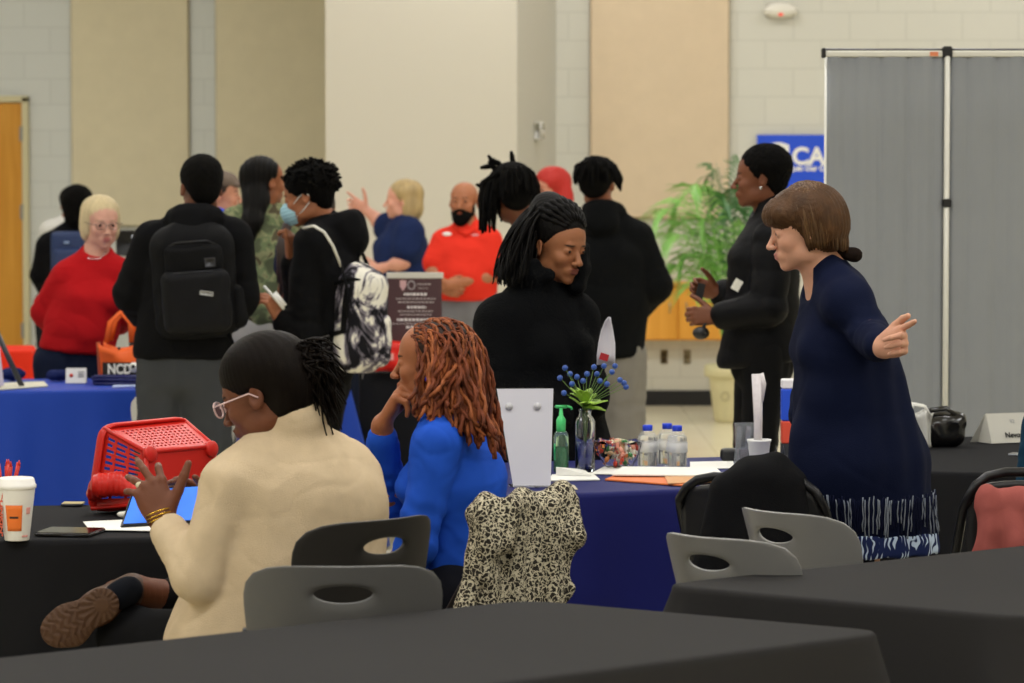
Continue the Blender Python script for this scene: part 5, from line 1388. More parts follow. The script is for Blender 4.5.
# --- seated woman in the beige sweater -------------------------------------------------
def woman_beige():
    f = Fig('person', 'seated woman with glasses in a beige sweater, seen from behind, gesturing with spread fingers', 434,
            dict(head=(263, 394), neck=(296, 436, .03), chest=(302, 505, .03), waist=(292, 570, .03), pelvis=(272, 640, .05),
                 shL=(232, 486, -.09), shR=(346, 476, .09), elL=(199, 577, -.12), wrL=(163, 523, .0), elR=(300, 575, .36), wrR=(212, 512, .16),
                 hipL=(250, 655, .02), knL=(128, 636, .22), anL=(150, None, .22, .09), hipR=(290, 655, .2), knR=(235, 610, .42), anR=(132, 590, .26)),
            SK_D, yaw=-108, pitch=20, roll=0, hs=.98)
    h = f.h
    f.body(hands=dict(L=dict(dirv=(-.36, .22, .90), thumb=(1, .1, .35), normal_sign=1, sc=1.10, curls=[(26, 38, 22), (16, 20, 14), (28, 22, 12), (34, 30, 20)], spreads=[4, -14, -34, -50], thumb_dir=(.42, .1, .9), thumb_curl=4),
                      R=dict(dirv=(-.75, -.1, .65), thumb=(-.3, -.4, .85), normal_sign=-1, sc=.95, curl=(25, 35, 20), spread=7)),
           legs=True, neck_r=.056, face=dict(fem=True, lips=1.3, nose=1.15), browcol='0d0908')
    d = SDF()
    f.torso(d, .020, ch=(.150, 1.28), wa=(.155, 1.25), pe=(.185, 1.22), shr=.070, armt=.90, sleeve=1.0, cuff=-.004, elb=-.002, wr=False)
    d.cone(f.J['neck'] + V(-.030, 0, .005), f.J['neck'].lerp(h.w(0, .04, -.09), .85) + V(.012, 0, .012), .080, .064, k=.02)          # stand-up collar
    d.cone(f.J['pelvis'] + V(-.10, 0, .10), f.J['pelvis'] + V(-.145, -.02, -.02), .09, .09, k=.06)
    f.cloth('sweater', d, mat('oatmeal_knit', 'ccb798', rough=.95, var=.05, vscale=30, bump=.5, bscale=420, sheen=.3), h=.0075, folds=.006, ff=11, seed=1.3, vert=.0015)
    d = SDF(); a = f.J['neck'].lerp(h.w(0, .04, -.09), .74)
    for i in range(14):
        an = i / 14 * 6.283; 
    # hair: smooth cap swept back with a loose puff of ponytail
    d = SDF(); h.E(d, (0, .022, .054), (.092, .110, .090), .02); h.E(d, (0, .08, .02), (.078, .060, .090), .03); h.E(d, (0, .05, -.045), (.060, .055, .050), .03)
    h.E(d, (0, -.088, -.035), (.066, .060, .082), .012, 'sub')
    h.E(d, (0, -.008, -.085), (.12, .04, .045), .02, 'sub')
    for q in (-1, 1): h.E(d, (q * .085, .000, -.018), (.022, .026, .034), .01, 'sub')
    b = MB(); rng = random.Random(5)
    root = h.w(.01, .118, .035)
    for i in range(330):
        a = rng.uniform(0, 6.28); r = rng.random() ** .5
        tip = at(322 + 24 * r * math.cos(a) + rng.uniform(-4, 5), 388 + 48 * r * math.sin(a) + rng.uniform(-5, 8), 7.37 + rng.uniform(-.05, .07))
        st = root + V(rng.uniform(-.018, .018), rng.uniform(-.02, .02), rng.uniform(-.02, .02))
        p, r_ = lock(rng, st, tip, .0048, .0018, .022, 8, sag=.03); b.tube(p, r_, 5)
    f.hair(d, mat('dark_brown_hair', '120d0a', rough=.5, spec=.08, bump=.3, bscale=500, stretch=(1, 1, .2)), h=.0045, disp=strands(.0007, h, 40), extra=b)
    b = MB(); b.lathe([(.012, -.012), (.022, -.012), (.024, 0), (.022, .012), (.012, .012)], root, 16, M=(h.R @ V(0, 1, .1)).to_track_quat('Z', 'Y').to_matrix()); b.build('hair_tie', MATS['black_plastic'], f.root, True)
    # glasses
    glasses(f, 'd8b8b8', w=.0235, hgt=.0185, thick=.0022)
    # bracelets on the left wrist, ring
    w = f.J['wrL']; ax = unit(V(-.36, .22, .90))
    for k, z in enumerate((.008, .016, .025)):
        b = MB(); M = ax.to_track_quat('Z', 'Y').to_matrix(); b.tube([w + ax * z + M @ V(.0345 * math.cos(a), .031 * math.sin(a), 0) for a in [i * .4189 for i in range(16)]], .0023, 6, cap=False)
        b.build('bracelet', mat('gold', 'c9a040', rough=.25, metal=1.0), f.root, True)
    bs_, tp_ = f.fingers['L']; p = bs_[2].lerp(tp_[2], .22); b = MB(); b.sphere(p + V(0, -.011, 0), (.012, .006, .009), 12, 8); b.build('ring', mat('pearl_ring', 'cfc6a8', rough=.3), f.root, True)
    # dark trousers and brown boot
    d = SDF(); J = f.J
    d.cone(J['hipL'], J['knL'], .095, .07, k=.03); d.cone(J['hipR'], J['knR'], .095, .07, k=.03); d.cone(J['hipL'], J['hipR'], .12, .12, k=.03); d.cone(J['knL'], J['anL'], .068, .05, k=.03)
    d.cone(J['knR'], J['knR'].lerp(J['anR'], .62), .066, .052, k=.03)
    f.cloth('trousers', d, mat('black_denim', '121214', rough=.85), h=.014, folds=.005)
    Yb = FPX / 434 + .16
    B = lambda x, y, dy=0: at(x, y, Yb + dy)
    mb_ = mat('brown_leather_boot', '472a14', rough=.5, bump=.2, bscale=150); msl = mat('gum_sole', '4a2f18', rough=.7)  # leather and sole colours darkened to carry the shade by the table
    toe, ball, arch, heel = B(58, 630, -.06), B(70, 625, -.05), B(88, 613, -.03), B(102, 605, -.03)
    axis = unit(heel - toe); nrm = perp(V(-.30, -1, -.10), axis)
    d = SDF()
    for a_, b_, r1, r2 in ((toe, ball, .040, .046), (ball, arch, .046, .036), (arch, heel, .036, .038)):
        d.cone(a_ - nrm * .040, b_ - nrm * .040, r1 * .86, r2 * .86, k=.02)
    d.cone(heel - nrm * .05, f.J['anR'], .042, .042, k=.03)
    f.cloth('boot', d, mb_, h=.008, folds=0)
    d = SDF()
    for a_, b_, r1, r2 in ((toe, ball, .042, .050), (ball, arch, .050, .034), (arch, heel, .034, .042)):
        d.cone(a_, b_, r1, r2, k=.015, u=nrm, fa=.22)
    def tread(v, n):
        t = (v - np.array(heel)) @ np.array(axis); s_ = (v - np.array(heel)) @ np.array(axis.cross(nrm)); front = ((n @ np.array(nrm)) > .4)
        rad = np.sqrt((t) ** 2 + s_ ** 2); ang = np.arctan2(s_, t)
        g = np.where(rad < .055, np.sin(ang * 16), np.where(np.abs(s_) > .028, np.sin(t * 420), np.sin(t * 300 + 2 * np.cos(s_ * 200))))
        return np.where(front & (rad > .018), -.0035 * (g > .2), 0)
    f.cloth('boot_sole', d, msl, h=.0035, folds=0, disp=tread, smooth=1, parent=None)
    d = SDF(); d.cone(B(118, 596, .02), B(128, 591, .03), .034, .036, k=.01); f.cloth('sock', d, mat('black_sock', '14161c', rough=.95), h=.007, folds=.002, ff=40)
    return f

def glasses(f, col, w=.024, hgt=.018, thick=.002, m=None):
    h = f.h; mg = m or mat('glasses_' + col, col, rough=.2, spec=.6)
    g = thing('glasses_part', None, None); C.objects.unlink(g); bpy.data.objects.remove(g)
    b = MB()
    for q in (-1, 1):
        pts = [h.w(q * .031 + w * math.copysign(abs(math.cos(a)) ** .8, math.cos(a)), -.1075, -.002 + hgt * math.copysign(abs(math.sin(a)) ** .8, math.sin(a))) for a in [i * .2618 for i in range(25)]]
        b.tube(pts, thick, 6, cap=False); b.tube([h.w(q * (.031 + w), -.107, .004), h.w(q * .078, -.09, .005), h.w(q * .084, .0, .006), h.w(q * .083, .02, -.01)], thick * .9, 6)
    b.tube([h.w(-.008, -.1085, .002), h.w(0, -.111, .005), h.w(.008, -.1085, .002)], thick, 6)
    o = b.build('glasses', mg, f.root, True)
    for q in (-1, 1):
        b = MB(); pts = [h.w(q * .031 + w * .95 * math.cos(a), -.1075, -.002 + hgt * .95 * math.sin(a)) for a in [i * .3927 for i in range(16)]]
        b.add(pts, [tuple(range(16))]); b.build('lens', mat('lens', 'ffffff', rough=.03, trans=1, ior=1.05), o, False)
        o.children[-1].data.transform(wmat(o).inverted())
    return o

# --- seated woman in blue with auburn locs ---------------------------------------------
def woman_blue():
    f = Fig('person', 'seated woman in a bright blue top with long auburn locs, chin resting on her hand', 400,
            dict(head=(431, 362), neck=(452, 412, .03), chest=(456, 482, .02), waist=(458, 540, .02), pelvis=(460, 605, .02),
                 shL=(436, 446, -.13), shR=(462, 442, .15), elL=(416, 545, -.16), wrL=(385, 595, -.06), elR=(389, 508, .12), wrR=(381, 427, -.02),
                 hipL=(455, 600, -.08), hipR=(470, 600, .1), knL=(370, 612, .0), knR=(375, 612, .22), anL=(365, None, .0, .09), anR=(365, None, .25, .09)),
            '9a5f3e', yaw=-98, pitch=2, roll=-2, hs=.89)
    h = f.h
    f.body(hands=dict(R=dict(dirv=(.45, -.12, .86), thumb=(.1, 1, .0), normal_sign=-1, sc=1.12, curls=[(62, 62, 25), (66, 62, 25), (72, 62, 25), (78, 60, 25)], spread=1, thumb_dir=(.6, .5, .5), thumb_curl=15)),
           face=dict(fem=True, lips=1.25), browcol='20130d', neck_r=.050, hfine=.003)
    d = SDF()
    f.torso(d, .012, ch=(.108, 1.2), wa=(.098, 1.15), pe=(.125, 1.2), bust=.6, shr=.050, armt=.86, front=V(-1, 0, 0), cuff=.0)
    f.cloth('blue_top', d, mat('cobalt_jersey', '2050bc', rough=.75, bump=.2, bscale=500, sheen=.15), h=.007, folds=.007, ff=13, seed=4, vert=.001)
    nk = f.J['neck']; d = SDF(); d.cone(nk + V(-.01, 0, -.01), nk.lerp(h.w(0, .03, -.1), .6), .068, .058, k=.02); f.cloth('collar', d, MATS['cobalt_jersey'], h=.007, folds=.002)
    d = SDF(); J = f.J
    d.cone(J['hipL'], J['knL'], .085, .065); d.cone(J['hipR'], J['knR'], .085, .065); d.cone(J['knL'], J['anL'], .06, .045); d.cone(J['knR'], J['anR'], .06, .045); d.cone(J['hipL'], J['hipR'], .10, .10)
    f.cloth('trousers', d, mat('dark_trousers', '17181f', rough=.85), h=.014, folds=.004)
    # locs
    rng = random.Random(11); b = MB(); b2 = MB()
    sc0 = SDF(); h.E(sc0, (0, .022, .043), (.081, .100, .078), .02); h.E(sc0, (0, .06, .0), (.062, .05, .07), .03); h.E(sc0, (0, -.085, -.055), (.08, .060, .088), .01, 'sub')
    for q in (-1, 1): h.E(sc0, (q * .08, -.015, -.05), (.03, .04, .06), .01, 'sub')
    sc_o = f.hair(sc0, mat('dark_root_hair', '2a170f', rough=.7, bump=.5, bscale=300), h=.005, name='scalp_hair')
    for i in range(210):
        # root on the scalp, tip in the fall of hair
        az = rng.uniform(-2.9, 2.9); el = rng.uniform(.12, 1.45)
        x, y, z = math.sin(az) * math.cos(el), -math.cos(az) * math.cos(el), math.sin(el)
        if y < -.60 and z < .36: continue
        root = h.w(x * .081, .022 + y * .100, .043 + z * .078)
        front = y < -.1
        t = rng.random()
        if x > 0.0 or True:
            near = (h.R @ V(x, 0, 0)).y < 0
        # side of the head nearest to the viewer falls over the shoulder, the rest down the back
        if near:
            fx = 410 + 90 * rng.random() ** .85; lo = 402 + (fx - 410) * .42
            tip = at(fx + rng.uniform(-4, 4), min(466, lo + rng.uniform(-12, 20)), 8.0 - .10 - .05 * rng.random())
        else: tip = at(470 + 34 * rng.random(), 425 + 40 * rng.random(), 8.0 + .02 + .10 * rng.random())
        mid1 = root + (root - h.w(0, .02, .02)).normalized() * .016 + h.R @ V(0, .035, .006)
        mid2 = V(root.x * .42 + tip.x * .58, tip.y * .8 + root.y * .2, root.z * .42 + tip.z * .58) + (h.R @ V(0, .02, 0))
        pts = []; rr = []; ph = rng.uniform(0, 6.28); n = 30; fr = rng.uniform(22, 34)
        for j in range(n + 1):
            u = j / n; p = root * (1 - u) ** 3 + mid1 * 3 * u * (1 - u) ** 2 + mid2 * 3 * u * u * (1 - u) + tip * u ** 3
            am = .0058 * u ** 1.3
            pts.append(p + V(math.sin(ph + fr * u) * am, math.cos(ph + fr * u) * am, math.cos(ph * 2 + fr * u) * am * .6)); rr.append((.0030 + .0024 * min(1, u * 1.6)) * (1 + .28 * math.sin(j * 2.4 + ph)) * (1 if j < n else .5))
        (b if i % 3 else b2).tube(pts, rr, 6)
    b.build('locs', mat('auburn_hair', '6e361d', rough=.6, spec=.3, var=.6, vscale=35, bump=.7, bscale=350), f.root, True)
    b2.build('locs', mat('copper_hair', '94522c', rough=.6, spec=.3, var=.5, vscale=35, bump=.7, bscale=350), f.root, True)
    b = MB(); q = h.w(.083, .005, -.04) if (h.R @ V(1, 0, 0)).y < 0 else h.w(-.083, .005, -.04); b.sphere(q + V(0, -.028, -.004), .0085, 12, 8); b.build('earring', mat('blue_bead', '24249a', rough=.2), f.root, True)

# --- woman in the fuzzy black coat behind the navy table -------------------------------
def woman_coat():
    f = Fig('person', 'woman in a fuzzy high collared black coat looking over the navy table to the right', 308,
            dict(head=(559, 246), neck=(539, 290, .03), chest=(535, 350, .02), waist=(540, 400, 0), pelvis=(545, 450, 0),
                 shL=(572, 320, .10), shR=(502, 324, -.10), elL=(582, 395, .08), wrL=(588, 400, -.10), elR=(500, 395, -.15), wrR=(560, 420, -.16)),
            '946040', yaw=42, pitch=12, roll=1, hs=.98)
    h = f.h; f.legs_auto(42)
    f.body(face=dict(fem=True, lips=1.1, nose=1.15, cheek=1.1), browcol='150d09', lipcol='6e3a30', hfine=.0028)
    mc = mat('black_boucle', '08090b', rough=.95, bump=1.0, bscale=160, sheen=.25)
    d = SDF(); f.torso(d, .034, ch=(.125, 1.35), wa=(.13, 1.3), pe=(.15, 1.3), bust=.9, shr=.060, armt=1.1, cuff=.004)
    nk = f.J['neck']
    # collar standing around the neck, open towards the face
    cc = nk + V(.032, -.012, .015); n = 14
    for i in range(n):
        a0, a1 = [math.radians(42 - 90 + 26 + k * (290 / n)) for k in (i, i + 1)]
        P = lambda a: V(math.cos(a), math.sin(a), 0)
        for lv in (0, 1):
            pass
        p0, p1 = cc + P(a0) * .098, cc + P(a1) * .098
        hgt = .120 - .055 * (i / n) + .008 * math.sin(i)
        d.cone(p0, p0 + V(P(a0).x * .018, P(a0).y * .018, hgt), .026, .019, k=.02); d.cone(p0 + V(0, 0, hgt * .5) + P(a0) * .009, p1 + V(0, 0, hgt * .5) + P(a1) * .009, .024, k=.02)
    f.cloth('coat', d, mc, h=.0075, folds=.005, ff=10, seed=7, vert=.001)
    d = SDF(); 
    f.trousers(MATS['black_denim'])
    # hair: crown drawn up and back, long waves behind
    d = SDF(); h.E(d, (0, .022, .050), (.083, .100, .078), .02); h.E(d, (0, .032, .062), (.088, .100, .088), .02); h.E(d, (0, -.090, -.030), (.070, .064, .102), .012, 'sub'); h.E(d, (0, .075, .01), (.075, .05, .09), .03); h.E(d, (-.01, .060, .100), (.066, .066, .062), .03)
    for q in (-1, 1): h.E(d, (q * .085, -.005, -.030), (.025, .03, .04), .01, 'sub')
    rng = random.Random(21); b = MB()
    for i in range(11):                                             # rope-like twists running back from the hairline
        x = math.radians(-68 + 13.6 * i); pts = []; rr = []
        for j in range(17):
            u = j / 16; a = -1.16 + u * 2.0
            pts.append(h.w(.089 * math.sin(x) * math.cos(a), .032 + .101 * math.sin(a), .063 + .090 * math.cos(x) * math.cos(a))); rr.append(.0095 * (1 + .28 * math.sin(j * 2.1 + i)))
        b.tube(pts, rr, 6)
    pk = h.w(-.01, .075, .130)
    d.ell(pk, (.034, .034, .030), k=.03)
    for i in range(170):
        a = rng.uniform(0, 6.28)
        root = pk + V(.022 * math.cos(a), .022 * math.sin(a), rng.uniform(-.01, .015)) if i % 2 else h.w(rng.uniform(-.075, .065), rng.uniform(.03, .11), rng.uniform(.0, .09))
        t = rng.random(); tip = at(494 + 36 * t + rng.uniform(-3, 3), 268 + 16 * rng.random() + 8 * t, 10.39 + rng.uniform(-.16, .03))
        out = at(502 + 34 * t, 222 + rng.uniform(-8, 8), 10.39 + rng.uniform(-.14, .08))
        pts = []; rr = []; ph = rng.uniform(0, 6.28)
        for j in range(15):
            u = j / 14; p = root * (1 - u) ** 2 + out * 2 * u * (1 - u) + tip * u * u
            pts.append(p + V(math.sin(ph + 9 * u), math.cos(ph + 8 * u), 0) * .006 * u); rr.append(.0052 - .003 * u)
        b.tube(pts, rr, 5)
    f.hair(d, m_hblack, h=.0045, disp=strands(.001, h, 50), extra=b)
    return f
def held_paper():
    p0 = at(606, 365, 10.25); t = thing('paper_sheet', 'curled white paper with a red mark held by the woman in the black coat', 'paper', p0)
    s1 = 10.25 / FPX; rows = []
    prof = [(-9, 0, 9), (-9, 10, 9), (-7.5, 22, 9), (-5, 34, 7), (-1, 44, 5), (2, 48, 4.5)]
    for xl, z, xr in prof: rows.append([V((xl + (xr - xl) * j / 8) * s1, .02 * math.sin(math.pi * j / 8), z * s1) for j in range(9)])
    b = MB(); b.grid(rows, thick=.001); b.build('sheet', mat('white_paper2', 'cfccd2', rough=.6), t)
    b = MB(); b.box(V(-.006, -.004, .026), (.028, .003, .022), Matrix.Rotation(.3, 3, 'Y')); b.build('red_mark', mat('dark_red_print', 'a01c24', rough=.6), t, smooth=False)

# --- woman in the navy dress ------------------------------------------------------------
def woman_navy():
    f = Fig('person', 'brown haired woman in a navy fringed dress leaning forward, arm out and finger pointing', 372,
            dict(head=(803, 229), neck=(826, 274, .02), chest=(843, 345, .02), waist=(846, 400, .02), pelvis=(856, 460, .02),
                 shL=(850, 305, -.14), shR=(826, 303, .16), elL=(868, 334, -.18), wrL=(882, 348, -.36), elR=(815, 380, .2), wrR=(800, 425, .1)),
            'cf9a80', yaw=-84, pitch=10, roll=0, hs=.91)
    h = f.h; f.legs_auto(-90, knee_fwd=.02)
    f.body(hands=dict(L=dict(dirv=(.50, -.70, .26), thumb=(-.20, .1, .95), normal_sign=1, sc=1.0, curls=[(4, 6, 6), (58, 70, 30), (66, 75, 30), (72, 75, 30)], spreads=[3, 0, -2, -4], thumb_dir=(.55, -.45, .75), thumb_curl=18)),
           face=dict(fem=True, nose=.95), browcol='7a5a44', lipcol='b4706a', hfine=.003)
    m_nv = mat('navy_knit_dress', '0c132c', rough=.85, bump=.35, bscale=420, sheen=.3)
    d = SDF(); f.torso(d, .012, ch=(.112, 1.3), wa=(.118, 1.22), pe=(.145, 1.18), bust=.3, shr=.060, armt=.88, front=V(-1, 0, 0), cuff=.004)
    J = f.J; B = lambda x, y, dy=0: at(x, y, FPX / 372 + dy)
    d.cone(J['pelvis'], B(868, 552, .02), .160, .165, k=.04, u=V(0, 1, 0), fa=1.05)
    d.cone(B(822, 440), B(826, 550), .085, .10, k=.05); d.cone(B(893, 470), B(903, 552), .085, .088, k=.05)
    d.cone(B(880, 380), B(893, 455), .06, .075, k=.06)
    d.plane(B(868, 552), (0, 0, -1), k=.01)
    nk = J['neck']; d.cone(nk + V(-.045, 0, .0), h.w(0, -.02, -.17), .050, .04, k=.02, mode='sub')
    f.cloth('dress', d, m_nv, h=.008, folds=.006, ff=7, seed=9, vert=.003)
    # patterned hem band and fringe follow the dress's lower edge
    def hem(name, py0, py1, grow, mate, **kw):
        z1, z0 = B(868, py0).z, B(868, py1).z; d = SDF()
        d.cone(B(862, 480), B(868, 560, .02), .160 + grow, .166 + grow, k=.04, u=V(0, 1, 0), fa=1.05); d.cone(B(822, 440), B(826, 560), .085 + grow, .10 + grow, k=.05); d.cone(B(893, 470), B(903, 560), .085 + grow, .088 + grow, k=.05)
        d.plane(V(0, 0, z1), (0, 0, 1), k=.002); d.plane(V(0, 0, z0), (0, 0, -1), k=.002); return f.cloth(name, d, mate, h=.007, folds=.003, ff=7, seed=9, vert=.003, **kw)
    mh = mat('leaf_print_border', 'b4c4d8', rough=.85); nt = mh.node_tree; bs = nt.nodes['Principled BSDF']
    tc = nt.nodes.new('ShaderNodeTexCoord'); vo = nt.nodes.new('ShaderNodeTexVoronoi'); vo.inputs['Scale'].default_value = 17
    wv = nt.nodes.new('ShaderNodeTexWave'); wv.inputs['Scale'].default_value = 22; wv.inputs['Distortion'].default_value = 9; wv.inputs['Detail'].default_value = 1
    ma = nt.nodes.new('ShaderNodeMath'); ma.operation = 'MULTIPLY_ADD'; ma.inputs[1].default_value = .45
    nt.links.new(tc.outputs['Object'], vo.inputs['Vector']); nt.links.new(tc.outputs['Object'], wv.inputs['Vector']); nt.links.new(wv.outputs['Fac'], ma.inputs[0]); nt.links.new(vo.outputs['Distance'], ma.inputs[2])
    cr = nt.nodes.new('ShaderNodeValToRGB'); e = cr.color_ramp.elements; e[0].position = .62; e[0].color = (*lin('b9c9de'), 1); e[1].position = .70; e[1].color = (*lin('1e2850'), 1)
    nt.links.new(ma.outputs[0], cr.inputs[0]); nt.links.new(cr.outputs[0], bs.inputs['Base Color'])
    hem('hem_band', 531, 552, .004, mh)
    rng = random.Random(3); groups = [MB(), MB()]
    zt, zb = B(0, 493).z, B(0, 534).z; ds = SDF()
    ds.cone(B(862, 480), B(868, 560, .02), .164, .170, k=.04, u=V(0, 1, 0), fa=1.05); ds.cone(B(822, 440), B(826, 560), .089, .104, k=.05); ds.cone(B(893, 470), B(903, 560), .089, .092, k=.05); ds.cone(B(838, 400), B(862, 480), .13, .164, k=.05)
    sm = ds.mesh('tmp', h=.012); sv = np.array([w.co[:] for w in sm.vertices]); bpy.data.meshes.remove(sm)
    c0 = np.array(B(864, 510, .02)); sa = np.arctan2(sv[:, 1] - c0[1], sv[:, 0] - c0[0]); sr = np.hypot(sv[:, 0] - c0[0], sv[:, 1] - c0[1])
    for i in range(230):
        a = i / 230 * 6.283 - 3.1416; L_ = rng.uniform(.55, 1.0); z0 = zt + rng.uniform(-.006, .010); pts = []
        for j in range(6):
            z = z0 - (z0 - zb) * L_ * j / 5; w = np.abs(np.angle(np.exp(1j * (sa - a)))) * .2 + np.abs(sv[:, 2] - z); k_ = int(np.argmin(w))
            r = sr[k_] + .006; pts.append(V(c0[0] + math.cos(a) * r + rng.uniform(-.002, .002), c0[1] + math.sin(a) * r, z))
        groups[0].tube(pts, [.0014 + .0009 * ((j + i) % 2) for j in range(6)], 5, mi=1 if rng.random() < .3 else 0)
    f.trousers(MATS['dark_trousers'], name='leggings', rh=.07, rk=.055, ra=.045)
    groups[0].build('fringe', [mat('dark_fringe', '10142c', rough=.9), mat('pale_fringe', '7d8490', rough=.9)], f.root, True)
    # bob
    rng = random.Random(8); b = MB(); b2 = MB()
    d = SDF(); h.E(d, (0, .022, .048), (.092, .110, .088), .02); h.E(d, (0, .055, -.005), (.088, .085, .085), .04); h.E(d, (0, -.070, .055), (.070, .042, .042), .03)
    h.E(d, (0, -.105, -.050), (.085, .062, .075), .010, 'sub')
    for i in range(430):
        az = rng.uniform(-2.5, 2.5) + math.pi; el = rng.uniform(.75, 1.5)
        x, y, z = math.sin(az) * math.cos(el), -math.cos(az) * math.cos(el), math.sin(el); p0 = h.w(x * .08, .02 + y * .09, .05 + z * .088)
        az2 = az + rng.uniform(-.25, .25); fx, fy = math.sin(az2), -math.cos(az2)
        low = -.040 - .030 * max(0, fy) + rng.uniform(-.024, .012)
        if fy < -.45: low = .012 + rng.uniform(-.006, .012)
        elif fy < -.05: low = -.055 + rng.uniform(-.012, .012)
        p1 = h.w(fx * .118, .030 + fy * .125, .055); p2 = h.w(fx * .078, .030 + fy * .090, low)
        pts = []; rr = []
        for j in range(11):
            u = j / 10; pts.append(p0 * (1 - u) ** 2 + p1 * 2 * u * (1 - u) + p2 * u * u + V(rng.uniform(-.0012, .0012), 0, 0)); rr.append(.0046 * (1 - .55 * u))
        (b if i % 3 else b2).tube(pts, rr, 5)
    m1 = mat('brown_hair', '4a3018', rough=.5, spec=.3, var=.35, vscale=30, bump=.4, bscale=400); f.hair(d, m1, h=.0045, disp=strands(.003, h, 60), extra=b)
    b2.build('hair', mat('light_brown_hair', '5c4124', rough=.42, var=.3, vscale=30), f.root, True, )
    d = SDF(); q = B(848, 254, .0); d.cone(q + V(-.03, 0, .004), q + V(.02, 0, .0), .012, .014, k=.01); d.ell(q + V(.012, 0, -.004), (.02, .02, .015)); f.cloth('hair_tie', d, mat('dark_scrunchie', '1d1410', rough=.9), h=.004, folds=.003, ff=60)
    b = MB(); bs_, tp_ = f.fingers['L']; ha = bs_[2].lerp(tp_[2], .18) + V(.004, -.010, .004); b.sphere(ha, (.006, .005, .006), 8, 6); b.build('ring', mat('silver', 'd9d9d9', rough=.2, metal=1), f.root, True)
woman_beige(); woman_blue(); woman_coat(); held_paper(); woman_navy()
def short_hair(f, m, grow=(.087, .105, .088), c=(0, .022, .048), front=-.088, frontz=-.042, fr=(.070, .060, .085), disp=None, h=.0055, ears=True, nape=True, extra=None, name='hair'):
    d = SDF(); H_ = f.h
    H_.E(d, c, grow, .02)
    if nape: H_.E(d, (0, .062, -.01), (.064, .048, .070), .03)
    H_.E(d, (0, front, frontz), fr, .012, 'sub')
    if ears:
        for q in (-1, 1): H_.E(d, (q * .088, .000, -.035), (.024, .034, .045), .01, 'sub')
    return f.hair(d, m, h=h, disp=disp, extra=extra, name=name)
def hood(f, d, r=.045, back=.06, low=0.02, wid=.085, up=0.0):
    """a hood lying down around the nape"""
    nk = f.J['neck']; fw = f.face; u = V(-fw.y, fw.x, 0) * -1
    pts = []; rr = []
    for i in range(11):
        a = math.radians(-150 + 30 * i); p = nk + u * math.sin(a) * wid - fw * (math.cos(a) * wid * .95 + back * .4 * (1 + math.cos(a)) * .5) + V(0, 0, up + .022 * math.cos(a))
        pts.append(p); rr.append(r * (.75 + .35 * (1 + math.cos(a)) / 2))
    d.path(pts, rr, k=.02)
    d.ell(nk - fw * (wid + .035) + V(0, 0, up - low - .03), (.085, .06, .07), Matrix((u, fw, V(0, 0, 1))).transposed(), k=.04)
m_bcotton = mat('black_cotton', '0b0b0d', rough=.9, bump=.25, bscale=300, sheen=.12)

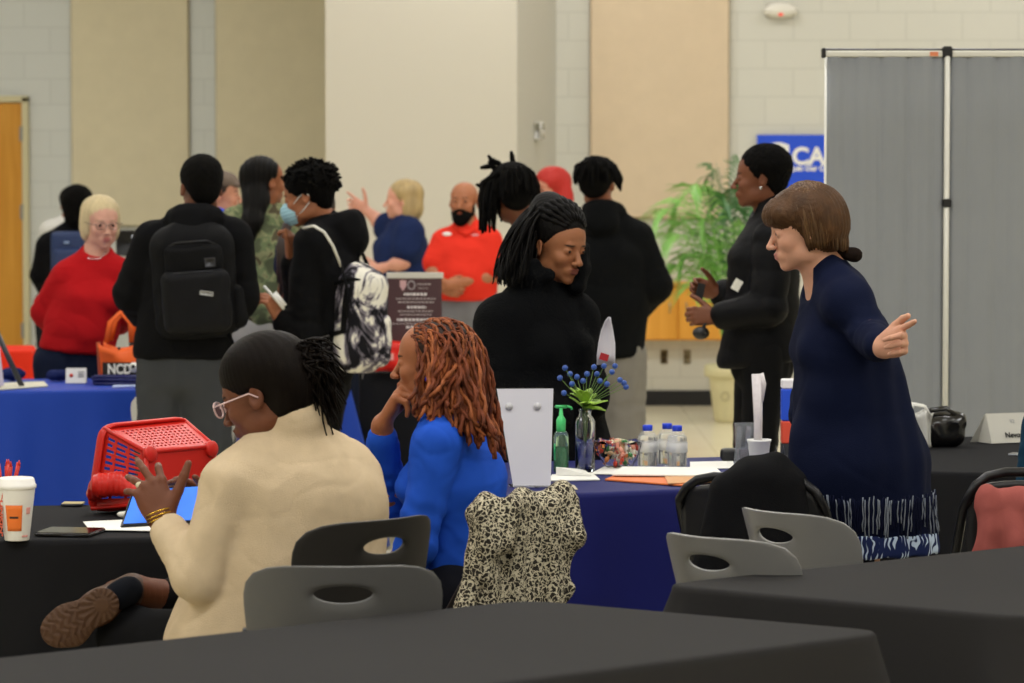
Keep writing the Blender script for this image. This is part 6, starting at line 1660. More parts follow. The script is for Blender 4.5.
# --- young man seen from behind with a black backpack ------------------------------------
def man_backpack():
    f = Fig('person', 'young man in a black hoodie and grey sweatpants seen from behind wearing a black backpack', 250,
            dict(head=(201, 188), neck=(197, 224, .0), chest=(190, 272, .0), waist=(186, 315, 0), pelvis=(182, 352, 0),
                 shL=(153, 243, .0), shR=(233, 240, .0), elL=(133, 293, .02), wrL=(145, 318, .24), elR=(240, 297, .0), wrR=(228, 322, .24)),
            SK_D, yaw=-162, pitch=8, hs=1.0, fine=.005)
    f.legs_auto(175, stance=.12, spread=.085)
    f.body(hands=dict(L=dict(dirv=(.2, .9, .3), thumb=(.3, 0, 1), normal_sign=1, curl=(40, 50, 30)), R=dict(dirv=(-.2, .9, .3), thumb=(-.3, 0, 1), normal_sign=-1, curl=(40, 50, 30))), browcol='0c0807')
    d = SDF(); f.torso(d, .028, ch=(.120, 1.30), wa=(.118, 1.26), pe=(.122, 1.30), shr=.064, armt=1.0, front=V(0, 1, 0), elb=.004)
    hood(f, d, r=.044, wid=.082, up=.012)
    d.plane(at(180, 357, FPX / 248), (0, 0, -1), k=.02)
    f.cloth('hoodie', d, m_bcotton, h=.0095, folds=.008, ff=9, seed=2)
    f.trousers(mat('charcoal_sweatpants', '3b3d40', rough=.9, bump=.2, bscale=200), rh=.100, rk=.088, ra=.08, folds=.008)
    short_hair(f, m_hafro, grow=(.086, .104, .086), disp=curls(.0025, 160))
    # backpack
    Y = FPX / 248; B = lambda x, y, dy=0: at(x, y, Y + dy)
    c = B(194, 282, -.24); t = thing('backpack', 'black backpack with a small white label on the back of the hooded man', 'backpack', c)
    R = Matrix.Rotation(math.radians(-4), 3, 'Y') @ Matrix.Rotation(math.radians(6), 3, 'Z'); m = mat('black_nylon', '0b0b0d', rough=.7, spec=.12, bump=.2, bscale=250)
    def part(name, fn, mm=m, h=.007, fo=.003):
        d = SDF(); fn(d); me = d.mesh(name, h=h, disp=lambda v, n: fo * (1 - 2 * np.abs(wav(v, 24, 3)))); return link(name, me, mm, t, True)
    def main(d):
        d.box(c + V(0, .02, -.01), (.165, .085, .215), R, rd=.07); d.ell(c + V(-.01, .02, .15), (.14, .085, .10), k=.05)
    part('main_compartment', main)
    part('front_pocket', lambda d: d.box(c + R @ V(.005, -.075, -.075), (.135, .045, .125), R, rd=.04), mat('black_nylon_front', '0e0e11', rough=.6, spec=.15, bump=.2, bscale=250))
    part('upper_pocket', lambda d: d.box(c + R @ V(.005, -.060, .085), (.115, .035, .065), R, rd=.03))
    part('side_pocket', lambda d: d.cone(c + R @ V(.165, -.01, -.16), c + R @ V(.165, -.01, -.05), .035, .030))
    b = MB()
    for z, w in ((.035, .12), (.155, .10)):
        b.tube([c + R @ V(-w, -.085 + .02 * (z > .1), z - .012), c + R @ V(-w * .6, -.108 + .02 * (z > .1), z + .006), c + R @ V(w * .6, -.108 + .02 * (z > .1), z + .006), c + R @ V(w, -.085 + .02 * (z > .1), z - .012)], .003, 6)
    b.build('zip', mat('zip_black', '2c2c30', rough=.3, metal=.5), t, True)
    b = MB(); b.box(c + R @ V(.045, -.124, -.045), (.055, .006, .018), R @ Matrix.Rotation(math.radians(12), 3, 'Y'), bev=.002); b.build('white_label', mat('label_grey', 'a8a8a6', rough=.5), t, True)
    b = MB(); b.box(c + R @ V(.068, -.100, .075), (.042, .005, .036), R, bev=.002); b.build('square_patch', mat('patch_grey', '3c3c40', rough=.5), t, True)
    for q in (-1, 1):
        b = MB(); b.tube([c + R @ V(q * .07, .06, .20), B(193 + q * 30, 228, -.06), B(193 + q * 33, 232, .08), B(193 + q * 36, 262, .13)], [(.03, .006)] * 4, 8); b.build('shoulder_strap', m, t, True)
    b = MB(); b.tube([c + R @ V(-.035, .04, .235), c + R @ V(-.02, .03, .265), c + R @ V(.02, .03, .265), c + R @ V(.035, .04, .235)], [(.010, .004)] * 4, 6); b.build('grab_handle', m, t, True)
    b = MB(); b.tube([c + R @ V(.11, -.02, -.19), c + R @ V(.14, -.04, -.27), c + R @ V(.13, -.03, -.34)], [(.010, .002)] * 3, 6); b.build('hanging_strap', m, t, True)

# --- woman in the red sweatshirt ---------------------------------------------------------
def woman_red():
    f = Fig('person', 'pale haired woman with glasses in a red sweatshirt standing behind the royal blue table', 220,
            dict(head=(101, 223), neck=(96, 255, .02), chest=(89, 296, .0), waist=(82, 325, 0), pelvis=(76, 358, 0),
                 shL=(119, 274, .02), shR=(66, 277, -.02), elL=(131, 312, .04), wrL=(118, 328, .18), elR=(45, 312, .05), wrR=(62, 336, .20)),
            'cc9a86', yaw=24, pitch=6, hs=.98, fine=.0045)
    f.legs_auto(15)
    f.body(face=dict(fem=True), browcol='a88870', lipcol='b87068', hands=dict(R=dict(dirv=(.8, .3, -.3), thumb=(0, 0, 1), normal_sign=-1, curl=(40, 40, 20))))
    d = SDF(); f.torso(d, .016, ch=(.108, 1.26), wa=(.115, 1.24), pe=(.122, 1.28), bust=.95, shr=.050, armt=1.0, elb=.004, belly=.85)
    d.plane(at(76, 352, FPX / 220), (-.12, 0, -1), k=.02)
    nk = f.J['neck']; d.ell(nk + V(.01, -.045, .030), (.060, .05, .040), k=.01, mode='sub')
    f.cloth('sweatshirt', d, mat('red_sweatshirt', 'a8151a', rough=.9, bump=.25, bscale=300, sheen=.2), h=.009, folds=.008, ff=12, seed=3)
    b = MB(); q = at(115, 296, FPX / 220 - .19); b.sphere(q, (.012, .004, .007), 8, 6); b.build('chest_logo', m_wh, f.root, True)
    f.trousers(mat('dark_jeans', '141a2c', rough=.9, bump=.2, bscale=200), rh=.105, folds=.004)
    h = f.h; d = SDF(); h.E(d, (0, .022, .046), (.088, .104, .084), .02); h.E(d, (0, .065, -.015), (.072, .048, .070), .03)
    for q in (-1, 1): h.E(d, (q * .066, .018, -.020), (.026, .050, .066), .03)
    h.E(d, (.012, -.100, -.046), (.060, .075, .088), .014, 'sub'); h.E(d, (-.03, -.100, -.02), (.045, .05, .060), .012, 'sub')
    f.hair(d, mat('pale_blond_hair', 'c9b78f', rough=.5, spec=.3, var=.15, vscale=40, bump=.5, bscale=400, stretch=(1, 1, .2)), h=.005, disp=strands(.0035, h, 40))
    glasses(f, '6e5a52', w=.024, hgt=.015, thick=.0018)
    b = MB(); b.tube([nk + V(-.05, -.045, .02), nk + V(-.02, -.085, -.015), nk + V(.03, -.09, -.015), nk + V(.055, -.045, .02)], .0022, 6); b.build('necklace', MATS['silver'], f.root, True)

# --- young man with a face mask, patterned backpack --------------------------------------
def man_mask():
    f = Fig('person', 'young man in a black hoodie and light blue face mask, looking down', 243,
            dict(head=(307, 196), neck=(328, 228, .02), chest=(326, 275, .0), waist=(322, 320, 0), pelvis=(320, 365, 0),
                 shL=(312, 246, -.14), shR=(334, 244, .15), elL=(304, 335, -.16), wrL=(279, 318, -.16), elR=(302, 300, .2), wrR=(292, 258, .04)),
            '9c6344', yaw=-100, pitch=14, hs=.98, fine=.0045)
    f.legs_auto(-95); h = f.h
    f.body(hands=dict(L=dict(dirv=(-.45, -.1, .85), thumb=(.2, .7, .3), normal_sign=1, curl=(45, 50, 30), spread=3), R=dict(dirv=(.05, -.1, 1), thumb=(-.5, -.8, 0), normal_sign=-1, curls=[(40, 60, 30), (50, 60, 30), (55, 60, 30), (60, 60, 30)], spread=2, thumb_dir=(-.1, -.5, .9))), browcol='120b08')
    d = SDF(); f.torso(d, .024, ch=(.118, 1.12), wa=(.112, 1.15), pe=(.120, 1.15), shr=.055, armt=1.0, front=V(-1, 0, 0), elb=.004)
    hood(f, d, r=.038, wid=.074, up=.008, back=.09); d.ell(at(344, 236, FPX / 243), (.060, .07, .070), k=.05)
    f.cloth('hoodie', d, m_bcotton, h=.009, folds=.007, ff=10, seed=6)
    f.trousers(MATS['black_denim'], rh=.10)
    rng = random.Random(9); b = MB()
    for i in range(300):
        az = rng.uniform(0, 6.28); el = rng.uniform(-.5, 1.5); v = V(math.sin(az) * math.cos(el), -math.cos(az) * math.cos(el), math.sin(el))
        if v.y < -.45 and v.z < .35: continue
        if v.z < -.2 and v.y < .3: continue
        p0 = h.w(v.x * .098, .030 + v.y * .108, .048 + v.z * .080); dr = (h.R @ v + V(rng.uniform(-.4, .4), rng.uniform(-.4, .4), rng.uniform(-.2, .5))).normalized()
        L_ = rng.uniform(.014, .032); cv = V(rng.uniform(-1, 1), rng.uniform(-1, 1), rng.uniform(-1, 1)) * .012
        b.tube([p0, p0 + dr * L_ * .5 + cv, p0 + dr * L_], [.0085, .0065, .0025], 5)
    short_hair(f, m_hafro, grow=(.104, .115, .085), c=(0, .032, .050), front=-.105, frontz=-.055, fr=(.085, .072, .088), disp=curls(.005, 130), extra=b)
    # surgical mask over nose and mouth
    d = SDF(); h.E(d, (0, -.070, -.058), (.056, .056, .052), .02); h.E(d, (0, -.098, -.040), (.022, .026, .026), .02); h.E(d, (0, .03, -.04), (.09, .075, .10), .005, 'sub')
    me_ = f.cloth('face_mask', d, mat('mask_blue', '9ec6d6', rough=.8, bump=.2, bscale=200), h=.004, folds=0, disp=lambda v, n: .0016 * np.sin(h.local(v)[:, 2] * 420))
    for q in (-1, 1):
        b = MB(); b.tube([h.w(q * .052, -.065, -.032), h.w(q * .074, -.02, -.002), h.w(q * .083, .018, .016), h.w(q * .086, .028, -.006)], .0022, 5); b.tube([h.w(q * .050, -.058, -.080), h.w(q * .072, -.01, -.055), h.w(q * .080, .022, -.032)], .0022, 5)
        b.build('ear_loop', mat('white_elastic', 'e8e6e0', rough=.7), me_, False); me_.children[-1].data.transform(wmat(me_).inverted())
    # backpack
    Y = FPX / 243; B = lambda x, y, dy=0: at(x, y, Y + dy)
    c = B(356, 315, -.02); t = thing('backpack', 'black and white marbled backpack on the masked young man', 'backpack', c)
    mm = mat('marbled_canvas', 'd8d4c8', rough=.8, bump=.15, bscale=200); nt = mm.node_tree; bs = nt.nodes['Principled BSDF']
    tc = nt.nodes.new('ShaderNodeTexCoord'); mp = nt.nodes.new('ShaderNodeMapping'); mp.inputs['Scale'].default_value = (1, 1, .55)
    n = nt.nodes.new('ShaderNodeTexNoise'); n.inputs['Scale'].default_value = 11; n.inputs['Detail'].default_value = 6; n.inputs['Roughness'].default_value = .62; n.inputs['Distortion'].default_value = 1.3
    nt.links.new(tc.outputs['Object'], mp.inputs[0]); nt.links.new(mp.outputs[0], n.inputs[0]); cr = nt.nodes.new('ShaderNodeValToRGB'); e = cr.color_ramp.elements
    e[0].position = .44; e[0].color = (*lin('17161a'), 1); e[1].position = .56; e[1].color = (*lin('ddd9cc'), 1); x = e.new(.50); x.color = (*lin('77717c'), 1)
    nt.links.new(n.outputs[0], cr.inputs[0]); nt.links.new(cr.outputs[0], bs.inputs['Base Color'])
    R = Matrix.Rotation(math.radians(3), 3, 'Y') @ Matrix.Rotation(math.radians(15), 3, 'Z')
    def part(name, fn, ma, h_=.007):
        d = SDF(); fn(d); me = d.mesh(name, h=h_, disp=lambda v, n: .003 * (1 - 2 * np.abs(wav(v, 24, 5)))); return link(name, me, ma, t, True)
    part('main_compartment', lambda d: (d.box(c + V(.0, 0, -.02), (.112, .15, .212), R, rd=.075), d.ell(c + V(-.01, 0, .13), (.085, .13, .09), k=.05)), mm)
    part('front_pocket', lambda d: d.box(c + V(.075, -.02, -.10), (.055, .12, .11), R, rd=.045), mm)
    b = MB(); b.tube([c + V(-.085, -.135, .13), c + V(-.03, -.16, .155), c + V(.04, -.14, .145), c + V(.10, -.06, .10)], [(.008, .003)] * 4, 6); b.tube([c + V(-.02, -.155, .15), c + V(-.035, -.165, .05), c + V(-.045, -.16, -.06), c + V(-.10, -.14, -.075)], [(.013, .003)] * 4, 6); b.build('trim_strap', MATS['black_nylon'] if 'black_nylon' in MATS else mat('black_nylon', '0c0c0e', rough=.65), t, True)
    b = MB(); b.tube([B(304, 228, -.20), B(314, 226, -.235), B(324, 232, -.235), B(333, 246, -.225), B(341, 266, -.20)], [(.006, .014)] * 5, 8); b.build('shoulder_strap', mat('pale_strap', 'cfccc2', rough=.7), t, True)
    b = MB(); b.tube([B(341, 262, -.205), B(347, 290, -.19), B(345, 320, -.18)], [(.005, .013)] * 3, 8); b.build('shoulder_strap', MATS['black_nylon'], t, True)
    b = MB(); b.tube([c + V(-.03, 0, .215), c + V(-.01, -.01, .25), c + V(.03, -.02, .25), c + V(.05, -.02, .20)], [(.009, .004)] * 4, 6); b.build('grab_handle', MATS['black_nylon'], t, True)
    # phone-like white stick in the near hand
    p0, p1 = B(264, 286, -.22), B(284, 309, -.20); o = thing('stylus', 'white stick and folded slip held by the masked young man', 'pen', (p0 + p1) / 2)
    b = MB(); b.tube([p0, p1], .006, 8); b.build('shaft', mat('white_slip', 'e4e2dc', rough=.5), o, True)
    b = MB(); b.box(B(279, 300, -.20), (.028, .004, .07), Matrix.Rotation(math.radians(-38), 3, 'Y')); b.build('paper_slip', MATS['white_slip'], o, True)

# --- woman hidden behind the masked man, only her bent arm and hair show ------------------
def woman_hidden():
    f = Fig('person', 'person almost hidden behind the masked man, bare forearm and navy sleeve showing', 225,
            dict(head=(318, 212), neck=(318, 240, .02), chest=(316, 285, .0), waist=(316, 320, 0), pelvis=(316, 360, 0),
                 shL=(334, 255, .08), shR=(290, 250, .0), elL=(340, 305, .05), wrL=(330, 330, .0), elR=(285, 289, -.06), wrR=(302, 318, -.05)),
            '8a5436', yaw=150, hs=.95, fine=.006, k=.82)
    f.legs_auto(150); f.body(face=dict(fem=True))
    d = SDF(); f.torso(d, .012, ch=(.10, 1.25), wa=(.10, 1.2), pe=(.12, 1.2), shr=.05, armt=1.1, sleeve=.42); f.cloth('tee_shirt', d, mat('navy_tee', '161d36', rough=.9), h=.012)
    f.trousers(MATS['dark_jeans']); short_hair(f, mat('dark_auburn_hair', '24140e', rough=.5), disp=curls(.003, 90), h=.007)
    b = MB(); rng = random.Random(2)
    for i in range(26):
        x = rng.uniform(277, 284); b.tube([at(x + 8, 222, 14.15), at(x + 1, 245, 14.1), at(x, 290 + rng.uniform(-8, 6), 14.1)], [.008, .009, .003], 5)
    b.build('long_hair', MATS['dark_auburn_hair'], f.root, True)

# --- woman with long straight hair and a camouflage jacket -------------------------------
def woman_camo():
    f = Fig('person', 'woman with long straight black hair in a camouflage jacket facing away', 212,
            dict(head=(265, 182), neck=(262, 210, .0), chest=(256, 250, .0), waist=(254, 278, 0), pelvis=(254, 305, 0),
                 shL=(234, 225, -.06), shR=(283, 224, .06), elL=(227, 272, -.04), wrL=(240, 300, .15), elR=(288, 268, .1), wrR=(280, 290, .3)),
            SK_M, yaw=128, hs=.98, fine=.005)
    f.legs_auto(150); f.body(face=dict(fem=True))
    m = mat('camo_cloth', '6d7352', rough=.9); nt = m.node_tree; bs = nt.nodes['Principled BSDF']; tc = nt.nodes.new('ShaderNodeTexCoord')
    n = nt.nodes.new('ShaderNodeTexNoise'); n.inputs['Scale'].default_value = 16; n.inputs['Detail'].default_value = 2.5; n.inputs['Distortion'].default_value = .6
    cr = nt.nodes.new('ShaderNodeValToRGB'); cr.color_ramp.interpolation = 'CONSTANT'; e = cr.color_ramp.elements; e[0].position = 0; e[0].color = (*lin('535a44'), 1); e[1].position = .45; e[1].color = (*lin('6a7655'), 1)
    x = e.new(.53); x.color = (*lin('868866'), 1); x = e.new(.60); x.color = (*lin('524b3a'), 1)
    nt.links.new(tc.outputs['Object'], n.inputs[0]); nt.links.new(n.outputs[0], cr.inputs[0]); nt.links.new(cr.outputs[0], bs.inputs['Base Color'])
    d = SDF(); f.torso(d, .024, ch=(.115, 1.3), wa=(.115, 1.25), pe=(.125, 1.25), shr=.055, armt=1.05, front=V(0, 1, 0)); d.cone(f.J['neck'] + V(0, 0, -.01), f.J['neck'] + V(0, 0, .035), .066, .060)
    f.cloth('camouflage_jacket', d, m, h=.011, folds=.006, ff=12); f.trousers(mat('pale_grey_trousers', 'a9a8a4', rough=.9), rh=.105)
    h = f.h; d = SDF(); h.E(d, (0, .026, .046), (.084, .100, .082)); h.E(d, (0, -.086, -.038), (.068, .06, .085), .012, 'sub')
    a, b_ = at(258, 190, FPX / 212 - .06), at(250, 238, FPX / 212 - .16)
    d.path([h.w(0, .06, .02), at(256, 200, FPX / 212 - .09), at(252, 222, FPX / 212 - .15), at(251, 240, FPX / 212 - .15)], [.075, .060, .048, .018], k=.03, u=(0, 1, 0), fa=.7)
    f.hair(d, m_hblack, h=.006, disp=lambda v, n: .0015 * np.sin(v[:, 0] * 260))

def man_cap():
    f = Fig('person', 'man in a grey brown flat cap and blue shirt seen in profile facing right', 188,
            dict(head=(221, 195), neck=(217, 217, .0), chest=(215, 255, .0), waist=(212, 290, 0), pelvis=(212, 315, 0), shL=(214, 226, .12), shR=(219, 227, -.12), elL=(215, 275, .12), wrL=(225, 300, .1), elR=(216, 278, -.1), wrR=(226, 300, -.1)),
            'c48a70', yaw=92, hs=1.0, fine=.005)
    f.legs_auto(90); f.body(browcol='5a4030')
    d = SDF(); f.torso(d, .016, ch=(.12, 1.3), wa=(.12, 1.25), pe=(.125, 1.25), front=V(1, 0, 0)); d.cone(f.J['neck'] + V(0, 0, -.01), f.J['neck'] + V(0, 0, .03), .064, .058)
    f.cloth('blue_shirt', d, mat('bright_blue_shirt', '1b50d6', rough=.8), h=.012); f.trousers(MATS['dark_trousers'])
    short_hair(f, mat('brown_short_hair', '2c1d14', rough=.7), h=.006, disp=curls(.002, 150))
    h = f.h; d = SDF(); h.E(d, (0, .018, .072), (.092, .112, .060)); d.cone(h.w(-.035, -.085, .052), h.w(.035, -.085, .052), .024, k=.02, u=h.R @ V(0, 0, 1), fa=.5); d.plane(h.w(0, 0, .045), h.R @ V(0, .1, -1), k=.01)
    f.cloth('cap', d, mat('taupe_cap', '6f6258', rough=.95, bump=.3, bscale=200), h=.006, folds=.003, ff=30)

def woman_blond():
    f = Fig('person', 'blonde woman in a navy tee shirt pointing to the left by the smooth wall', 165,
            dict(head=(402, 200), neck=(407, 219, .0), chest=(404, 246, .0), waist=(403, 265, 0), pelvis=(403, 288, 0),
                 shL=(410, 233, -.12), shR=(396, 232, .13), elL=(404, 262, -.16), wrL=(379, 269, -.10), elR=(382, 224, .2), wrR=(367, 211, .2)),
            'd99f88', yaw=-88, pitch=0, hs=.98, fine=.005)
    f.legs_auto(-90); h = f.h
    f.body(hands=dict(R=dict(dirv=(-.75, 0, .45), thumb=(.3, -.2, .8), normal_sign=-1, curls=[(5, 5, 5), (35, 40, 20), (45, 45, 20), (50, 45, 20)], sc=1.05, thumb_dir=(.0, -.2, 1)), L=dict(dirv=(-1, 0, 0), thumb=(0, .3, 1), normal_sign=1, curl=(30, 30, 20))), face=dict(fem=True), browcol='a88058', arm_r=1.15)
    d = SDF(); f.torso(d, .014, ch=(.125, 1.22), wa=(.125, 1.2), pe=(.14, 1.2), bust=1.15, belly=.95, front=V(-1, 0, 0), sleeve=.55, armt=1.35)
    f.cloth('tee_shirt', d, mat('navy_tee_bright', '1d2a50', rough=.85), h=.011, folds=.006); f.trousers(MATS['dark_jeans'])
    b = MB(); q = at(419, 236, FPX / 165 - .17); b.box(q, (.03, .01, .03)); b.build('back_print', mat('pale_shirt_print', 'a9b0c0', rough=.7), f.root, True)
    m = mat('honey_blond_hair', 'b09868', rough=.4, var=.25, vscale=25, bump=.5, bscale=300, stretch=(1, 1, .2))
    d = SDF(); h.E(d, (0, .028, .046), (.090, .108, .086)); h.E(d, (0, .075, -.045), (.080, .060, .085), .03); h.E(d, (0, -.078, -.048), (.075, .070, .098), .012, 'sub')
    for q in (-1, 1): h.E(d, (q * .07, .045, -.05), (.026, .045, .085), .02)
    f.hair(d, m, h=.006, disp=strands(.003, h, 40))

def man_polo():
    f = Fig('person', 'bald bearded man in a bright red polo shirt with a white name tag', 175,
            dict(head=(464, 202), neck=(467, 226, .0), chest=(465, 258, .0), waist=(464, 280, 0), pelvis=(466, 300, 0),
                 shL=(488, 241, -.02), shR=(445, 243, .04), elL=(492, 276, -.06), wrL=(449, 285, -.24), elR=(434, 270, -.02), wrR=(441, 287, -.18)),
            'a56a4a', yaw=-14, pitch=-3, hs=1.0, fine=.0045)
    f.legs_auto(-5); h = f.h
    f.body(hands=dict(L=dict(dirv=(-1, -.1, -.1), thumb=(0, -.3, 1), normal_sign=1, curl=(30, 30, 20)), R=dict(dirv=(.7, -.4, -.2), thumb=(.3, -.3, 1), normal_sign=-1, curl=(40, 40, 20))), browcol='1c120c', arm_r=1.15)
    d = SDF(); f.torso(d, .016, ch=(.125, 1.30), wa=(.135, 1.22), pe=(.13, 1.25), belly=1.05, shr=.060, armt=1.15, sleeve=.72)
    d.plane(at(466, 300, FPX / 175), (0, 0, -1), k=.02)
    f.cloth('polo_shirt', d, mat('coral_red_polo', 'dc3424', rough=.8, bump=.15, bscale=200), h=.010, folds=.005, ff=11)
    nk = f.J['neck']; d = SDF(); d.cone(nk + V(-.02, -.01, -.01), nk + V(0, 0, .03), .066, .060); d.cone(nk + V(-.045, -.07, -.02), nk + V(-.005, -.09, -.045), .018, .012); d.cone(nk + V(.045, -.07, -.02), nk + V(.0, -.09, -.045), .018, .012)
    f.cloth('shirt_collar', d, MATS['coral_red_polo'], h=.007, folds=0)
    b = MB(); q = at(447, 234, FPX / 175 - .165); b.sphere(q, (.026, .008, .012), 14, 8); b.build('name_tag', mat('white_badge', 'eceae6', rough=.4), f.root, True)
    b = MB(); q = at(475, 235, FPX / 175 - .165); b.sphere(q, (.022, .006, .006), 10, 6); b.build('shirt_logo', mat('logo_rose', 'd9a0a8', rough=.5), f.root, True)
    f.trousers(mat('mid_grey_trousers', '77777b', rough=.9), rh=.10, pe=(.115, 1.15))
    d = SDF(); h.E(d, (0, -.040, -.078), (.059, .062, .048)); h.E(d, (0, -.072, -.108), (.040, .034, .034), .03)
    for q in (-1, 1): h.E(d, (q * .058, -.015, -.045), (.010, .028, .040), .02)
    h.E(d, (0, -.100, -.050), (.030, .012, .006), .01); h.E(d, (0, -.109, -.069), (.021, .02, .008), .006, 'sub'); h.E(d, (0, -.098, -.015), (.055, .030, .030), .01, 'sub')
    f.hair(d, m_hafro, h=.0045, disp=curls(.002, 200), name='beard')

def person_red_hair():
    f = Fig('person', 'person with bright red hair glimpsed between the dreadlocks and the braided head', 172,
            dict(head=(550, 190), neck=(556, 214, .0), chest=(556, 250, .0), waist=(556, 280, 0), pelvis=(556, 300, 0), shL=(574, 232, -.02), shR=(538, 232, .04), elL=(574, 270, 0), wrL=(560, 285, -.15), elR=(540, 270, 0), wrR=(552, 285, -.15)),
            'c08468', yaw=-50, hs=.98, fine=.006, k=.8)
    f.legs_auto(-30); f.body(face=dict(fem=True), browcol='8a3020')
    d = SDF(); f.torso(d, .014, ch=(.11, 1.2), wa=(.11, 1.2), pe=(.12, 1.2), sleeve=1); f.cloth('red_top', d, mat('red_top_cloth', 'c8281e', rough=.85), h=.014); f.trousers(MATS['dark_trousers'])
    m = mat('bright_red_hair', 'b02014', rough=.6, bump=.5, bscale=200); h = f.h
    d = SDF(); h.E(d, (0, .026, .05), (.100, .112, .092)); h.E(d, (0, -.086, -.040), (.064, .062, .085), .012, 'sub'); h.E(d, (.03, .05, -.06), (.10, .07, .12), .04)
    f.hair(d, m, h=.007, disp=strands(.004, h, 40))

def locs_hair(f, n, seed, r0, lenf, m, spikes=()):
    h = f.h; rng = random.Random(seed); b = MB()
    for i in range(n):
        az = rng.uniform(0, 6.28); el = rng.uniform(.1, 1.5); v = V(math.sin(az) * math.cos(el), -math.cos(az) * math.cos(el), math.sin(el))
        p0 = h.w(v.x * .080, .024 + v.y * .098, .046 + v.z * .080); p1 = h.w(v.x * .115, .024 + v.y * .135, .075 + v.z * .070)
        L_ = lenf(v, rng); hz = h.w(v.x * .125, .024 + v.y * .145, 0); p2 = V(hz.x, hz.y, p0.z - L_)
        pts = []; rr = []; ph = rng.uniform(0, 6.28)
        for j in range(12):
            u = j / 11; pts.append(p0 * (1 - u) ** 2 + p1 * 2 * u * (1 - u) + p2 * u * u + V(math.sin(ph + u * 7), math.cos(ph + u * 6), 0) * .004 * u); rr.append(r0 * (1 + .15 * math.sin(j * 2 + ph)) * (1 if j < 11 else .5))
        b.tube(pts, rr, 6)
    for sp in spikes: b.tube([f.h.c + (q - f.h.c) * 1.0 for q in sp], [r0 * 1.6, r0 * 1.5, r0 * 1.3, r0 * .7][:len(sp)], 6)
    return b

def man_dreads():
    f = Fig('person', 'person with a high mop of black dreadlocks seen behind the woman in the black coat', 228,
            dict(head=(511, 194), neck=(528, 226, .02), chest=(545, 278, .0), waist=(545, 320, 0), pelvis=(545, 360, 0),
                 shL=(524, 252, .1), shR=(560, 252, -.1), elL=(530, 300, .1), wrL=(540, 330, .0), elR=(566, 300, -.1), wrR=(550, 330, .0)),
            SK_D, yaw=-160, pitch=14, hs=1.0, fine=.006, k=.85)
    f.legs_auto(180); f.body()
    d = SDF(); f.torso(d, .014, ch=(.11, 1.2), wa=(.11, 1.2), pe=(.12, 1.2)); f.cloth('dark_sweater', d, m_bcotton, h=.013); f.trousers(MATS['dark_trousers'])
    Y = FPX / 228; B = lambda x, y, dy=0: at(x, y, Y + dy)
    rng = random.Random(3); b = locs_hair(f, 110, 5, .0085, lambda v, r: (.07 + .07 * r.random()), None,
        spikes=([B(514, 172), B(513, 163), B(512, 156), B(511, 151)], [B(505, 172), B(498, 163), B(491, 160), B(488, 155)], [B(500, 172), B(492, 166), B(485, 167), B(480, 168)], [B(496, 180), B(486, 182), B(479, 186), B(476, 184)], [B(497, 172), B(490, 162), B(493, 158), B(490, 160)]))
    for i in range(46):                                             # the fall of locs on the left
        x = rng.uniform(479, 500); dy = rng.uniform(-.10, .12); bt = rng.uniform(212, 234) if x < 497 else rng.uniform(205, 222)
        b.tube([B(x * .4 + 511 * .6, 172 + rng.uniform(-3, 8), dy), B(x + 3, 182, dy), B(x, 200, dy), B(x + rng.uniform(-2, 3), bt, dy)], [.009, .009, .0085, .005], 6)
    d = SDF(); f.h.E(d, (0, .024, .050), (.095, .110, .088)); f.h.E(d, (0, .06, -.01), (.075, .06, .08), .03)
    f.hair(d, m_hafro, h=.006, extra=b)

def man_braids():
    f = Fig('person', 'person with short black braids in a black hoodie and grey trousers, back turned', 205,
            dict(head=(597, 184), neck=(604, 214, .0), chest=(608, 262, .0), waist=(608, 305, 0), pelvis=(606, 350, 0),
                 shL=(574, 240, .05), shR=(636, 239, .0), elL=(566, 290, .05), wrL=(580, 320, .2), elR=(654, 285, .0), wrR=(630, 318, .22)),
            '8a5234', yaw=165, pitch=4, hs=1.02, fine=.005)
    f.legs_auto(172, spread=.08, stance=.085); f.body()
    d = SDF(); f.torso(d, .030, ch=(.125, 1.28), wa=(.13, 1.2), pe=(.13, 1.15), shr=.062, armt=1.1, front=V(0, 1, 0), elb=.006, wr=True); hood(f, d, r=.034, wid=.072, up=.012)
    d.plane(at(606, 357, FPX / 205), (0, 0, -1), k=.02)
    f.cloth('hoodie', d, mat('black_cotton_soft', '0d0e0f', rough=.95, bump=.25, bscale=250, sheen=.1), h=.010, folds=.008, ff=8, seed=8)
    f.trousers(mat('taupe_grey_trousers', '7f7b74', rough=.9, bump=.3, bscale=120), rh=.115, rk=.10, ra=.09, folds=.010)
    b = locs_hair(f, 95, 8, .0075, lambda v, r: .045 + .06 * r.random() + .02 * max(0, -v.y), None)
    d = SDF(); f.h.E(d, (0, .022, .048), (.092, .106, .086)); f.h.E(d, (0, .06, -.005), (.072, .055, .07), .03)
    f.hair(d, m_hafro, h=.006, extra=b)

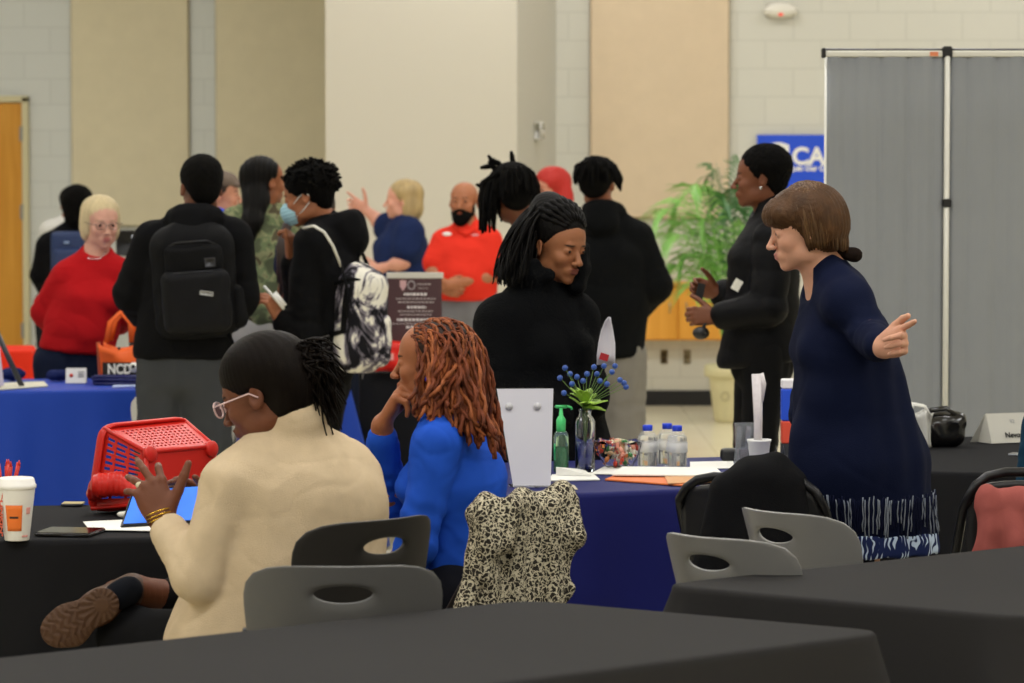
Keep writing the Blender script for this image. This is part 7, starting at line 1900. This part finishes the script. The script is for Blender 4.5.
def man_puffer():
    f = Fig('person', 'young man in profile wearing a long black puffer coat next to the palm', 250,
            dict(head=(760, 178), neck=(771, 214, .02), chest=(764, 262, .0), waist=(762, 305, 0), pelvis=(762, 345, 0),
                 shL=(774, 241, -.15), shR=(762, 240, .16), elL=(768, 308, -.20), wrL=(716, 317, -.14), elR=(745, 298, .2), wrR=(718, 293, .10)),
            '6f412a', yaw=-94, pitch=0, hs=1.0, fine=.004)
    f.legs_auto(-92); h = f.h
    f.body(hands=dict(L=dict(dirv=(-1, -.05, .05), thumb=(-.1, .2, 1), normal_sign=1, curl=(45, 50, 30), spread=3), R=dict(dirv=(-.9, 0, .3), thumb=(.1, -.3, 1), normal_sign=-1, curl=(45, 50, 30), spread=3)), browcol='100a08')
    d = SDF(); f.torso(d, .020, ch=(.120, 1.1), wa=(.122, 1.15), pe=(.135, 1.15), shr=.058, armt=1.1, front=V(-1, 0, 0), elb=.006, cuff=.006, wr=False)
    d.cone(f.J['pelvis'], at(756, 362, FPX / 250), .148, .155, k=.03); d.plane(at(756, 364, FPX / 250), (.12, 0, -1), k=.015)
    nk = f.J['neck']; d.cone(nk + V(.0, 0, -.02), nk + V(-.005, 0, .035), .085, .075, k=.03); d.ell(nk + V(.085, 0, -.01), (.055, .085, .06), k=.04)
    d.ell(nk + V(-.075, 0, .045), (.05, .05, .05), k=.02, mode='sub')
    f.cloth('puffer_coat', d, mat('black_quilted_nylon', '0c0c0f', spec=.12, rough=.6, bump=.3, bscale=60), h=.009, folds=.004, ff=14, disp=lambda v, n: .005 * np.abs(np.sin(v[:, 2] * 30 + .5 * wav(v, 6))) - .003)
    f.trousers(mat('black_slim_trousers', '101012', rough=.85), rh=.09, rk=.07, ra=.055)
    short_hair(f, m_hafro, grow=(.092, .106, .090), c=(0, .026, .050), front=-.104, frontz=-.050, fr=(.085, .072, .094), disp=curls(.004, 170), ears=True)
    b = MB(); b.sphere(h.w(-.084 if (h.R @ V(1, 0, 0)).y > 0 else .084, .002, -.040), .006, 8, 6); b.build('earring', MATS['silver'], f.root, True)
    Y = FPX / 250; B = lambda x, y, dy=0: at(x, y, Y + dy)
    p = B(701, 333, -.16); t = thing('takeaway_cup', 'small black cup hanging from the hand of the young man in the puffer coat', 'cup', p - V(0, 0, .02)); b = MB(); b.sphere(p, (.034, .03, .026), 12, 8); b.build('cup_body', MATS['black_plastic'], t, True); b = MB(); b.tube([p + V(.01, 0, .02), B(706, 322, -.15)], .007); b.build('cup_strap', MATS['black_plastic'], t, True)
    p = B(737, 285, -.21); t = thing('paper_slip', 'white paper slip tucked under the arm of the young man in the puffer coat', 'paper', p); b = MB(); b.box(p, (.032, .01, .045), Matrix.Rotation(math.radians(30), 3, 'Y')); b.build('slip', mp_, t, True, smooth=False)
    p = B(703, 287, -.02); b = MB(); t = thing('lanyard_card', 'dark card held in the farther hand of the young man in the puffer coat', 'card', p); b.box(p + V(-.01, .02, -.02), (.03, .01, .07), Matrix.Rotation(.2, 3, 'Y')); b.build('card', MATS['black_plastic'], t, True, smooth=False)

def far_left():
    f = Fig('person', 'person in a black jacket with a navy backpack at the far left wall, back turned', 165,
            dict(head=(77, 207), neck=(76, 228, .0), chest=(70, 262, .0), waist=(70, 290, 0), pelvis=(70, 312, 0), shL=(48, 246, .0), shR=(96, 244, .0), elL=(41, 275, .0), wrL=(50, 300, .15), elR=(102, 280, 0), wrR=(92, 300, .2)),
            SK_D, yaw=-170, hs=1.0, fine=.006)
    f.legs_auto(180); f.body()
    d = SDF(); f.torso(d, .022, ch=(.12, 1.25), wa=(.12, 1.2), pe=(.13, 1.2), front=V(0, 1, 0)); f.cloth('jacket', d, m_bcotton, h=.013); f.trousers(MATS['dark_trousers'])
    d = SDF(); f.h.E(d, (0, .022, .040), (.100, .115, .100)); f.h.E(d, (0, .05, -.04), (.085, .07, .09), .03); f.hair(d, m_hafro, h=.007, disp=curls(.004, 80))
    Y = FPX / 165; c = at(68, 254, Y - .24); t = thing('backpack', 'navy blue backpack worn by the person at the far left wall', 'backpack', c); m = mat('navy_nylon', '1c2f58', rough=.6)
    for nm, cc, hh in (('main_compartment', V(0, .02, 0), (.10, .075, .135)), ('front_pocket', V(0, -.06, -.04), (.08, .03, .075))):
        d = SDF().box(c + cc, hh, rd=.03); link(nm, d.mesh(nm, h=.009), m, t, True)
    b = MB(); b.box(c + V(.0, -.065, .07), (.03, .01, .012)); b.build('logo_patch', mat('pale_blue_patch', '8fa6cc', rough=.5), t, True)
    f = Fig('person', 'person in a white shirt mostly hidden behind the one with the navy backpack', 155,
            dict(head=(72, 205), neck=(66, 226, .0), chest=(64, 262, .0), waist=(64, 285, 0), pelvis=(64, 305, 0), shL=(50, 232, .0), shR=(82, 236, .0), elL=(47, 262, .05), wrL=(55, 285, -.1), elR=(84, 265, .0), wrR=(75, 285, -.1)),
            SK_M, yaw=20, hs=.9, fine=.008)
    f.legs_auto(10); f.body(); d = SDF(); f.torso(d, .016); f.cloth('white_shirt', d, mat('white_shirt_cloth', 'd4d2cc', rough=.85), h=.014); f.trousers(MATS['dark_trousers'])
    short_hair(f, m_hafro, h=.008)

def right_edge():
    f = Fig('person', 'seated person in a teal top cut off by the right frame edge', 335,
            dict(head=(1105, 355), neck=(1095, 400, .02), chest=(1090, 460, .0), waist=(1090, 520, 0), pelvis=(1090, 570, 0), shL=(1135, 425, .05), shR=(1052, 430, -.05), elL=(1160, 510, 0), wrL=(1120, 540, .2), elR=(1040, 515, -.05), wrR=(1075, 545, .2), knL=(1120, 590, .5), knR=(1060, 590, .5), anL=(1120, None, .5, .09), anR=(1060, None, .5, .09)),
            SK_L, yaw=170, hs=1.0, fine=.008)
    f.legs_auto(180); f.body(); d = SDF(); f.torso(d, .018, armt=1.35, ch=(.13, 1.3), wa=(.13, 1.25), pe=(.14, 1.25), front=V(0, 1, 0)); f.cloth('teal_top', d, mat('teal_knit', '16384e', rough=.9, bump=.4, bscale=200), h=.010, folds=.008, ff=18); f.trousers(MATS['dark_trousers']); short_hair(f, m_hblack, h=.008)

man_backpack(); woman_red(); man_mask(); woman_hidden(); woman_camo(); man_cap(); woman_blond(); man_polo(); person_red_hair(); man_dreads(); man_braids(); man_puffer(); far_left(); right_edge()
